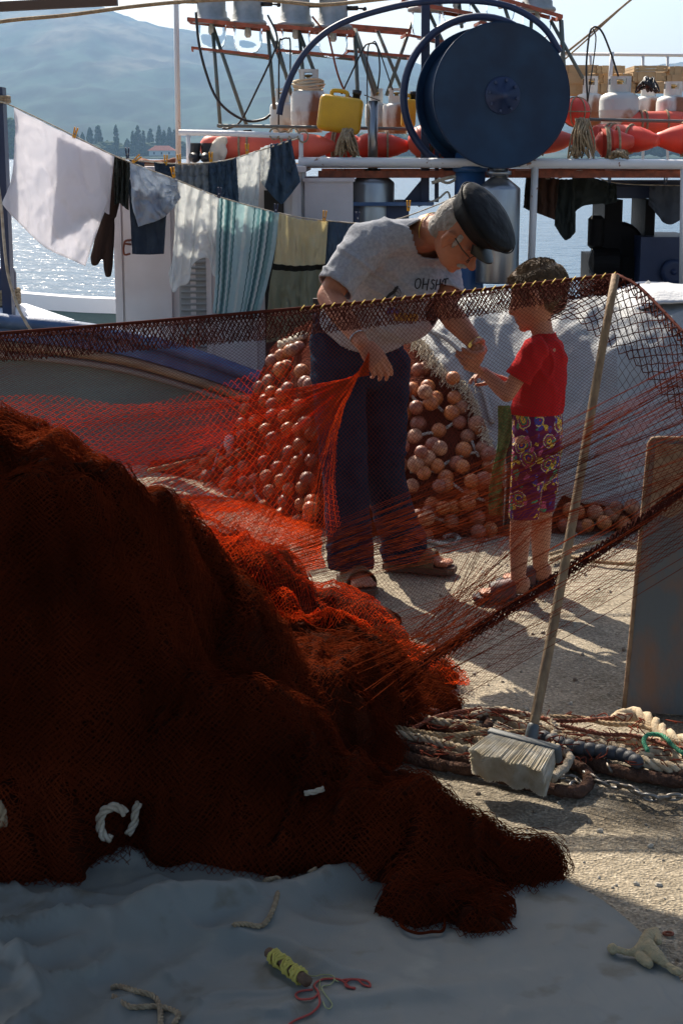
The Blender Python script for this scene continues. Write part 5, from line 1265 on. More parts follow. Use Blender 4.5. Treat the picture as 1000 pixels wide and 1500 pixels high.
scrap('rope_scrap', [(342, 1343), (358, 1346), (385, 1342), (402, 1322), (409, 1300), (398, 1303), (388, 1306)], .0058, m_ropey, 'tan rope scrap curled like a sickle on the tarpaulin above the twine spool', 'rope')
scrap('rope_scrap', [(452, 1288), (464, 1284)], .005, m_ropey, 'tiny tan rope end close to the net hem on the tarpaulin', 'rope')
# twine spool
a, b = TP(394, 1406, .016), TP(450, 1450, .016)
t = thing('twine_spool', a, 'short stick wound with yellow twine on the grey tarpaulin', 'twine spool')
mb = MB(); mb.tube([a, (a + b) / 2 + (0, 0, .001), b], [.011, .0095, .0115], n=10, smooth=3); mb.build('stick', mat('brown stick', (.13, .075, .045), .9, bump=.5, bscale=80), t)
mb = MB(); T, N, B = frames([a, b]); q = []
for k in range(160):
    s_ = k / 160; c = a + (b - a) * (.14 + .70 * (0.5 - 0.5 * math.cos(s_ * math.pi * 5))); an = s_ * 2 * math.pi * 22
    q.append(c + (N[0] * math.cos(an) + B[0] * math.sin(an)) * (.0125 + .0015 * (k % 3)))
mb.tube(q, .0028, n=5); mb.build('twine', mat('yellow twine', (.50, .42, .09), .8), t)
def thread(pts, r, m, label):
    q = [TP(x, y, .003) for x, y in pts]; mb = MB(); mb.tube(q, r, n=5, smooth=6); o = mb.build('thread', m, loc=q[0]); tag(o, label, 'thread')
m_rt = mat('red thread', (.42, .06, .045), .8); m_yt = mat('pale yellow thread', (.38, .38, .18), .8)
thread([(458, 1452), (440, 1453), (433, 1460), (440, 1468), (458, 1466), (466, 1458), (460, 1448), (468, 1438), (485, 1432), (500, 1436), (512, 1448), (520, 1450)], .0022, m_rt, 'red thread looping below the twine spool')
thread([(466, 1458), (468, 1470), (458, 1480), (448, 1490), (430, 1498), (415, 1510)], .0022, m_rt, 'red thread trailing off the lower edge of the photo')
thread([(498, 1436), (512, 1432), (524, 1434), (532, 1444), (542, 1448), (538, 1438), (522, 1432), (510, 1436), (506, 1446), (520, 1452)], .0022, m_rt, 'red thread tangle right of the twine spool')
thread([(448, 1428), (460, 1432), (472, 1426), (486, 1424), (490, 1434), (484, 1444), (472, 1448), (474, 1460), (486, 1468), (482, 1474), (474, 1468), (468, 1440), (480, 1430), (496, 1440)], .0013, m_yt, 'thin pale yellow thread squiggle between spool and red thread')
# knotted wool/rope bit at the right
mb = MB(); c = TP(945, 1405, .015)
K = [(TP(898, 1398, .012), .008), (TP(915, 1402, .010), .0065), (TP(932, 1405, .016), .010), (TP(945, 1400, .022), .017), (TP(960, 1412, .016), .014), (TP(975, 1420, .010), .0075), (TP(992, 1431, .010), .0085)]
mb.chain(K); mb.chain([(TP(940, 1398, .018), .012), (TP(948, 1384, .02), .013), (TP(958, 1380, .02), .011), (TP(962, 1392, .02), .009)]); mb.ell(TP(897, 1398, .012), .011); mb.chain([(TP(938, 1410, .012), .012), (TP(948, 1418, .010), .010)])
o, _v = remesh(mb, 'rope_knot', mat('frayed tan fibre', (.42, .34, .2), .95, bump=.8, bscale=150), None, .0025, 1, lambda V, N: .003 * fbm(V * 120, 3)); tag(o, 'frayed tan rope knot lying at the right of the tarpaulin', 'rope')
mb = MB(); mb.tube([TP(978, 1370, .006) + (.010 * math.cos(q_), .007 * math.sin(q_), 0) for q_ in np.linspace(0, 6.283, 15)[:-1]], .003, n=6, closed=True); o = mb.build('ring', m_rust, loc=TP(978, 1370)); tag(o, 'small rusty ring near the right tarpaulin edge', 'ring')

# ================================================================== RED NET HEAP
def bump_(X, Y_, c, r, h, p=2.2, rot=0.0, pw=.62):
    dx, dy = X - c[0], Y_ - c[1]; ca, sa = math.cos(rot), math.sin(rot); a = (dx * ca + dy * sa) / r[0]; b = (-dx * sa + dy * ca) / r[1]
    d = (np.abs(a) ** p + np.abs(b) ** p) ** (1 / p); return h * np.clip(1 - d ** 2, 0, 1) ** pw
HRIDGE = [((-.30, 4.70), (.18, 4.42), .07, .05), ((-.20, 4.80), (.22, 4.62), .05, .045), ((-.30, 4.55), (.02, 4.20), .08, .05), ((-.22, 4.62), (.16, 4.22), .06, .04), ((-.45, 4.35), (-.12, 3.95), .07, .05),
          ((-.9, 3.75), (-.2, 3.62), .07, .06), ((-.75, 3.55), (.0, 3.60), .05, .05), ((-.2, 3.72), (.30, 3.42), .035, .03), ((-.05, 3.62), (.22, 3.28), .03, .03), ((.02, 3.72), (.36, 3.50), .03, .025), ((-1.2, 3.95), (-.55, 3.78), .06, .07), ((-.5, 4.2), (-.38, 3.7), .06, .05), ((-.7, 4.1), (-.62, 3.6), .06, .05)]
def heap_z(X, Y_):
    wx = X + .08 * fbm(np.stack([X * 4, Y_ * 4, X * 0 + 11], -1), 3); wy = Y_ + .08 * fbm(np.stack([X * 4, Y_ * 4, X * 0 + 21], -1), 3); wx = wx + .04 * fbm(np.stack([X * 15, Y_ * 15, X * 0 + 31], -1), 2); wy = wy + .04 * fbm(np.stack([X * 15, Y_ * 15, X * 0 + 41], -1), 2)
    L = [bump_(wx, wy, (-.96, 4.02), (.68, .58), .90, pw=.47), bump_(wx, wy, (-.62, 4.02), (.34, .50), .60), bump_(wx, wy, (-.38, 4.08), (.38, .44), .36), bump_(wx, wy, (-.16, 4.28), (.32, .36), .15),
         bump_(wx, wy, (.04, 4.56), (.30, .34), .095), bump_(wx, wy, (.10, 4.80), (.28, .20), .06), bump_(wx, wy, (-.75, 3.72), (.75, .36), .34), bump_(wx, wy, (-.30, 3.72), (.38, .30), .20),
         bump_(wx, wy, (.02, 3.70), (.18, .16), .09), bump_(wx, wy, (.14, 3.50), (.20, .20), .10), bump_(wx, wy, (.28, 3.40), (.17, .14), .07), bump_(wx, wy, (.38, 3.42), (.08, .08), .035), bump_(wx, wy, (.19, 3.25), (.13, .12), .06), bump_(wx, wy, (.28, 3.20), (.08, .08), .04), bump_(wx, wy, (-.14, 3.62), (.22, .24), .09), bump_(wx, wy, (-.30, 4.75), (.38, .42), .11), bump_(wx, wy, (-.55, 5.2), (.45, .55), .30), bump_(wx, wy, (-.15, 5.35), (.40, .30), .07)]
    Z = np.zeros_like(X)
    k = 26.0; Z = np.log(sum(np.exp(k * q) for q in L) - (len(L) - 1)) / k
    w = ss(.0, .10, Z)
    # gathered folds
    f1 = np.clip(1 - np.abs(fbm(np.stack([X * 3.0 + Y_ * 1.6, Y_ * 2.2 - X * 1.6, X * 0 + 2], -1), 3)) * 2.6, 0, 1) ** 1.3
    f2 = np.clip(1 - np.abs(fbm(np.stack([X * 9 - Y_ * 3, Y_ * 5 + X * 3, X * 0 + 8], -1), 2)) * 3, 0, 1) ** 1.3
    lo = bump_(X, Y_, (.2, 3.45), (.5, .4), 1)
    Z = Z + w * ((.06 + .03 * ss(-.6, -.2, X)) * f1 + .016 * f2 + .006 * fbm(np.stack([X * 20, Y_ * 20, X * 0], -1), 2) + .025 * lo * (f1 + f2 - .8))
    for (x0, y0), (x1, y1), h, wd in HRIDGE:
        ax_, ay_ = x1 - x0, y1 - y0; t = np.clip(((wx - x0) * ax_ + (wy - y0) * ay_) / (ax_ * ax_ + ay_ * ay_), 0, 1)
        Z = Z + w * h * np.exp(-((wx - x0 - ax_ * t) ** 2 + (wy - y0 - ay_ * t) ** 2) / wd ** 2) * (.35 + .65 * np.sin(math.pi * (.1 + .85 * t)))
    return np.where(Z > .012, Z, -.03)
xs = np.linspace(-1.75, .75, 420); ys = np.linspace(3.0, 5.9, 420); X, Y_ = np.meshgrid(xs, ys, indexing='ij'); HZ = heap_z(X, Y_)
heap = thing('fishing_net_heap', (-.5, 4.0, 0), 'huge heap of dark red fishing net filling the left foreground', 'fishing net')
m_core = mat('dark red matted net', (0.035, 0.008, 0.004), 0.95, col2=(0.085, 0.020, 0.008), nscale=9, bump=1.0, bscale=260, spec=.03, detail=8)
m_twr = mat('rust red net twine', (0.27, 0.050, 0.016), 0.95, col2=(0.12, 0.022, 0.008), nscale=3, spec=.0, trans=.5)
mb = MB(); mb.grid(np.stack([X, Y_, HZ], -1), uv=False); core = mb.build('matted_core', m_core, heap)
parts = []
for li, (off, n_, r_) in enumerate(((.005, 330, .00085), (.012, 300, .00085), (.022, 250, .00075))):
    xs2 = np.linspace(-1.5, .72, n_); ys2 = np.linspace(3.0, 5.2, n_); X2, Y2_ = np.meshgrid(xs2, ys2, indexing='ij')
    X2 = X2 + .07 * fbm(np.stack([X2 * 3 + li * 9, Y2_ * 3, X2 * 0], -1), 4); Y2_ = Y2_ + .07 * fbm(np.stack([X2 * 3, Y2_ * 3 + li * 7, X2 * 0 + 5], -1), 4)
    e = .02
    Z0 = heap_z(X2, Y2_); gx = (heap_z(X2 + e, Y2_) - Z0) / e; gy = (heap_z(X2, Y2_ + e) - Z0) / e
    gx = np.clip(gx, -4, 4); gy = np.clip(gy, -4, 4); nn_ = np.stack([-gx, -gy, np.ones_like(gx)], -1); nn_ /= np.linalg.norm(nn_, axis=-1)[..., None]
    off_ = off * (1 + .9 * fbm(np.stack([X2 * 4, Y2_ * 4, X2 * 0 + li * 3], -1), 3))
    Q = np.stack([X2, Y2_, np.maximum(Z0, .01)], -1) + nn_ * off_[..., None]
    a, b = net_edges(Q, .0012)
    ln = np.linalg.norm(a - b, axis=1); hz = heap_z(a[:, 0], a[:, 1])
    k = (hz > .01) & (ln < .0135 + .005 * li) & (a[:, 1] < 5.2); parts.append((a[k], b[k], r_))
    # the steep faces: meshes laid out over x and height, pushed back onto the heap
    zs2 = np.linspace(.01, 1.06, int(n_ * .55)); X3, Z3 = np.meshgrid(np.linspace(-1.5, .72, n_), zs2, indexing='ij')
    X3 = X3 + .05 * fbm(np.stack([X3 * 3 + li * 9, Z3 * 3, X3 * 0 + 2], -1), 4); Z3 = Z3 + .05 * fbm(np.stack([X3 * 3, Z3 * 3 + li * 7, X3 * 0 + 5], -1), 4)
    xi = np.clip(((X3 + 1.75) / 2.5 * 419).round().astype(int), 0, 419); prof = HZ[xi]           # (nu, nv, ny)
    hit = prof > Z3[..., None]; yi = hit.argmax(-1); ok = hit.any(-1); Yf = ys[yi]; y_prev = ys[np.maximum(yi - 1, 0)]
    z1_ = np.take_along_axis(prof, yi[..., None], -1)[..., 0]; z0_ = np.take_along_axis(prof, np.maximum(yi - 1, 0)[..., None], -1)[..., 0]
    Yf = y_prev + (Yf - y_prev) * np.clip((Z3 - z0_) / np.maximum(z1_ - z0_, 1e-5), 0, 1)
    Q = np.stack([X3, Yf - off * (1 + .9 * fbm(np.stack([X3 * 4, Z3 * 4, X3 * 0 + li * 3], -1), 3)), Z3 + off * .3], -1)
    Q[~ok] += np.array([0, 50.0, 0])[None]
    a, b = net_edges(Q, .0012); ln = np.linalg.norm(a - b, axis=1); k = (ln < .0145 + .005 * li) & (a[:, 1] < 10) & (b[:, 1] < 10); parts.append((a[k], b[k], r_))
    # faces turned to the right: meshes over depth and height
    Y4, Z4 = np.meshgrid(np.linspace(3.0, 5.1, n_), zs2, indexing='ij'); Y4 = Y4 + .05 * fbm(np.stack([Y4 * 3 + li * 9, Z4 * 3, Y4 * 0 + 2], -1), 3)
    yi_ = np.clip(((Y4 - 3.0) / 2.9 * 419).round().astype(int), 0, 419); prof = HZ.T[yi_][..., ::-1]
    hit = prof > Z4[..., None]; xi_ = hit.argmax(-1); ok = hit.any(-1); xr = xs[::-1]; Xf = xr[xi_]; x_prev = xr[np.maximum(xi_ - 1, 0)]
    z1_ = np.take_along_axis(prof, xi_[..., None], -1)[..., 0]; z0_ = np.take_along_axis(prof, np.maximum(xi_ - 1, 0)[..., None], -1)[..., 0]
    Xf = x_prev + (Xf - x_prev) * np.clip((Z4 - z0_) / np.maximum(z1_ - z0_, 1e-5), 0, 1)
    Q = np.stack([Xf + off * (1 + .9 * fbm(np.stack([Y4 * 4, Z4 * 4, Y4 * 0 + li * 3], -1), 3)), Y4, Z4 + off * .3], -1); Q[~ok] += np.array([0, 50.0, 0])[None]
    a, b = net_edges(Q, .0012); ln = np.linalg.norm(a - b, axis=1); k = (ln < .0145 + .005 * li) & (a[:, 1] < 10) & (b[:, 1] < 10); parts.append((a[k], b[k], r_))
# long gathered strands lying over the folds
def on_heap(x, y, h=.02): return np.array([x, y, max(float(heap_z(np.array([x]), np.array([y]))[0]), 0) + h])
a = []; b = []
for k in range(16):
    x0 = rng.uniform(-1.3, .4); y0 = rng.uniform(3.5, 5.0); an = rng.normal(-.5, .7); ln = rng.uniform(.2, .8); q = None; cu = rng.normal(0, .8)
    if heap_z(np.array([x0]), np.array([y0]))[0] < .02: continue
    h_ = rng.uniform(.012, .05)
    for s_ in range(14):
        x0 += math.cos(an) * ln / 14; y0 += math.sin(an) * ln / 14; an += cu / 14
        p_ = on_heap(x0, y0, h_)
        if p_[2] < h_ + .012: break
        if q is not None: a.append(q); b.append(p_)
        q = p_
parts.append((np.array(a), np.array(b), .0007)); net('net_layers', parts, m_twr, parent=heap)
def HP(px, py, h=.02):
    d = ray(px, py); ys_ = np.linspace(2.9, 5.8, 1500); k = ys_ / d[1]; q = np.array([0, 0, CH])[None] + k[:, None] * d[None]
    hz = np.maximum(heap_z(q[:, 0], q[:, 1]), 0) + h; m = q[:, 2] <= hz; i = np.argmax(m) if m.any() else -1
    return q[i]
# lace edge loops at the hem
for i, (pts, lb) in enumerate((([(606, 1335), (590, 1345), (588, 1362), (610, 1372), (632, 1370), (648, 1368), (650, 1350), (638, 1335)], 'rust red hem cord looped on the tarpaulin below the net lobe'),
                 ([(765, 1265), (782, 1255), (800, 1262), (800, 1280), (780, 1288), (768, 1300)], 'rust red hem cord looped at the right tip of the net lobe'),
                 ([(640, 1330), (655, 1345), (672, 1356), (690, 1366), (706, 1362), (716, 1345), (735, 1335)], 'rust red hem cord along the bottom of the net lobe'))):
    q = [TP(x, y, .008) for x, y in pts]; mb = MB(); mb.tube(q, .0035, n=6, smooth=6); o = mb.build('hem_cord', m_twr, loc=q[0]); tag(o, lb, 'cord')
for pts, r_, lb, m_ in (([(163, 1230), (150, 1222), (147, 1200), (155, 1186), (172, 1182), (184, 1192)], .011, 'white rope end curled like a C on the dark net', m_ropew), ([(188, 1222), (197, 1205), (198, 1190), (203, 1176)], .0095, 'straight white rope end standing right beside the curled one', m_ropew),
                        ([(446, 1162), (460, 1160), (474, 1155)], .007, 'short white rope end at the right on the dark net', m_ropew), ([(-5, 1175), (3, 1190), (4, 1210)], .012, 'reddish rope end at the left edge on the dark net', m_ropey)):
    q = [HP(x, y, .03) for x, y in pts]; y_m = min(w[1] for w in q) - .01
    q = [P(x, y, y_m) for x, y in pts]
    mb = MB(); rope(mb, q, r_, smooth=8); mb2 = mb; o = mb.build('rope_end', m_, loc=q[0]); tag(o, lb, 'rope')

# ================================================================== STRETCHED NET
YB = 4.72
m_twb = mat('dark brown net twine', (0.085, 0.022, 0.016), 0.9, spec=.08, trans=.1)
m_twfine = mat('fine red brown twine', (0.10, 0.026, 0.020), 0.9, spec=.0, trans=.3)
m_twred = mat('backlit red net twine', (0.85, 0.110, 0.018), 0.9, col2=(0.55, 0.060, 0.014), nscale=4, spec=.0, trans=.55)  # brighter red than the heap twine, the backlit glow put into the colour
HL = [(-120, 496, 4.55), (0, 488, 4.60), (180, 474, 4.66), (400, 455, 4.70), (560, 440, 4.72), (700, 425, 4.74), (820, 411, 4.75), (903, 402, 4.76)]
HLp = [P(*q) for q in HL]
HR = [(903, 402, 4.76), (935, 420, 4.65), (970, 455, 4.5), (1005, 492, 4.35), (1100, 590, 4.1)]
HRp = [P(*q) for q in HR]
def ppath(pts, t):
    sm = np.array(smooth_path([arr(p) for p in pts], 10)); d = np.r_[0, np.cumsum(np.hypot(np.diff(sm[:, 0]), np.diff(sm[:, 1])))]; d /= d[-1]
    return np.stack([np.interp(t, d, sm[:, k]) for k in range(3)], 1)
def sheet(top, bot, nu, nv, wav=.012, seed=0, p=1.0):
    """rows of (px, py, Y) control points -> world points"""
    t = np.linspace(0, 1, nu); A = ppath(top, t); B = ppath(bot, t); v = np.linspace(0, 1, nv) ** p
    Q = A[:, None] * (1 - v)[None, :, None] + B[:, None] * v[None, :, None]
    W3 = np.zeros_like(Q)
    px, py, yy = Q[..., 0], Q[..., 1], Q[..., 2]
    ax_ = (px - 500) / F_PX; bx = (750 - py) / F_PX; dy = cp + bx * sp_; dz = -sp_ + bx * cp; k = yy / dy
    W3[..., 0] = ax_ * k; W3[..., 1] = yy; W3[..., 2] = CH + dz * k
    n = fbm(np.stack([W3[..., 0] * 5 + seed, W3[..., 2] * 5, W3[..., 0] * 0 + seed], -1), 3)
    m_ = fbm(np.stack([W3[..., 0] * 3 + seed + 30, W3[..., 2] * 3, W3[..., 0] * 0 + seed], -1), 3)
    fade = np.sin(np.linspace(0, 1, nv) * math.pi)[None, :]
    W3[..., 1] += wav * 2 * n * fade; W3[..., 0] += wav * m_ * fade; W3[..., 2] += wav * n * fade
    return W3
snet = thing('hanging_net', (0.3, 4.7, 0.0), 'brown net hung from a yellow stitched rope across the picture, propped up by the broom', 'fishing net')
mb = MB(); mb.tube([q for q in interp_curve(HLp, np.linspace(0, 1, 60))], .0045, n=8); mb.tube([q for q in interp_curve(HRp, np.linspace(0, 1, 20))], .0045, n=8); mb.build('head_rope', m_twb, snet)
C_ = interp_curve(HLp, np.linspace(0, 1, 2000)); L_ = np.r_[0, np.cumsum(np.linalg.norm(np.diff(C_, axis=0), axis=1))]
a = []; b = []
for s_ in np.arange(0, L_[-1], .029):
    for k in range(4):
        w = [s_ + .0035 * k, s_ + .0035 * (k + 1)]; qq = [np.array([np.interp(x, L_, C_[:, c]) for c in range(3)]) + np.array([0, -.0068, -.006 + .0035 * (k + j)]) for j, x in enumerate(w)]
        if np.interp(s_, L_, C_[:, 0]) > -.12: a.append(qq[0]); b.append(qq[1])
net('yellow_stitching', [(np.array(a), np.array(b), .0018)], mat('yellow twine stitch', (.62, .43, .08), .7), parent=snet)
# dense upper band
t1 = [(x, y, d) for x, y, d in HL]; b1 = [(x, y + (42 if x < 500 else 38 if x < 800 else 30), d + .01) for x, y, d in HL]
parts = []
Q = sheet(t1, b1, 330, 9, .006, 3); e1 = net_edges(Q, .0012); parts.append((*e1, .00125))
Q = sheet([(x, y, d + .02) for x, y, d in t1], b1, 360, 9, .006, 8); e1 = net_edges(Q, .002); parts.append((*e1, .0012))
Q = sheet([(x, y, d + .012) for x, y, d in t1], [(x, y - 2, d + .012) for x, y, d in b1], 330, 8, .006, 5); e1 = net_edges(Q, .001); parts.append((*e1, .0012))
Q = sheet([(x, y, d) for x, y, d in t1], [(x, y + 9, d) for x, y, d in t1], 330, 4, .002, 5); e1 = net_edges(Q, .001); parts.append((*e1, .0015))
net('head_band', parts, m_twb, parent=snet)
# fine mesh below
bot = [(-120, 700, 4.9), (60, 740, 4.95), (260, 790, 4.95), (400, 860, 4.85), (520, 960, 4.80), (600, 975, 4.70), (700, 915, 4.55), (800, 848, 4.50), (905, 772, 4.40)]
Q = sheet(b1, bot, 330, 150, .02, 7)
parts = [(*net_edges(Q, .0006), .00050)]
# denser in the left and lower part
net('fine_mesh', parts, m_twfine, parent=snet)
# coarse mesh right of the broom and a tongue left of it
Q = sheet([(x, y, d) for x, y, d in HR], [(905, 772, 4.40), (950, 742, 4.35), (1010, 705, 4.28), (1100, 640, 4.1)], 40, 40, .01, 9); parts = [(*net_edges(Q, .001), .0007)]
Q = sheet([(820, 440, 4.76), (903, 404, 4.76), (935, 420, 4.65), (970, 455, 4.5), (1005, 492, 4.35), (1100, 590, 4.1)], [(800, 470, 4.74), (840, 470, 4.75), (880, 500, 4.7), (930, 535, 4.6), (990, 600, 4.4), (1060, 650, 4.2)], 46, 14, .01, 10); parts.append((*net_edges(Q, .0015), .0017))
Q = sheet([(x, y - 2, d) for x, y, d in HR], [(x - 6, y + 16, d) for x, y, d in HR], 60, 4, .004, 12); parts.append((*net_edges(Q, .002), .0022))
net('coarse_mesh', parts, m_twb, parent=snet)
# dark foot band
FT = [(1100, 638, 4.12), (1000, 712, 4.25), (940, 758, 4.33), (870, 806, 4.42), (800, 852, 4.5), (720, 905, 4.58), (650, 948, 4.66), (590, 985, 4.6), (540, 1010, 4.45)]
parts = []
for k, (w1, w2, n_, nv_, r_) in enumerate(((-6, 14, 150, 6, .0026), (-3, 10, 190, 5, .0021), (-5, 12, 170, 6, .0020), (12, 26, 150, 4, .0009))):
    Q = sheet([(x, y + w1, d) for x, y, d in FT], [(x, y + w2, d) for x, y, d in FT], n_, nv_, .006, 14 + k); parts.append((*net_edges(Q, .0012), r_))
net('foot_band', parts, m_twb, parent=snet)
# second sheet: below the foot band, pale lines running up to the right
parts = []
Q = sheet([(x, y + 12, d) for x, y, d in FT[::-1]], [(470, 1080, 4.15), (560, 1060, 4.2), (640, 1045, 4.25), (740, 985, 4.25), (850, 905, 4.2), (1000, 800, 4.1), (1110, 720, 4.0)], 120, 30, .015, 20); parts.append((*net_edges(Q, .0008), .0005))
a = []; b = []
def line(p0, p1, sag=.01, n=10, w=.0):
    q0 = None; s_ = rng.normal(0, 1)
    for i in range(n + 1):
        t = i / n; q = p0 * (1 - t) + p1 * t + np.array([0, w * math.sin(math.pi * t) * s_, -sag * math.sin(math.pi * t)])
        if q0 is not None: a.append(q0); b.append(q)
        q0 = q
for k in range(16):
    t = k / 15.0; line(P(430 + 170 * t + rng.normal(0, 12), 1000 + 50 * t + rng.normal(0, 14), 4.3), P(1100, 640 + 130 * t ** 1.5, 4.0), .01)
for k in range(70):   # fan left of the broom, from heap up behind the broom
    t = rng.random(); line(HP(450 + 190 * rng.random(), 920 + 120 * rng.random(), .03), P(640 + 60 * rng.random() + 90 * t, 955 - 110 * t - 20 * rng.random(), 4.62 + .08 * rng.random()), .01)
parts.append((np.array(a), np.array(b), .0009))
net('lower_mesh', parts, m_twr, parent=snet)
# strands fanning from the fold at (470,790) to the right and left
a = []; b = []
for k in range(95):
    t = rng.random(); u = t + rng.normal(0, .02)
    line(P(380 + 130 * rng.random(), 800 + 55 * u + rng.normal(0, 6), 4.72), P(1105, 470 + 210 * u + rng.normal(0, 4), 4.12), .02 + .03 * rng.random(), 14)
for k in range(26):
    u = rng.random(); line(P(560 + 60 * rng.random(), 960 - 20 * rng.random(), 4.62), P(760 + 50 * rng.random(), 740 + 60 * u, 4.6), .005)
for k in range(9):
    line(P(640 - 60 * rng.random(), 950 + 30 * rng.random(), 4.62), P(735 + 10 * rng.random(), 700 + 40 * rng.random(), 4.62), .004)
net('pulled_strands', [(np.array(a), np.array(b), .00062)], m_twr, parent=snet)
# left curtain, redder, in front of the hull
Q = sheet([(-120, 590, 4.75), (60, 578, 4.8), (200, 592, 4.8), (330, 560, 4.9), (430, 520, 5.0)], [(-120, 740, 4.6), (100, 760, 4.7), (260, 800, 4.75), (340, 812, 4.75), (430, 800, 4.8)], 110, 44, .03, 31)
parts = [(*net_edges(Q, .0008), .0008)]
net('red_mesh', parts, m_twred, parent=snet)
# the part the man holds: a fan gathered in his right hand
hand = P(540, 533, 5.50)
far = [(-80, 585, 4.95), (-60, 690, 4.85), (60, 760, 4.85), (180, 800, 4.85), (270, 812, 4.85), (330, 815, 4.85), (400, 812, 4.85), (470, 800, 4.9), (500, 770, 4.95)]
NF = 160; t = np.linspace(0, 1, NF); D = ppath(far, t)
D3 = np.array([P(*q) for q in D]); v = np.linspace(0.0, 1, 130)
spread = (np.linspace(-1, 1, NF))[:, None] * np.array([[.0, .025, .035]])
Q = (hand[None] + spread)[:, None] * (1 - v)[None, :, None] + D3[:, None] * v[None, :, None]
sg = np.sin(v * math.pi)[None, :] * (1 - .0 * t)[:, None]
Q[..., 2] -= .05 * sg * (1 - .6 * t)[:, None]; Q[..., 0] += .06 * sg * ss(.6, 1.0, t)[:, None] * -1
fo = np.sin(t * 46)[:, None] * .5 + np.sin(t * 23 + 1)[:, None]; Q[..., 1] += .022 * fo * v[None] ** .7 * (1 - v[None] * .4)
Q += .01 * np.stack([fbm(np.stack([Q[..., 0] * 8, Q[..., 2] * 8, Q[..., 1] * 8 + k * 9], -1), 2) for k in range(3)], -1) * sg[..., None]
parts = [(*net_edges(Q[:, ::2], .0008), .00052)]
a = []; b = []
for k in range(85):
    i = int(rng.random() ** .55 * (NF - 1)); q = Q[i]
    for j in range(0, 126, 7): a.append(q[j] + rng.normal(0, .0015, 3)); b.append(q[j + 4 if j + 7 > 129 else j + 7])
parts.append((np.array(a), np.array(b), .0009))
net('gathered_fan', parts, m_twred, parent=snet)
# net lying between heap and feet
xs2 = np.linspace(-.55, .34, 150); ys2 = np.linspace(4.7, 6.1, 150); X2, Y2_ = np.meshgrid(xs2, ys2, indexing='ij')
X2 = X2 + .08 * fbm(np.stack([X2 * 3, Y2_ * 3, X2 * 0], -1), 3)
Z2 = np.maximum(heap_z(X2, Y2_), 0) + .015 + .03 * np.clip(fbm(np.stack([X2 * 7, Y2_ * 5, X2 * 0 + 40], -1), 3) + .3, 0, 1)
a, b = net_edges(np.stack([X2, Y2_, Z2], -1), .002); edge_ = .30 - .5 * (a[:, 1] - 5.0) + .1 * noise3(a * 4); k = a[:, 0] < edge_
pg_ = [(a[k], b[k], .0010)]
t_ = np.linspace(0, 1, 190); F0 = ppath([(150, 835, 0), (300, 850, 0), (400, 850, 0), (480, 835, 0)], t_); F1 = ppath([(190, 730, 0), (300, 728, 0), (400, 745, 0), (470, 770, 0)], t_)
v_ = np.linspace(0, 1, 130); Q = np.zeros((190, 130, 3))
for i in range(190):
    g0 = G(F0[i, 0], F0[i, 1]); g1 = G(F1[i, 0], F1[i, 1]); Q[i] = g0[None] * (1 - v_)[:, None] + g1[None] * v_[:, None]
for lay in (0.0, .02):
    W_ = Q.copy(); lump = fbm(np.stack([Q[..., 0] * 5, Q[..., 1] * 3, Q[..., 0] * 0 + 44], -1), 4); W_[..., 0] += .05 * fbm(Q * 4 + lay * 90, 3)
    W_[..., 2] = .01 + lay + np.clip(.06 + .13 * lump, 0, 1) * np.sin(np.pi * np.clip(v_ * .96 + .04, 0, 1))[None] * np.sin(np.pi * np.clip(t_, .04, .96))[:, None]
    pg_.append((*net_edges(W_, .0015), .0011))
net('net_on_ground', pg_[:2], m_twred, parent=snet)

# ================================================================== BROOM
bb = G(762, 1118, .055)
top = P(903, 403, 4.70); base = P(776, 1088, 4.12)
broom = thing('broom', (bb[0], bb[1], 0), 'long handled broom with white bristles standing in the rope pile, holding up the net', 'broom')
m_handle = mat('weathered broom handle', (0.30, 0.21, 0.12), .75, col2=(.20, .13, .075), nscale=9, stretch=(6, 6, .7), bump=.35, bscale=40)
mb = MB(); n_ = 14; pts = [base + (top - base) * t + np.array([.004 * math.sin(t * 5), 0, .0]) for t in np.linspace(-.03, 1, n_)]
mb.tube(pts, [.0135, .0135, .013, .0125, .012, .0115], n=14); mb.build('handle', m_handle, broom)
# head: a tilted block, bristles pointing down to the left front
A0 = G(722, 1080, .125); A1 = A0 + np.array([.150, -.091, -.010])
hx = unit(A1 - A0); Lh = np.linalg.norm(A1 - A0)
bd = unit((-.50, -.84, -.40)); bd = unit(bd - hx * bd.dot(hx)); hz_ = np.cross(hx, bd)
Hc = (A0 + A1) / 2; 
mb = MB(); W_ = .050
V8 = []
for s0 in (-1, 1):
    for s1 in (-1, 1):
        for s2 in (-1, 1): V8.append(Hc + hx * s0 * (Lh / 2 + .012) + hz_ * s1 * W_ / 2 + bd * (.011 * s2))
mb.add(V8, [(0, 1, 3, 2), (4, 6, 7, 5), (0, 4, 5, 1), (2, 3, 7, 6), (0, 2, 6, 4), (1, 5, 7, 3)]); hd = mb.build('head', mat('grey plastic broom head', (.07, .085, .095), .55), broom); bv = hd.modifiers.new('b', 'BEVEL'); bv.width = .006; bv.segments = 3
mb = MB(); mb.cap(base + (top - base) * -.03, base + (top - base) * .03, .019, .017); mb.build('socket', mat('grey plastic socket', (.10, .12, .13), .5), broom)
a = []; b = []
m_bris = mat('cream bristles', (0.92, 0.88, 0.78), .7, col2=(.74, .66, .50), nscale=30, trans=.45)
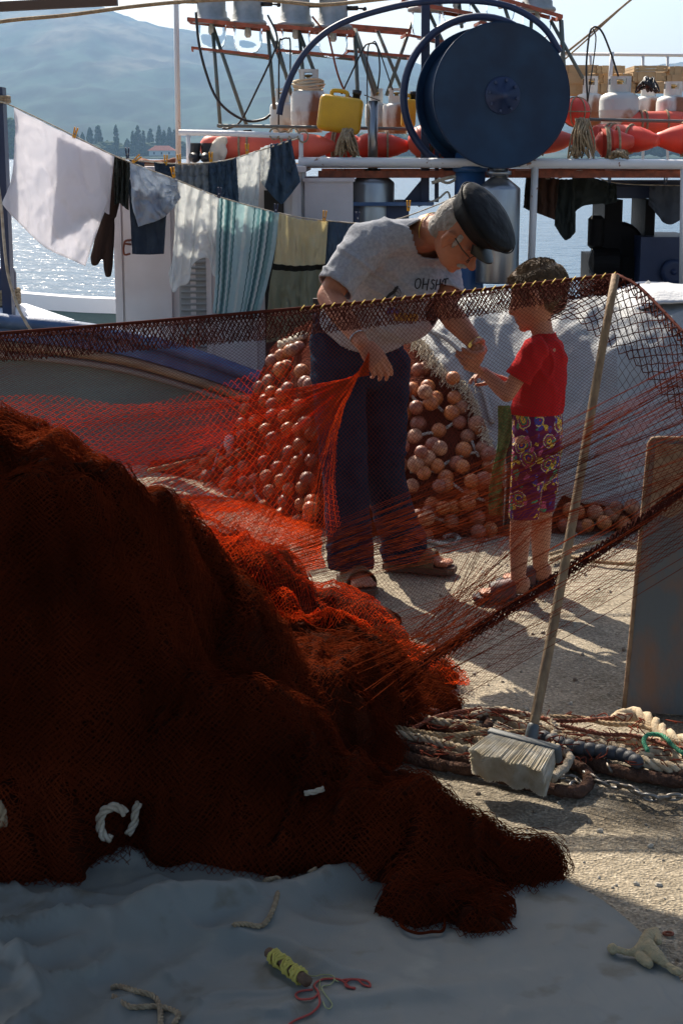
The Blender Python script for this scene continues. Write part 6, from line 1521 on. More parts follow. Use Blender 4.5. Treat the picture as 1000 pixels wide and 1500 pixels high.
for i in range(5200):
    s0 = rng.uniform(-1, 1); s1 = rng.uniform(-1, 1); p_ = Hc + hx * s0 * (Lh / 2) + hz_ * s1 * W_ * .42 + bd * .008
    d_ = unit(bd + hx * (s0 * .14 + rng.normal(0, .015)) + hz_ * (s1 * .22 + rng.normal(0, .02))); ln = .100 + rng.normal(0, .0015) + .006 * math.sin(s0 * 9)
    q = p_ + d_ * ln * .5; e_ = q + unit(d_ + hz_ * .02 + np.array([0, 0, -.02])) * ln * .5
    a += [p_, q]; b += [q, e_]
net('bristles', [(np.array(a), np.array(b), .0015)], m_bris, parent=broom)
mb = MB(); 
V8 = []
for s2, e in ((.01, .8), (.062, .9)):
    for s0, s1 in ((-1, -1), (1, -1), (1, 1), (-1, 1)): V8.append(Hc + hx * s0 * (Lh / 2 * (.96 + .12 * (s2 > .05))) + hz_ * s1 * W_ * (.40 + .24 * (s2 > .05)) * .92 + bd * s2)
mb.add(V8, [(0, 3, 2, 1), (4, 5, 6, 7), (0, 1, 5, 4), (1, 2, 6, 5), (2, 3, 7, 6), (3, 0, 4, 7)]); mb.build('bristle_core', mat('packed bristles', (.80, .74, .62), .9, col2=(.88, .83, .72), nscale=60, bump=1, bscale=250), broom)

# ================================================================== BOARD
a = G(916, 1042); b = a + (.62, -.12, 0); 
board = thing('board', (1.1, a[1], 0), 'upright weathered blue grey board with bare wood edge at the right', 'board')
tz = P(965, 645, a[1] + .10)[2]
lean = np.array([.062, .10, 0])
m_board = mat('scuffed blue grey board', (0.115, 0.125, 0.125), .75, col2=(0.20, 0.115, 0.075), nscale=8, sharp=(.42, .66), stretch=(1.6, 1, .8), bump=.3, bscale=30, detail=10)
def bd_(u, z, d): return a + (b - a) * u + lean * (z / tz) + np.array([0, 0, z]) + d * unit(np.array([.19, 1, 0]))
mb = MB()
o8 = [(0, 0), (1, 0), (1, 1), (.02, 1), (.005, .993), (0, .98)]
F0 = [bd_(u + .0, z * tz, 0) for u, z in o8]; F1 = [bd_(u, z * tz, .03) for u, z in o8]; n_ = len(o8)
mb.add(F0 + F1, [tuple(range(n_)), tuple(range(2 * n_ - 1, n_ - 1, -1))] + [(i, n_ + i, n_ + (i + 1) % n_, (i + 1) % n_) for i in range(n_)]); mb.build('panel', m_board, board, smooth=False)
m_edgew = mat('worn board edge', (0.33, 0.22, 0.13), .85, col2=(.20, .12, .07), nscale=25, bump=.5, bscale=60)
mb = MB(); mb.tube([bd_(-.006, z * tz, .012) for z in np.linspace(0, .985, 12)] + [bd_(.004, 1.0 * tz, .012), bd_(.03, 1.004 * tz, .012), bd_(1, 1.004 * tz, .012)], .009, n=8); mb.build('edge_trim', m_edgew, board)
mb = MB(); mb.add([bd_(.02, .99 * tz, -.003), bd_(1, .99 * tz, -.003), bd_(1, .80 * tz, -.003), bd_(.25, .80 * tz, -.003), bd_(.12, .72 * tz, -.003), bd_(.02, .74 * tz, -.003)], [(0, 1, 2, 3, 4, 5)])
mb.build('bare_patch', m_edgew, board, smooth=False)

# ================================================================== ROPE PILE
m_rb = mat('dark brown fuzzy rope', (0.075, 0.045, 0.035), .95, col2=(.13, .075, .055), nscale=40, bump=1, bscale=130, spec=.05)
m_rw2 = mat('cream laid rope', (0.58, 0.48, 0.34), .9, col2=(.42, .32, .2), nscale=30, bump=.4, bscale=200)
m_rt2 = mat('tan laid rope', (0.42, 0.31, 0.18), .9, col2=(.3, .2, .11), nscale=30, bump=.4, bscale=200)
m_bead = mat('grey blue lead weight', (0.045, 0.05, 0.06), .6, bump=.2, bscale=40)
m_chain = mat('galvanised chain', (0.30, 0.31, 0.31), .45, .8, col2=(.18, .15, .12), nscale=30)
def gp_(pts, h):
    return [G(x, y, h if len(p_) < 3 else p_[2]) if True else None for p_ in pts for x, y in [p_[:2]]]
def grope(pts, R_, m, label, h=None, fuzzy=False):
    R_ = R_ * (.95 if fuzzy else 1.25)
    q = gp_(pts, R_ * .9 if h is None else h); mb = MB()
    if fuzzy:
        c = interp_curve(q, np.linspace(0, 1, 120)); mb.tube(list(c), R_, n=12); vv = arr(mb.v); vv = vv + .006 * np.stack([fbm(vv * 60 + k * 7, 3) for k in range(3)], -1); mb.v = [tuple(x) for x in vv]
    else: rope(mb, q, R_, smooth=8)
    o = mb.build('rope', m, loc=q[0]); tag(o, label, 'rope')
grope([(560, 1100), (640, 1120), (700, 1130), (760, 1145), (820, 1158), (850, 1158), (862, 1142), (850, 1125), (815, 1112)], .017, m_rb, 'thick dark brown rope running under the broom and turning back in a loop', fuzzy=True)
grope([(540, 1080), (620, 1100), (700, 1118), (780, 1138), (820, 1140)], .015, m_rb, 'dark brown rope behind the one under the broom', .03, fuzzy=True)
grope([(800, 1098), (850, 1112), (900, 1128), (960, 1140), (1040, 1150)], .018, m_rb, 'thick dark brown rope along the front of the pile at the right', fuzzy=True)
grope([(780, 1090), (850, 1098), (920, 1110), (1000, 1135), (1060, 1150)], .016, m_rb, 'dark brown rope just behind the chain at the right', .03, fuzzy=True)
grope([(600, 1062), (660, 1058), (700, 1050), (715, 1062), (690, 1072)], .013, m_rb, 'brown fuzzy rope bent above the broom head at the left', .03, fuzzy=True)
grope([(470, 1030), (540, 1045), (600, 1052), (660, 1068), (700, 1072)], .015, mat('reddish brown rope', (.17, .075, .05), .95, bump=1, bscale=130), 'reddish brown rope leading out of the red net', .03, fuzzy=True)
grope([(480, 1070), (520, 1085), (560, 1080), (600, 1090), (650, 1100)], .014, mat('dusty brown rope', (.20, .12, .085), .95, bump=1, bscale=130), 'dusty brown rope half covered by the red net', .02, fuzzy=True)
grope([(490, 1050), (540, 1030), (600, 1035), (640, 1045)], .013, mat('dull red rope', (.16, .06, .045), .95, bump=1, bscale=130), 'dull red brown rope along the back of the pile', .04, fuzzy=True)
grope([(680, 1042), (720, 1046), (760, 1062), (800, 1070), (860, 1080), (920, 1084), (1000, 1090)], .011, m_rw2, 'cream rope running behind the broom handle through the pile', .03)
grope([(690, 1048), (730, 1040), (770, 1048), (800, 1052), (812, 1068), (808, 1090), (830, 1100)], .009, m_rw2, 'cream rope looped once right behind the broom handle', .05)
grope([(790, 1080), (840, 1085), (900, 1095), (940, 1115), (1000, 1128), (1050, 1135)], .013, m_rw2, 'thick cream rope in the middle of the pile at the right', .04)
grope([(660, 1068), (675, 1062), (700, 1068), (730, 1074), (770, 1072)], .007, m_rt2, 'thin tan rope left of the broom handle', .05)
grope([(665, 1088), (680, 1082), (700, 1085), (715, 1090)], .012, m_rw2, 'short cream rope end above the broom head', .03)
grope([(790, 1050), (850, 1052), (890, 1060), (930, 1062), (960, 1070)], .006, m_rt2, 'thin yellowish rope along the back of the pile', .05)
grope([(900, 1055), (925, 1046), (950, 1056), (972, 1075), (1000, 1088), (1050, 1100)], .018, m_rw2, 'thickest cream rope arched in front of the board', .05)
grope([(930, 1115), (960, 1105), (985, 1112), (1020, 1125)], .022, m_rw2, 'fat cream rope end at the right edge', .03)
grope([(455, 1048), (520, 1052), (590, 1046), (650, 1058), (700, 1060)], .009, m_rw2, 'cream rope running left into the red net, the upper one', .05)
grope([(500, 1088), (560, 1075), (620, 1082), (680, 1098)], .010, m_rw2, 'cream rope running left into the red net, the lower one', .05)
grope([(560, 1062), (610, 1072), (660, 1078), (720, 1070)], .007, m_rt2, 'tan rope tucked between the two cream ropes left of the broom', .06)
grope([(480, 1105), (505, 1112), (530, 1108), (538, 1098), (520, 1092)], .012, m_rw2, 'cream rope end curled beside the red net', .03)
grope([(810, 1140), (825, 1125), (835, 1110), (822, 1098)], .012, mat('frayed grey rope', (.4, .34, .26), .95, bump=1, bscale=130), 'frayed grey rope end right of the broom head', .05, fuzzy=True)
grope([(948, 1100), (942, 1085), (950, 1076), (970, 1078), (985, 1092), (1000, 1104)], .005, mat('green twine rope', (.03, .22, .12), .8), 'bright green rope loop in the pile at the right', .08)
grope([(600, 1070), (640, 1050), (700, 1040), (760, 1044), (820, 1056), (900, 1052)], .005, m_rust, 'thin rust coloured cord over the back of the pile', .055)
grope([(820, 1062), (880, 1075), (930, 1078), (990, 1095), (1040, 1100)], .005, m_rust, 'thin rust coloured cord between the cream ropes', .065)
mb = MB(); rg = random.Random(5)
for k in range(170):      # red net rags in the rope pile
    x = rg.uniform(560, 1000); y = rg.uniform(1040, 1110) + (x - 700) * .04; p_ = G(x, y, rg.uniform(.03, .07)); 
    q = [p_ + np.array([rg.uniform(-.03, .03), rg.uniform(-.02, .02), rg.uniform(-.012, .012)]) for _ in range(4)]; mb.tube(q, .0016, n=4, smooth=3)
o = mb.build('net_rags', m_twine_br, loc=G(780, 1075)); tag(o, 'wisps of rust brown net caught among the ropes', 'net scraps', kind='stuff')
# lead weights
q = gp_([(792, 1078), (812, 1086), (838, 1094), (865, 1098), (893, 1102), (915, 1106), (935, 1118)], .05); c = interp_curve(q, np.linspace(0, 1, 12))
wt = thing('weighted_line', c[0], 'string of grey blue lead weights lying across the rope pile', 'weighted line')
mb = MB(); mb.tube(list(c), .006); mb.build('cord', m_rt2, wt)
for k in range(11):
    m_ = (c[k] + c[k + 1]) / 2; d_ = unit(c[k + 1] - c[k]); mb = MB(); mb.lathe(m_, [(.006, -.019), (.014, -.016), (.0185, -.006), (.0185, .006), (.014, .016), (.006, .019)], d_, n=16); mb.build('lead_weight', m_bead, wt)
def chain(pts, label, sz=.022):
    q = gp_(pts, .02); L = sum(np.linalg.norm(q[i + 1] - q[i]) for i in range(len(q) - 1)); n = int(L / (sz * 1.25)); c = interp_curve(q, np.linspace(0, 1, n + 1)); T, N, B = frames(list(c))
    t = thing('chain', q[0], label, 'chain')
    for k in range(n + 1):
        s_ = N[k] if k % 2 else B[k]; s_ = unit(s_ * .8 + (B[k] if k % 2 else N[k]) * .5); mb = MB()
        mb.tube([c[k] + T[k] * math.cos(w) * sz + s_ * math.sin(w) * sz * .55 for w in np.linspace(0, 6.283, 13)[:-1]], .0042, n=6, closed=True); mb.build('link', m_chain, t)
chain([(815, 1142), (832, 1140), (848, 1145), (840, 1152)], 'short piece of chain right of the broom head')
chain([(862, 1135), (885, 1148), (915, 1152), (950, 1168), (975, 1168), (1020, 1166)], 'galvanised chain along the front of the rope pile at the right')
chain([(876, 1106), (888, 1114), (892, 1124)], 'few chain links standing up below the lead weights')
chain([(680, 1060), (700, 1062), (716, 1058)], 'greenish chain links left of the broom handle')
# other ropes on the ground
def gr2(pts, r, m, label, h=.01):
    q = [G(x, y, h) for x, y in pts]; mb = MB(); rope(mb, q, r, smooth=8); o = mb.build('rope', m, loc=q[0]); tag(o, label, 'rope')
gr2([(620, 790), (640, 795), (660, 798), (672, 790), (664, 783), (650, 786)], .010, m_cord, 'grey rope coiled near the front sandal of the man')
gr2([(805, 812), (850, 800), (900, 792), (950, 800), (1010, 808)], .008, m_rt2, 'tan rope lying on the ground right of the boy, the far one')
gr2([(806, 820), (830, 815), (870, 822), (930, 826), (1010, 822)], .009, m_rt2, 'tan rope lying on the ground right of the boy, the near one')
gr2([(218, 690), (250, 683), (300, 672), (345, 668)], .014, m_rt2, 'tan rope leading left from the float heap on the quay edge', .05)
gr2([(225, 722), (260, 718), (300, 724), (330, 735)], .005, m_cord, 'thin cords on the quay left of the float heap')
gr2([(530, 1022), (560, 1018), (590, 1022)], .006, m_ropew, 'thin pale cord at the edge of the red net') if False else None
# unseen canopy overhead, added and shaped to shade the foreground
aw = thing('added_awning', (1.0, 4.6, 0), 'unseen canvas canopy on poles, added overhead to shade the foreground', 'added_awning')
mb = MB(); AW = [(-2.6, 5.45), (-1.3, 5.5), (-.93, 6.09), (2.3, 3.4), (2.3, 1.8), (-2.6, 1.8)]; z = 2.45
mb.add([(x, y, z) for x, y in AW] + [(x, y, z + .01) for x, y in AW], [(5, 4, 3, 2, 1, 0), (6, 7, 8, 9, 10, 11)] + [(i, (i + 1) % 6, 6 + (i + 1) % 6, 6 + i) for i in range(6)]); mb.build('canvas', mat('dull canvas', (.2, .2, .18), .9), aw, smooth=False)
for x, y in ((2.28, 1.85), (2.28, 3.4), (-2.55, 1.85), (-2.55, 5.4)):
    mb = MB(); mb.tube([(x, y, 0), (x, y, z)], .025, n=10); mb.build('pole', m_steel, aw)
# ================================================================== PEOPLE
def skin_mat(name, c1, c2):
    m = mat(name, c1, .55, col2=c2, nscale=9, bump=.25, bscale=160, spec=.35)
    b = m.node_tree.nodes['Principled BSDF']; b.inputs['Subsurface Weight'].default_value = .08; b.inputs['Subsurface Radius'].default_value = (.02, .008, .004); b.inputs['Subsurface Scale'].default_value = .3
    return m
m_skin = skin_mat('tanned weathered skin', (0.40, 0.175, 0.10), (0.30, 0.115, 0.065))
m_skinb = skin_mat('tanned child skin', (0.44, 0.20, 0.12), (0.36, 0.15, 0.085))

def hand(mb, wrist, d, n, s, size=1.0, curl=(.35, .5, .4), spread=.10, thumb=(.7, .5), palm=True):
    """wrist point, d = towards the fingers, n = palm normal (palm faces n), s = towards the thumb"""
    d = unit(d); n = unit(arr(n) - d * arr(n).dot(d)); s = unit(np.cross(d, n) * np.sign(np.dot(np.cross(d, n), s)))
    k = size; wrist = arr(wrist)
    kn = wrist + d * .088 * k
    mb.loft([(wrist, s * .024 * k, n * .018 * k), (wrist + d * .03 * k, s * .032 * k, n * .017 * k), (wrist + d * .065 * k, s * .040 * k, n * .0155 * k), (kn, s * .041 * k, n * .013 * k)])
    mb.ell(wrist + d * .04 * k + s * .022 * k + n * .008 * k, (.030 * k, .018 * k, .016 * k), ax=[d, s, n])
    lens = (.044, .049, .046, .036); r0 = (.0090, .0093, .0088, .0078)
    for i in range(4):
        o = (1.5 - i) * .0205 * k; p = kn + s * o - d * (.004 * abs(i - 1.2)) * k; a = 0; dd = unit(d + s * (1.5 - i) * spread); pts = [(p - dd * .012 * k, r0[i] * 1.1 * k)]
        q = p; pts.append((q, r0[i] * 1.08 * k))
        for j, c in enumerate(curl):
            cc = c * (1 + .12 * (i - 1.5)); a += cc; v = unit(dd * math.cos(a) + n * math.sin(a)); q = q + v * lens[i] * (1, .62, .52)[j] * k; pts.append((q, r0[i] * (1.0, .92, .80)[j] * k))
        mb.chain(pts, n=10)
    t0 = wrist + d * .022 * k + s * .028 * k + n * .006 * k; v1 = unit(d * math.cos(thumb[0]) + s * math.sin(thumb[0]) + n * .35); t1 = t0 + v1 * .040 * k
    v2 = unit(v1 + d * .4 - s * thumb[1] * .6 + n * .3); t2 = t1 + v2 * .030 * k; v3 = unit(v2 + d * .3 - s * thumb[1] * .5); t3 = t2 + v3 * .024 * k
    mb.chain([(t0, .0135 * k), (t1, .0112 * k), (t2, .0105 * k), (t3, .0088 * k)], n=10)
    return kn

def head(mb, c, f, up, k=1.0, age='man'):
    """c = middle of the skull, f = face direction, up = crown direction; returns axes"""
    f = unit(f); up = unit(arr(up) - f * arr(up).dot(f)); s = np.cross(up, f)     # s = the person's left ... used symmetrically
    c = arr(c); A = [f, s, up]; q = lambda a, b, d: c + f * a * k + s * b * k + up * d * k
    mb.ell(q(-.012, 0, .022), (.098 * k, .076 * k, .095 * k), ax=A, n=24, m=16)          # cranium
    mb.ell(q(.018, 0, -.025), (.076 * k, .064 * k, .082 * k), ax=A, n=20, m=14)          # face
    mb.ell(q(.040, 0, -.078), (.046 * k, .046 * k, .036 * k), ax=A, n=20, m=12)          # jaw
    mb.ell(q(.072, 0, -.098), (.020 * k, .022 * k, .016 * k), ax=A)                       # chin
    for b in (-1, 1):
        mb.ell(q(.062, b * .032, -.028), (.028 * k, .022 * k, .020 * k), ax=A)             # cheek
        mb.chain([(q(.078, b * .010, .020), .009 * k), (q(.074, b * .035, .022), .009 * k), (q(.056, b * .056, .014), .008 * k)], n=10)   # brow
        mb.ell(q(.074, b * .030, -.001), (.012 * k, .014 * k, .010 * k), ax=A)              # eye
        mb.chain([(q(-.002, b * .078, .020), .009 * k), (q(-.018, b * .090, .014), .011 * k), (q(-.018, b * .090, -.012), .010 * k), (q(-.002, b * .080, -.038), .009 * k), (q(.002, b * .076, .002), .006 * k)], n=10)  # ear
    nl = .024 if age == 'man' else .013
    mb.chain([(q(.080, 0, .008), .010 * k), (q(.088 + nl * .5, 0, -.018), .010 * k), (q(.090 + nl, 0, -.036), (.0145 if age == 'man' else .011) * k), (q(.086, 0, -.044), .011 * k)], n=12)
    for b in (-1, 1): mb.ell(q(.092 + nl * .2, b * .012, -.040), (.010 * k, .008 * k, .008 * k), ax=A)
    mb.chain([(q(.080, -.022, -.066), .007 * k), (q(.091, 0, -.062), .0085 * k), (q(.080, .022, -.066), .007 * k)], n=10)
    mb.chain([(q(.078, -.018, -.078), .007 * k), (q(.088, 0, -.077), .0085 * k), (q(.078, .018, -.078), .007 * k)], n=10)
    return f, s, up, q

# ---------------------------------------------------------------- the man
man = thing('person', tuple(G(545, 845)), 'bending man in grey T-shirt, dark jeans and black cap holding the hand of the boy', 'person')
f_m = unit((.62, -.78, 0)); s_m = unit((.78, .62, 0))               # facing, and towards his left
pel = P(522, 492, 6.20); waist = P(535, 448, 6.14); chest = P(575, 385, 6.02); shc = P(598, 352, 5.94); nb = P(628, 338, 5.88); hc = P(672, 343, 5.76)
shR = P(535, 352, 5.84); elR = P(482, 434, 5.74); wrR = P(530, 503, 5.55)
shL = P(650, 388, 6.06); elL = P(652, 452, 5.92); wrL = P(703, 512, 5.78)
hipR, kneeR, ankR = P(494, 540, 6.14), P(505, 690, 6.02), P(514, 818, 5.98)
hipL, kneeL, ankL = P(560, 540, 6.24), P(560, 690, 6.16), P(592, 808, 6.20)
spine = unit(shc - pel)
mb = MB()
chf = unit(np.cross(spine, s_m)); chf = chf if chf.dot(f_m) > 0 else -chf     # direction out of the chest
mb.loft([(pel, s_m * .165, chf * .115), (waist, s_m * .16, chf * .11), (chest, s_m * .155, chf * .10), (shc, s_m * .15, chf * .08), (nb - spine * .02, s_m * .08, chf * .07)], n=24)
mb.chain([(nb, .062), (nb * .5 + hc * .5, .058), (hc + (0, 0, 0), .058)])
fh, sh_, uh, qh = head(mb, hc, (.61, -.12, -.78), (.64, -.42, .56), 1.02)
for s0, e0, w0, ra in ((shR, elR, wrR, 1.0), (shL, elL, wrL, .98)):
    up_ = s0 * .45 + e0 * .55; fo_ = e0 * .72 + w0 * .28
    mb.chain([(s0, .062), (up_, .052), (e0, .043), (fo_, .045), (e0 * .3 + w0 * .7, .033), (w0, .0255)])
# right hand: hangs relaxed, back of the hand to the camera, gripping the net
hand(mb, wrR, P(560, 540, 5.53) - wrR, (-.2, .9, -.35), (.5, -.2, .7), .96, curl=(.55, .60, .35), spread=.03, thumb=(.35, .4))
# left hand: closed over the boy's hand
hand(mb, wrL, P(700, 535, 5.66) - wrL, (-.75, -.55, .1), (.7, -.7, .2), 1.0, curl=(.75, .85, .5), spread=.02, thumb=(.8, .8))
for h0, k0, a0 in ((hipR, kneeR, ankR), (hipL, kneeL, ankL)):
    mb.chain([(h0, .085), (k0, .06), (a0, .043)])
def foot(mb, ank, d, k=1.0, ground=0.025):
    d = unit((d[0], d[1], 0)); s = np.array([-d[1], d[0], 0]); h = arr((ank[0], ank[1], ground + .035 * k)) - d * .025 * k
    g = ground
    mb.chain([(arr(ank), .040 * k), (h + (0, 0, .02), .036 * k)])
    mb.loft([(h - d * .02 * k + (0, 0, -.002), s * .030 * k, (0, 0, .030 * k)), (h + d * .06 * k + (0, 0, .004 * k), s * .034 * k, (0, 0, .034 * k)), (h + d * .12 * k - (0, 0, .010 * k), s * .042 * k, (0, 0, .022 * k)), (h + d * .165 * k - (0, 0, .018 * k), s * .043 * k, (0, 0, .014 * k))], n=18)
    b = h + d * .175 * k; z = g + .011 * k
    for i in range(5):
        o = (i - 2) * .0175 * k; L = (.032, .036, .034, .028, .022)[i if np.dot(s, (0, -1, 0)) > 0 else 4 - i] * k; r = (.0125, .010, .0095, .009, .0085)[i if False else abs(i)] * k
        p = arr((b[0], b[1], z)) + s * o; mb.chain([(p - d * .01, r), (p + d * L * .6 + (0, 0, .003), r), (p + d * L, r * .85)], n=8)
    return h, d, s
fR = foot(mb, ankR, (.30, -.95), 1.0, .03); fL = foot(mb, ankL, (.95, -.28), 1.0, .03)
bodyM, VM = remesh(mb, 'body', m_skin, man, .0045, 3)
# sandals
m_sandal = mat('olive leather sandal', (.13, .10, .045), .7, col2=(.08, .06, .03), nscale=20, bump=.3, bscale=80); m_sole = mat('brown rubber sole', (.07, .045, .03), .8)
def sandal(root, h, d, s, k, g, strap_m, sole_m, wide=True):
    c = arr((h[0], h[1], g))
    t = MB(); prof = [(-.055, .030), (-.03, .040), (.03, .040), (.09, .046), (.15, .052), (.20, .046), (.225, .026)]
    top = []; 
    for a, w in prof: top.append(c + d * a * k + s * w * k)
    for a, w in prof[::-1]: top.append(c + d * a * k - s * w * k)
    n = len(top); vs = [p + (0, 0, .000) for p in top] + [p - (0, 0, g - .004) for p in top]
    t.add(vs, [tuple(range(n)), tuple(range(2 * n - 1, n - 1, -1))] + [(i, n + i, n + (i + 1) % n, (i + 1) % n) for i in range(n)])
    o = t.build('sandal_sole', sole_m, root, smooth=False)
    for a0, a1, hh in (((.045, .125, .062), (.0, .0, 0)) if False else [(.035, .150, .058)]):
        A = np.zeros((12, 22, 3))
        for i, a in enumerate(np.linspace(a0, a1, 12)):
            w = np.interp(a, [p[0] for p in prof], [p[1] for p in prof]); hz = hh * (1 - .45 * (a - a0) / (a1 - a0)) * k
            for j, q in enumerate(np.linspace(-.1, math.pi + .1, 22)):
                A[i, j] = c + d * a * k + s * math.cos(q) * (w + .004) * k + np.array([0, 0, max(-.01, math.sin(q)) * (hz + .022 * k)])
        t = MB(); t.grid(A); o2 = t.build('sandal_strap', strap_m, o); sd = o2.modifiers.new('s', 'SOLIDIFY'); sd.thickness = .004
sandal(man, *fR, 1.02, .028, m_sandal, m_sole); sandal(man, *fL, 1.02, .028, m_sandal, m_sole)
# trousers
m_jean = mat('dark indigo jeans', (.005, .015, .034), .95, col2=(.010, .024, .048), nscale=14, bump=.4, bscale=300, spec=.05)
mb = MB()
ly = lambda p, w, dd: (p, unit((.95, .3, 0)) * w, unit((-.3, .95, 0)) * dd)
mb.loft([(P(519, 470, 6.20), s_m * .175, chf * .135), (P(521, 505, 6.20), s_m * .185, unit((f_m[0], f_m[1], .1)) * .150), (P(524, 545, 6.20), s_m * .175, f_m * .14)], n=26)
for hp, kn_, an, x_ in ((hipR, kneeR, ankR, 0), (hipL, kneeL, ankL, 0)):
    m1 = hp * .5 + kn_ * .5
    mb.loft([ly(hp + (0, 0, .03), .105, .105), ly(m1, .096, .098), ly(kn_, .083, .086), ly(kn_ * .5 + an * .5, .084, .084), ly(an + (0, 0, .03), .089, .086), ly(an + (0, 0, -.022), .087, .084)], n=22)
def wr_jean(V, N):
    z = V[:, 2]; low = ss(.35, .02, z) + ss(.55, .9, z) * .6 + np.exp(-((z - .48) / .08) ** 2) * .7
    f = fbm(np.stack([V[:, 0] * 9, V[:, 1] * 9, z * 22], -1), 3); g = 1 - np.abs(fbm(np.stack([V[:, 0] * 7 + 5, V[:, 1] * 7, z * 14 + V[:, 0] * 12], -1), 2)) * 4
    return .006 * f + .012 * low * np.clip(g, 0, 1)
remesh(mb, 'jeans', m_jean, man, .006, 6, wr_jean)
mb = MB(); seam = [P(454, 500, 6.05), P(460, 560, 6.02), P(468, 640, 5.99), P(474, 720, 5.95), P(482, 800, 5.93)]
mb = MB(); p0 = P(463, 449, 6.10); mb.box(p0 + (-.012, -.01, -.02), p0 + (.012, .012, .03)); mb.build('phone_pouch', m_black, man, smooth=False)
# shirt
m_tee = mat('heather grey jersey', (.27, .285, .32), .95, col2=(.35, .37, .41), nscale=90, bump=.5, bscale=320, spec=.1)
mb = MB()
mb.loft([(P(529, 482, 6.17), s_m * .178, chf * .15), (P(537, 462, 6.15), s_m * .182, chf * .158), (P(552, 430, 6.10), s_m * .185, chf * .165), (P(575, 392, 6.03), s_m * .188, chf * .152), (P(592, 362, 5.97), s_m * .185, chf * .125), (P(606, 350, 5.94), s_m * .15, chf * .105), (nb - spine * .012, s_m * .088, chf * .080)], n=30)
mb.ell(P(592, 458, 6.00), (.13, .12, .11), n=20, m=14)           # belly hanging in the shirt
mb.ell(P(603, 425, 5.96), (.13, .11, .12), n=20, m=14)
aR = unit(elR - shR); aL = unit(elL - shL)
mb.chain([(shR + (0.02, 0, -.01), .080), (shR * .55 + elR * .45, .076)]); e_ = shR * .20 + elR * .80
mb.cap(shR * .5 + elR * .5, e_, .074, .072)
mb.chain([(shL + (-.01, 0, 0), .072), (shL * .55 + elL * .45, .070)]); mb.cap(shL * .5 + elL * .5, shL * .26 + elL * .74, .066, .064)
mb.chain([(shR, .07), (nb + (0, 0, -.02), .072)]); mb.chain([(shL, .065), (nb + (0, 0, -.03), .07)])
foldc = P(500, 420, 5.9)
def wr_tee(V, N):
    f = fbm(np.stack([V[:, 0] * 7 + V[:, 2] * 5, V[:, 1] * 5, V[:, 2] * 7 - V[:, 0] * 5], -1), 3)
    g = 1 - np.abs(fbm(np.stack([V[:, 0] * 6 + V[:, 2] * 9, V[:, 1] * 4 + 3, V[:, 2] * 3 - V[:, 0] * 3], -1), 3)) * 4.5
    h = 1 - np.abs(fbm(np.stack([V[:, 0] * 12 - V[:, 2] * 8, V[:, 1] * 6 + 9, V[:, 2] * 9], -1), 2)) * 4.5
    return .003 * f + .0085 * np.clip(g, 0, 1) ** 1.5 + .004 * np.clip(h, 0, 1) - .004
tee, VT = remesh(mb, 't_shirt', m_tee, man, .006, 9, wr_tee)
# open the sleeves and hem: cut away faces past the cuff planes
def cut(o, planes):
    """remove vertices beyond (point, normal, radius) planes"""
    me = o.data; base = arr(o.parent.location); n = len(me.vertices); V = np.zeros(n * 3); me.vertices.foreach_get('co', V); V = V.reshape(-1, 3) + base
    kill = np.zeros(n, bool)
    for p, nr, rad in planes:
        d = V - arr(p); h = d @ unit(nr); lat = np.linalg.norm(d - h[:, None] * unit(nr), axis=1); kill |= (h > 0) & (h < (.16 if rad > .12 else .085)) & (lat < rad)
    import bmesh
    bm = bmesh.new(); bm.from_mesh(me); bm.verts.ensure_lookup_table(); bmesh.ops.delete(bm, geom=[bm.verts[i] for i in np.nonzero(kill)[0]], context='VERTS')
    for v in bm.verts:
        if v.is_boundary:
            q = arr(v.co) + base
            for p, nr, rad in planes:
                u_ = unit(nr); h = (q - arr(p)).dot(u_); lat = np.linalg.norm(q - arr(p) - h * u_)
                if -.015 < h < .004 and lat < rad: v.co = Vector(q - u_ * h - base); break
    bm.to_mesh(me); bm.free()
    s = o.modifiers.new('cloth', 'SOLIDIFY'); s.thickness = .005; s.offset = -1
cut(tee, [(shR * .16 + elR * .84, aR, .10), (shL * .28 + elL * .72, aL, .078), (P(531, 476, 6.17), -spine, .34), (nb + spine * .005, unit(hc - nb), .10)])
cut(bpy.data.objects['jeans'] if False else [o for o in man.children if o.name.startswith('jeans')][0], [(ankR + (0, 0, -.03), (0, 0, -1), .16), (ankL + (0, 0, -.03), (0, 0, -1), .16)])
# strokes drawn on a garment: thin cords laid on its surface
def on_surface(o, eye_pts, lift=.002):
    dg = bpy.context.evaluated_depsgraph_get(); dg.update(); ev = o.evaluated_get(dg); me = ev.to_mesh(); base = arr(o.parent.location)
    bvh = BVHTree.FromPolygons([Vector(arr(v.co) + base) for v in me.vertices], [tuple(p.vertices) for p in me.polygons]); out = []
    for x, y in eye_pts:
        d = Vector(ray(x, y)).normalized(); h = bvh.ray_cast(Vector((0, 0, CH)), d)
        if h[0] is not None:
            q = arr(h[0]) + arr(h[1]) * (lift if arr(h[1]).dot(arr(d)) < 0 else -lift); out.append(q)
    return out
def strokes(o, lst, r, m, name, par):
    mb = MB()
    for s_ in lst:
        sm = np.array(smooth_path([np.array([x, y, 0.]) for x, y in s_], 5))[:, :2]; q = on_surface(o, sm)
        if len(q) > 2: mb.tube(q, r, n=6)
    if mb.v: mb.build(name, m, par)
cr = lambda pts: [(450 + x / 5.0, 400 + y / 5.0) for x, y in pts]
m_ink = mat('black print ink', (.015, .015, .02), .8)
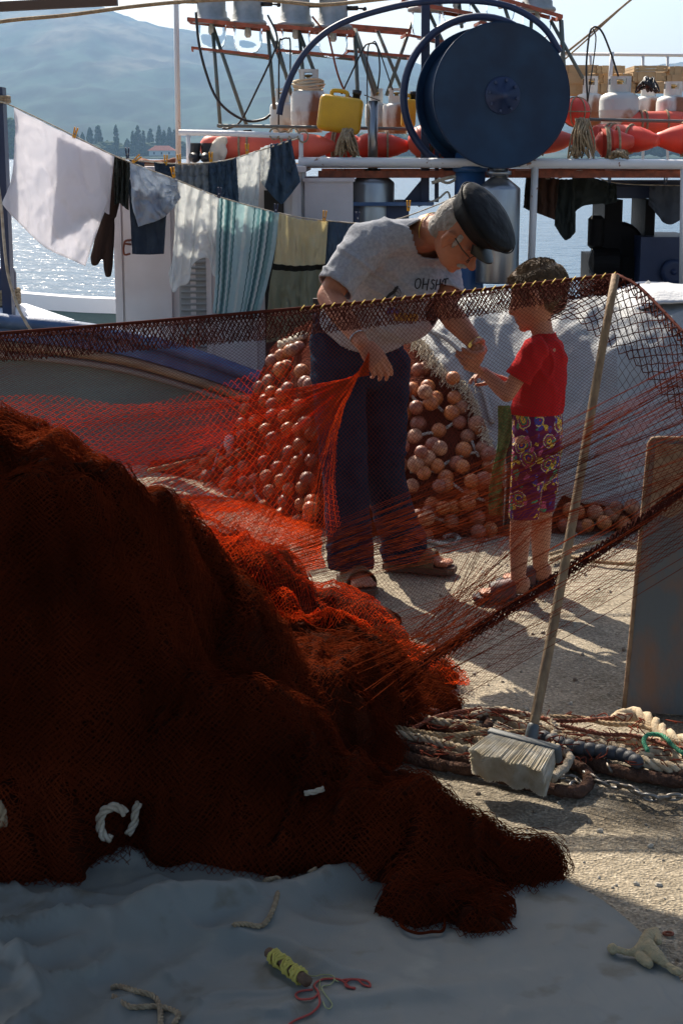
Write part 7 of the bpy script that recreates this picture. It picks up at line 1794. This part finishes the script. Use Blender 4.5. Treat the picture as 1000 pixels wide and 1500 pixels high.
strokes(tee, [cr([(812, 42), (796, 52), (788, 78), (790, 104), (802, 114), (818, 104), (828, 78), (826, 50), (812, 42)]), cr([(850, 40), (842, 118)]), cr([(888, 44), (872, 128)]), cr([(846, 84), (882, 82)]),
              cr([(930, 56), (918, 50), (908, 58), (910, 74), (922, 86), (920, 108), (908, 118), (898, 108)]), cr([(946, 48), (934, 122)]), cr([(972, 44), (960, 130)]), cr([(940, 88), (966, 84)]), cr([(990, 52), (982, 112)]), cr([(996, 46), (1030, 42)]), cr([(1012, 44), (1006, 112)])], .0021, m_ink, 'lettering', tee)
strokes(tee, [cr([(660, 100), (640, 135), (610, 160), (580, 185), (550, 200)]), cr([(650, 105), (634, 132), (604, 155), (585, 178)])], .0042, m_ink, 'printed_swoosh', tee)
strokes(tee, [cr([(630, 118), (664, 112), (684, 140), (678, 168), (650, 165), (640, 140), (660, 132), (672, 150)]), cr([(600, 145), (626, 150), (640, 175), (612, 190)]), cr([(545, 190), (572, 172), (590, 200)]), cr([(560, 205), (600, 198), (640, 188), (650, 172)])], .0010, m_ink, 'printed_curls', tee)
m_py2 = mat('ochre print', (.45, .25, .03), .8); m_pp = mat('violet print', (.07, .06, .2), .8)
strokes(tee, [cr([(640 + 12 * k, 290 + 8 * (k % 3)), (646 + 12 * k, 320), (640 + 12 * k, 352 - 5 * (k % 2))]) for k in range(0, 14)], .0042, m_py2, 'ochre_print', tee)
strokes(tee, [cr([(590 + 14 * k, 250 + 9 * (k % 3)), (596 + 14 * k, 280), (588 + 14 * k, 300)]) for k in range(0, 6)], .0042, m_pp, 'violet_print', tee)
# hair, moustache, cap, glasses, chain, watches
m_hair = mat('short grey white hair', (.42, .40, .37), .9, col2=(.24, .22, .20), nscale=50, bump=1, bscale=220)
mb = MB(); A_ = [fh, sh_, uh]; k_ = 1.02
mb.ell(qh(-.046, 0, .024), (.072, .078, .080), ax=A_, n=24, m=16); mb.ell(qh(-.060, 0, -.028), (.046, .062, .050), ax=A_)
for b in (-1, 1): mb.chain([(qh(.014, b * .068, .030), .012), (qh(.018, b * .068, .004), .009), (qh(.022, b * .065, -.016), .006)])
remesh(mb, 'hair', m_hair, man, .004, 2, lambda V, N: .003 * fbm(V * 110, 3))
mb = MB(); mb.chain([(qh(.082, -.030, -.058), .007), (qh(.098, -.010, -.051), .009), (qh(.098, .010, -.051), .009), (qh(.082, .030, -.058), .007)]); remesh(mb, 'moustache', m_hair, man, .003, 1)
m_cap = mat('black leather cap', (.004, .0045, .005), .6, col2=(.009, .009, .010), nscale=8, bump=.45, bscale=25, spec=.12)
mb = MB(); uc = unit(uh * 1.0 + fh * .06); fc = unit(fh - uc * fh.dot(uc)); sc_ = np.cross(uc, fc)
cc = qh(.000, 0, .098)
pr = []
def capring(h, rf, rs, sh=0.0): return (cc + uc * h + fc * sh, fc * rf, sc_ * rs)
mb.loft([capring(-.045, .098, .080), capring(-.025, .108, .092, .004), capring(-.004, .124, .110, .010), capring(.016, .140, .128, .016), capring(.036, .136, .124, .018), capring(.050, .110, .100, .016), capring(.058, .075, .068, .012)], n=40, dome=.10)
cap_o, _v = remesh(mb, 'cap', m_cap, man, .005, 3, lambda V, N: .004 * fbm(V * 14, 3))
mb = MB(); mb.tube([cc + uc * .024 + fc * (.017 + .142 * math.cos(a)) + sc_ * .130 * math.sin(a) for a in np.linspace(0, 6.283, 49)[:-1]], .0025, n=6, closed=True); mb.build('cap_seam', m_cap, cap_o)
A = np.zeros((16, 25, 3))
for i, rr_ in enumerate(np.linspace(0, 1, 16)):
    for j, a in enumerate(np.linspace(-1.15, 1.15, 25)):
        A[i, j] = cc - uc * (.034 + .026 * rr_ + .015 * (1 - math.cos(a))) + fc * (.092 + .062 * rr_ * math.cos(a * .95)) * math.cos(a * .72) + sc_ * math.sin(a) * .086
mb = MB(); mb.grid(A); v_ = mb.build('visor', mat('glossy black visor', (.006, .006, .007), .3, spec=.3), cap_o); sd = v_.modifiers.new('s', 'SOLIDIFY'); sd.thickness = .004
mb = MB()
for b in (-1, 1):
    mb.tube([qh(-.005, b * .079, .018), qh(.050, b * .076, .010), qh(.086, b * .060, .006)], .0022, n=6)
    ctr = qh(.094, b * .031, -.004)
    mb.tube([ctr + sh_ * .026 * math.cos(a) + uh * .020 * math.sin(a) + fh * (-.006 * abs(math.cos(a))) for a in np.linspace(0, 6.283, 25)[:-1]], .0018, n=6, closed=True)
mb.tube([qh(.098, -.006, .002), qh(.100, 0, .006), qh(.098, .006, .002)], .002, n=6); mb.build('glasses', m_black, man)
m_gold = mat('gold metal', (.6, .42, .12), .3, 1.0)
mb = MB(); nd = unit(hc - nb); T, N, B = frames([nb, hc]); mb.tube([nb + nd * .018 + (N[0] * math.cos(a) * .064 + B[0] * math.sin(a) * .064) for a in np.linspace(0, 6.283, 40)[:-1]], .0022, n=6, closed=True); mb.build('neck_chain', m_gold, man)
def band(p, d, r, w, m, name):
    T, N, B = frames([p, p + d]); d = unit(d); A = np.zeros((28, 4, 3))
    for i, a in enumerate(np.linspace(0, 2 * math.pi, 29)[:-1]):
        o = N[0] * math.cos(a) + B[0] * math.sin(a)
        for j, (rr_, hh) in enumerate(((r, -w / 2), (r + .003, -w / 2), (r + .003, w / 2), (r, w / 2))): A[i, j] = p + o * rr_ + d * hh
    mb = MB(); mb.grid(A, uv=False, closed_u=True); return mb.build(name, m, man, smooth=False)
dL = unit(wrL - elL); band(wrL - dL * .025, dL, .0295, .014, m_gold, 'watch_strap')
w_ = wrL - dL * .025 + unit(np.cross(dL, (0, 1, 0))) * -.030; mb = MB(); mb.lathe(w_, [(.015, -.003), (.016, .003), (0, .004)], unit(w_ - (wrL - dL * .025)), n=20); mb.build('watch', m_gold, man)
dR = unit(wrR - elR); band(wrR - dR * .03, dR, .0295, .004, m_steel, 'bracelet')

# ---------------------------------------------------------------- the boy
boy = thing('person', tuple(G(775, 862)), 'small boy in red T-shirt and purple swirl shorts standing beside the bending man', 'person')
f_b = unit((-.93, .36, 0)); s_b = unit((-.36, -.93, 0))              # s_b: towards his left, at the camera
YB_ = 5.82
pelb = P(786, 630, YB_); wab = P(790, 588, YB_); chb = P(794, 535, YB_); nbb = P(797, 492, YB_); hcb = P(786, 432, YB_)
LsH = P(783, 512, YB_ - .12); LeL = P(742, 578, YB_ - .13); LwR = P(708, 545, YB_ - .07)
RsH = P(806, 508, YB_ + .12); ReL = P(772, 578, YB_ + .12); RwR = P(732, 556, YB_ + .07)
hLb, kLb, aLb = P(776, 645, YB_ - .045), P(763, 745, YB_ - .06), P(758, 850, YB_ - .07)
hRb, kRb, aRb = P(800, 645, YB_ + .05), P(793, 745, YB_ + .08), P(790, 836, YB_ + .12)
mb = MB(); sb = unit(nbb - pelb)
mb.loft([(pelb, s_b * .095, f_b * .075), (wab, s_b * .090, f_b * .072), (chb, s_b * .100, f_b * .074), (P(796, 508, YB_), s_b * .105, f_b * .065), (nbb, s_b * .045, f_b * .042)], n=20)
mb.chain([(nbb - sb * .02, .038), (hcb - (0.0, 0, .03), .040)])
fb_, sb_, ub_, qb = head(mb, hcb, (-.88, .30, -.26), (-.24, .05, .97), 1.02, 'boy')
mb.chain([(LsH, .034), (LsH * .5 + LeL * .5, .030), (LeL, .027), (LeL * .65 + LwR * .35, .027), (LwR, .019)])
mb.chain([(RsH, .034), (RsH * .5 + ReL * .5, .030), (ReL, .026), (ReL * .65 + RwR * .35, .025), (RwR, .018)])
hand(mb, LwR, (-1, -.1, .30), (.25, .1, 1), (0, -.9, -.1), .78, curl=(.9, 1.0, .7), spread=.02, thumb=(.5, .5))
hand(mb, RwR, (-.9, -.2, .35), (.2, -.5, -1), (.2, .9, .2), .72, curl=(.5, .6, .5), spread=.04)
mb.chain([(hLb, .058), (kLb, .040), (kLb * .55 + aLb * .45, .038), (aLb, .026)]); mb.chain([(hRb, .058), (kRb, .040), (kRb * .55 + aRb * .45, .038), (aRb, .026)])
fLb = foot(mb, aLb, (-.93, .0), .74, .022); fRb = foot(mb, aRb, (-.9, .25), .74, .022)
remesh(mb, 'body', m_skinb, boy, .0045, 3)
m_slip = mat('dark slipper strap', (.04, .035, .035), .6, col2=(.12, .03, .03), nscale=30); m_slsole = mat('black foam sole', (.02, .022, .03), .7)
sandal(boy, *fLb, .80, .020, m_slip, m_slsole); sandal(boy, *fRb, .80, .020, m_slip, m_slsole)
m_red = mat('bright red jersey', (.50, .012, .016), .85, col2=(.42, .010, .014), nscale=6, bump=.3, bscale=300, trans=.12, spec=.1)
mb = MB()
mb.loft([(P(784, 608, YB_), s_b * .112, f_b * .092), (P(788, 588, YB_), s_b * .110, f_b * .088), (P(792, 550, YB_), s_b * .108, f_b * .086), (P(795, 522, YB_), s_b * .112, f_b * .080), (P(796, 505, YB_), s_b * .10, f_b * .064), (P(797, 492, YB_), s_b * .05, f_b * .046)], n=24)
mb.chain([(LsH + (0, 0, .0), .045), (LsH * .55 + LeL * .45, .047), (LsH * .30 + LeL * .70, .046)]); mb.chain([(RsH, .044), (RsH * .55 + ReL * .45, .044)])
def wr_red(V, N):
    g = 1 - np.abs(fbm(np.stack([V[:, 0] * 9 + V[:, 2] * 4, V[:, 1] * 6, V[:, 2] * 4 - V[:, 0] * 7], -1), 3)) * 4.2
    return .004 * fbm(V * 12, 2) + .010 * np.clip(g, 0, 1) ** 1.5 - .003
tb, _v = remesh(mb, 't_shirt', m_red, boy, .0055, 4, wr_red)
cut(tb, [(LsH * .36 + LeL * .64, unit(LeL - LsH), .056), (RsH * .5 + ReL * .5, unit(ReL - RsH), .052), (P(784, 604, YB_), (0, 0, -1), .25), (nbb + (0, 0, .012), (0, 0, 1), .09)])
# shorts with swirl print
def m_swirl():
    m = mat('purple shorts with swirl print', (.10, .012, .07), .85, bump=.2, bscale=300, spec=.1)
    nt = m.node_tree; n = nt.nodes; l = nt.links; tc = n.new('ShaderNodeTexCoord')
    nz = n.new('ShaderNodeTexNoise'); nz.inputs['Scale'].default_value = 22; l.new(tc.outputs['Object'], nz.inputs['Vector'])
    mp = n.new('ShaderNodeVectorMath'); mp.operation = 'MULTIPLY_ADD'; mp.inputs[1].default_value = (.022, .022, .022); l.new(nz.outputs['Color'], mp.inputs[0]); l.new(tc.outputs['Object'], mp.inputs[2])
    v = n.new('ShaderNodeTexVoronoi'); v.inputs['Scale'].default_value = 14; v.inputs['Randomness'].default_value = .8; l.new(mp.outputs[0], v.inputs['Vector'])
    r = ramp(m, [(0, (.55, .08, .03)), (.08, (.02, .03, .20)), (.17, (.70, .42, .05)), (.22, (.05, .20, .12)), (.28, (.40, .03, .05)), (.33, (.03, .04, .25)), (.38, (.60, .42, .10)), (.42, (.55, .50, .42)), (.445, (.10, .012, .07))])
    l.new(v.outputs['Distance'], r.inputs[0])
    v2 = n.new('ShaderNodeTexVoronoi'); v2.inputs['Scale'].default_value = 60; l.new(mp.outputs[0], v2.inputs['Vector'])
    r2 = ramp(m, [(0, (0, 0, 0)), (.80, (1, 1, 1))]); sp = n.new('ShaderNodeSeparateColor'); l.new(v2.outputs['Color'], sp.inputs[0]); l.new(sp.outputs[0], r2.inputs[0])
    r3 = ramp(m, [(0, (.6, .4, .06)), (.35, (.05, .06, .3)), (.6, (.05, .25, .15)), (.8, (.5, .1, .2))]); l.new(sp.outputs[1], r3.inputs[0])
    mx = n.new('ShaderNodeMix'); mx.data_type = 'RGBA'; l.new(r2.outputs[0], mx.inputs[0]); l.new(r.outputs[0], mx.inputs[6]); l.new(r3.outputs[0], mx.inputs[7]); l.new(mx.outputs[2], n['Principled BSDF'].inputs['Base Color'])
    return m
mb = MB()
lb = lambda p, w, dd: (p, f_b * w, s_b * dd)
mb.loft([(P(786, 600, YB_), s_b * .098, f_b * .082), (P(785, 630, YB_), s_b * .108, f_b * .088), (P(785, 665, YB_), s_b * .105, f_b * .084), (P(783, 690, YB_), s_b * .095, f_b * .076)], n=22)
mb.loft([lb(P(777, 650, YB_ - .045), .070, .062), lb(P(772, 700, YB_ - .055), .061, .058), lb(P(768, 754, YB_ - .06), .053, .052), lb(P(767, 760, YB_ - .06), .050, .050)], n=18)
mb.loft([lb(P(797, 650, YB_ + .05), .068, .062), lb(P(793, 700, YB_ + .065), .058, .058), lb(P(791, 746, YB_ + .075), .052, .052), lb(P(791, 750, YB_ + .075), .050, .050)], n=18)
sh_o, _v = remesh(mb, 'shorts', m_swirl(), boy, .0055, 4, lambda V, N: .004 * fbm(V * 14, 2) + .007 * np.clip(1 - np.abs(fbm(V * np.array([11, 9, 4]), 2)) * 4, 0, 1))
cut(sh_o, [(P(765, 758, YB_ - .06), (0, 0, -1), .12), (P(793, 747, YB_ + .075), (0, 0, -1), .055)])
m_hairb = mat('short brown hair', (.085, .050, .026), .7, col2=(.16, .10, .05), nscale=40, bump=1, bscale=260, stretch=(1, 1, .3))
mb = MB(); A_ = [fb_, sb_, ub_]
mb.ell(qb(-.016, 0, .032), (.103, .083, .092), ax=A_, n=24, m=16); mb.ell(qb(-.046, 0, -.020), (.056, .068, .052), ax=A_); mb.ell(qb(.033, 0, .060), (.052, .062, .046), ax=A_)
hb_o, VH = remesh(mb, 'hair', m_hairb, boy, .004, 2, lambda V, N: .002 * fbm(V * np.array([120, 120, 60]), 3))
a = []; b = []
c_ = qb(-.016, 0, .02)
for i in rng.choice(len(VH), 5200):
    v = VH[i]; o = unit(v - c_)
    if (v - c_).dot(fb_) > .062 and (v - c_).dot(ub_) < .04: continue
    d_ = unit(-ub_ * .75 - fb_ * .25 + rng.normal(0, .10, 3)) if (v - c_).dot(ub_) < .07 else unit(fb_ * .8 + rng.normal(0, .12, 3)); d_ = unit(d_ - o * d_.dot(o) + o * .22); a.append(v - o * .002); b.append(v + d_ * .016)
net('hair_strands', [(np.array(a), np.array(b), .0007)], m_hairb, parent=hb_o)
# green strap hanging from the boy's waist with a dark cloth behind
q = [(738, 594, 5.70), (736, 640, 5.69), (729, 690, 5.68), (726, 755, 5.67)]
A = np.zeros((30, 8, 3)); tt = np.linspace(0, 1, 30); C0 = ppath(q, tt)
for i in range(30):
    for j in range(8):
        w = 8.5 + 1.5 * math.sin(i * .3); A[i, j] = P(C0[i, 0] + (j / 7 - .5) * 2 * w + 2 * math.sin(i * .2), C0[i, 1], C0[i, 2] + .006 * math.sin(j * 1.2 + i * .3))
mb = MB(); mb.grid(A); o = mb.build('green_strap', mat('patterned green ribbon', (.05, .12, .03), .8, col2=(.13, .17, .05), nscale=60, sharp=(.45, .55), trans=.25), loc=P(738, 594, 5.70)); s_ = o.modifiers.new('s', 'SOLIDIFY'); s_.thickness = .003
tag(o, 'long green patterned strap hanging in front of the thighs of the boy', 'strap')
A = np.zeros((20, 12, 3))
for i in range(20):
    for j in range(12):
        y = 600 + 175 * i / 19; A[i, j] = P(742 + 30 * (j / 11) - 6 * (i / 19) * (1 - j / 11) , y, 6.05 + .02 * math.sin(j * .9 + i * .2))
mb = MB(); mb.grid(A); o = mb.build('dark_cloth', mat('black cloth', (.012, .010, .012), .95), loc=P(757, 600, 6.05)); s_ = o.modifiers.new('s', 'SOLIDIFY'); s_.thickness = .006
tag(o, 'black cloth hanging in the gap between the green strap and the shorts', 'cloth')
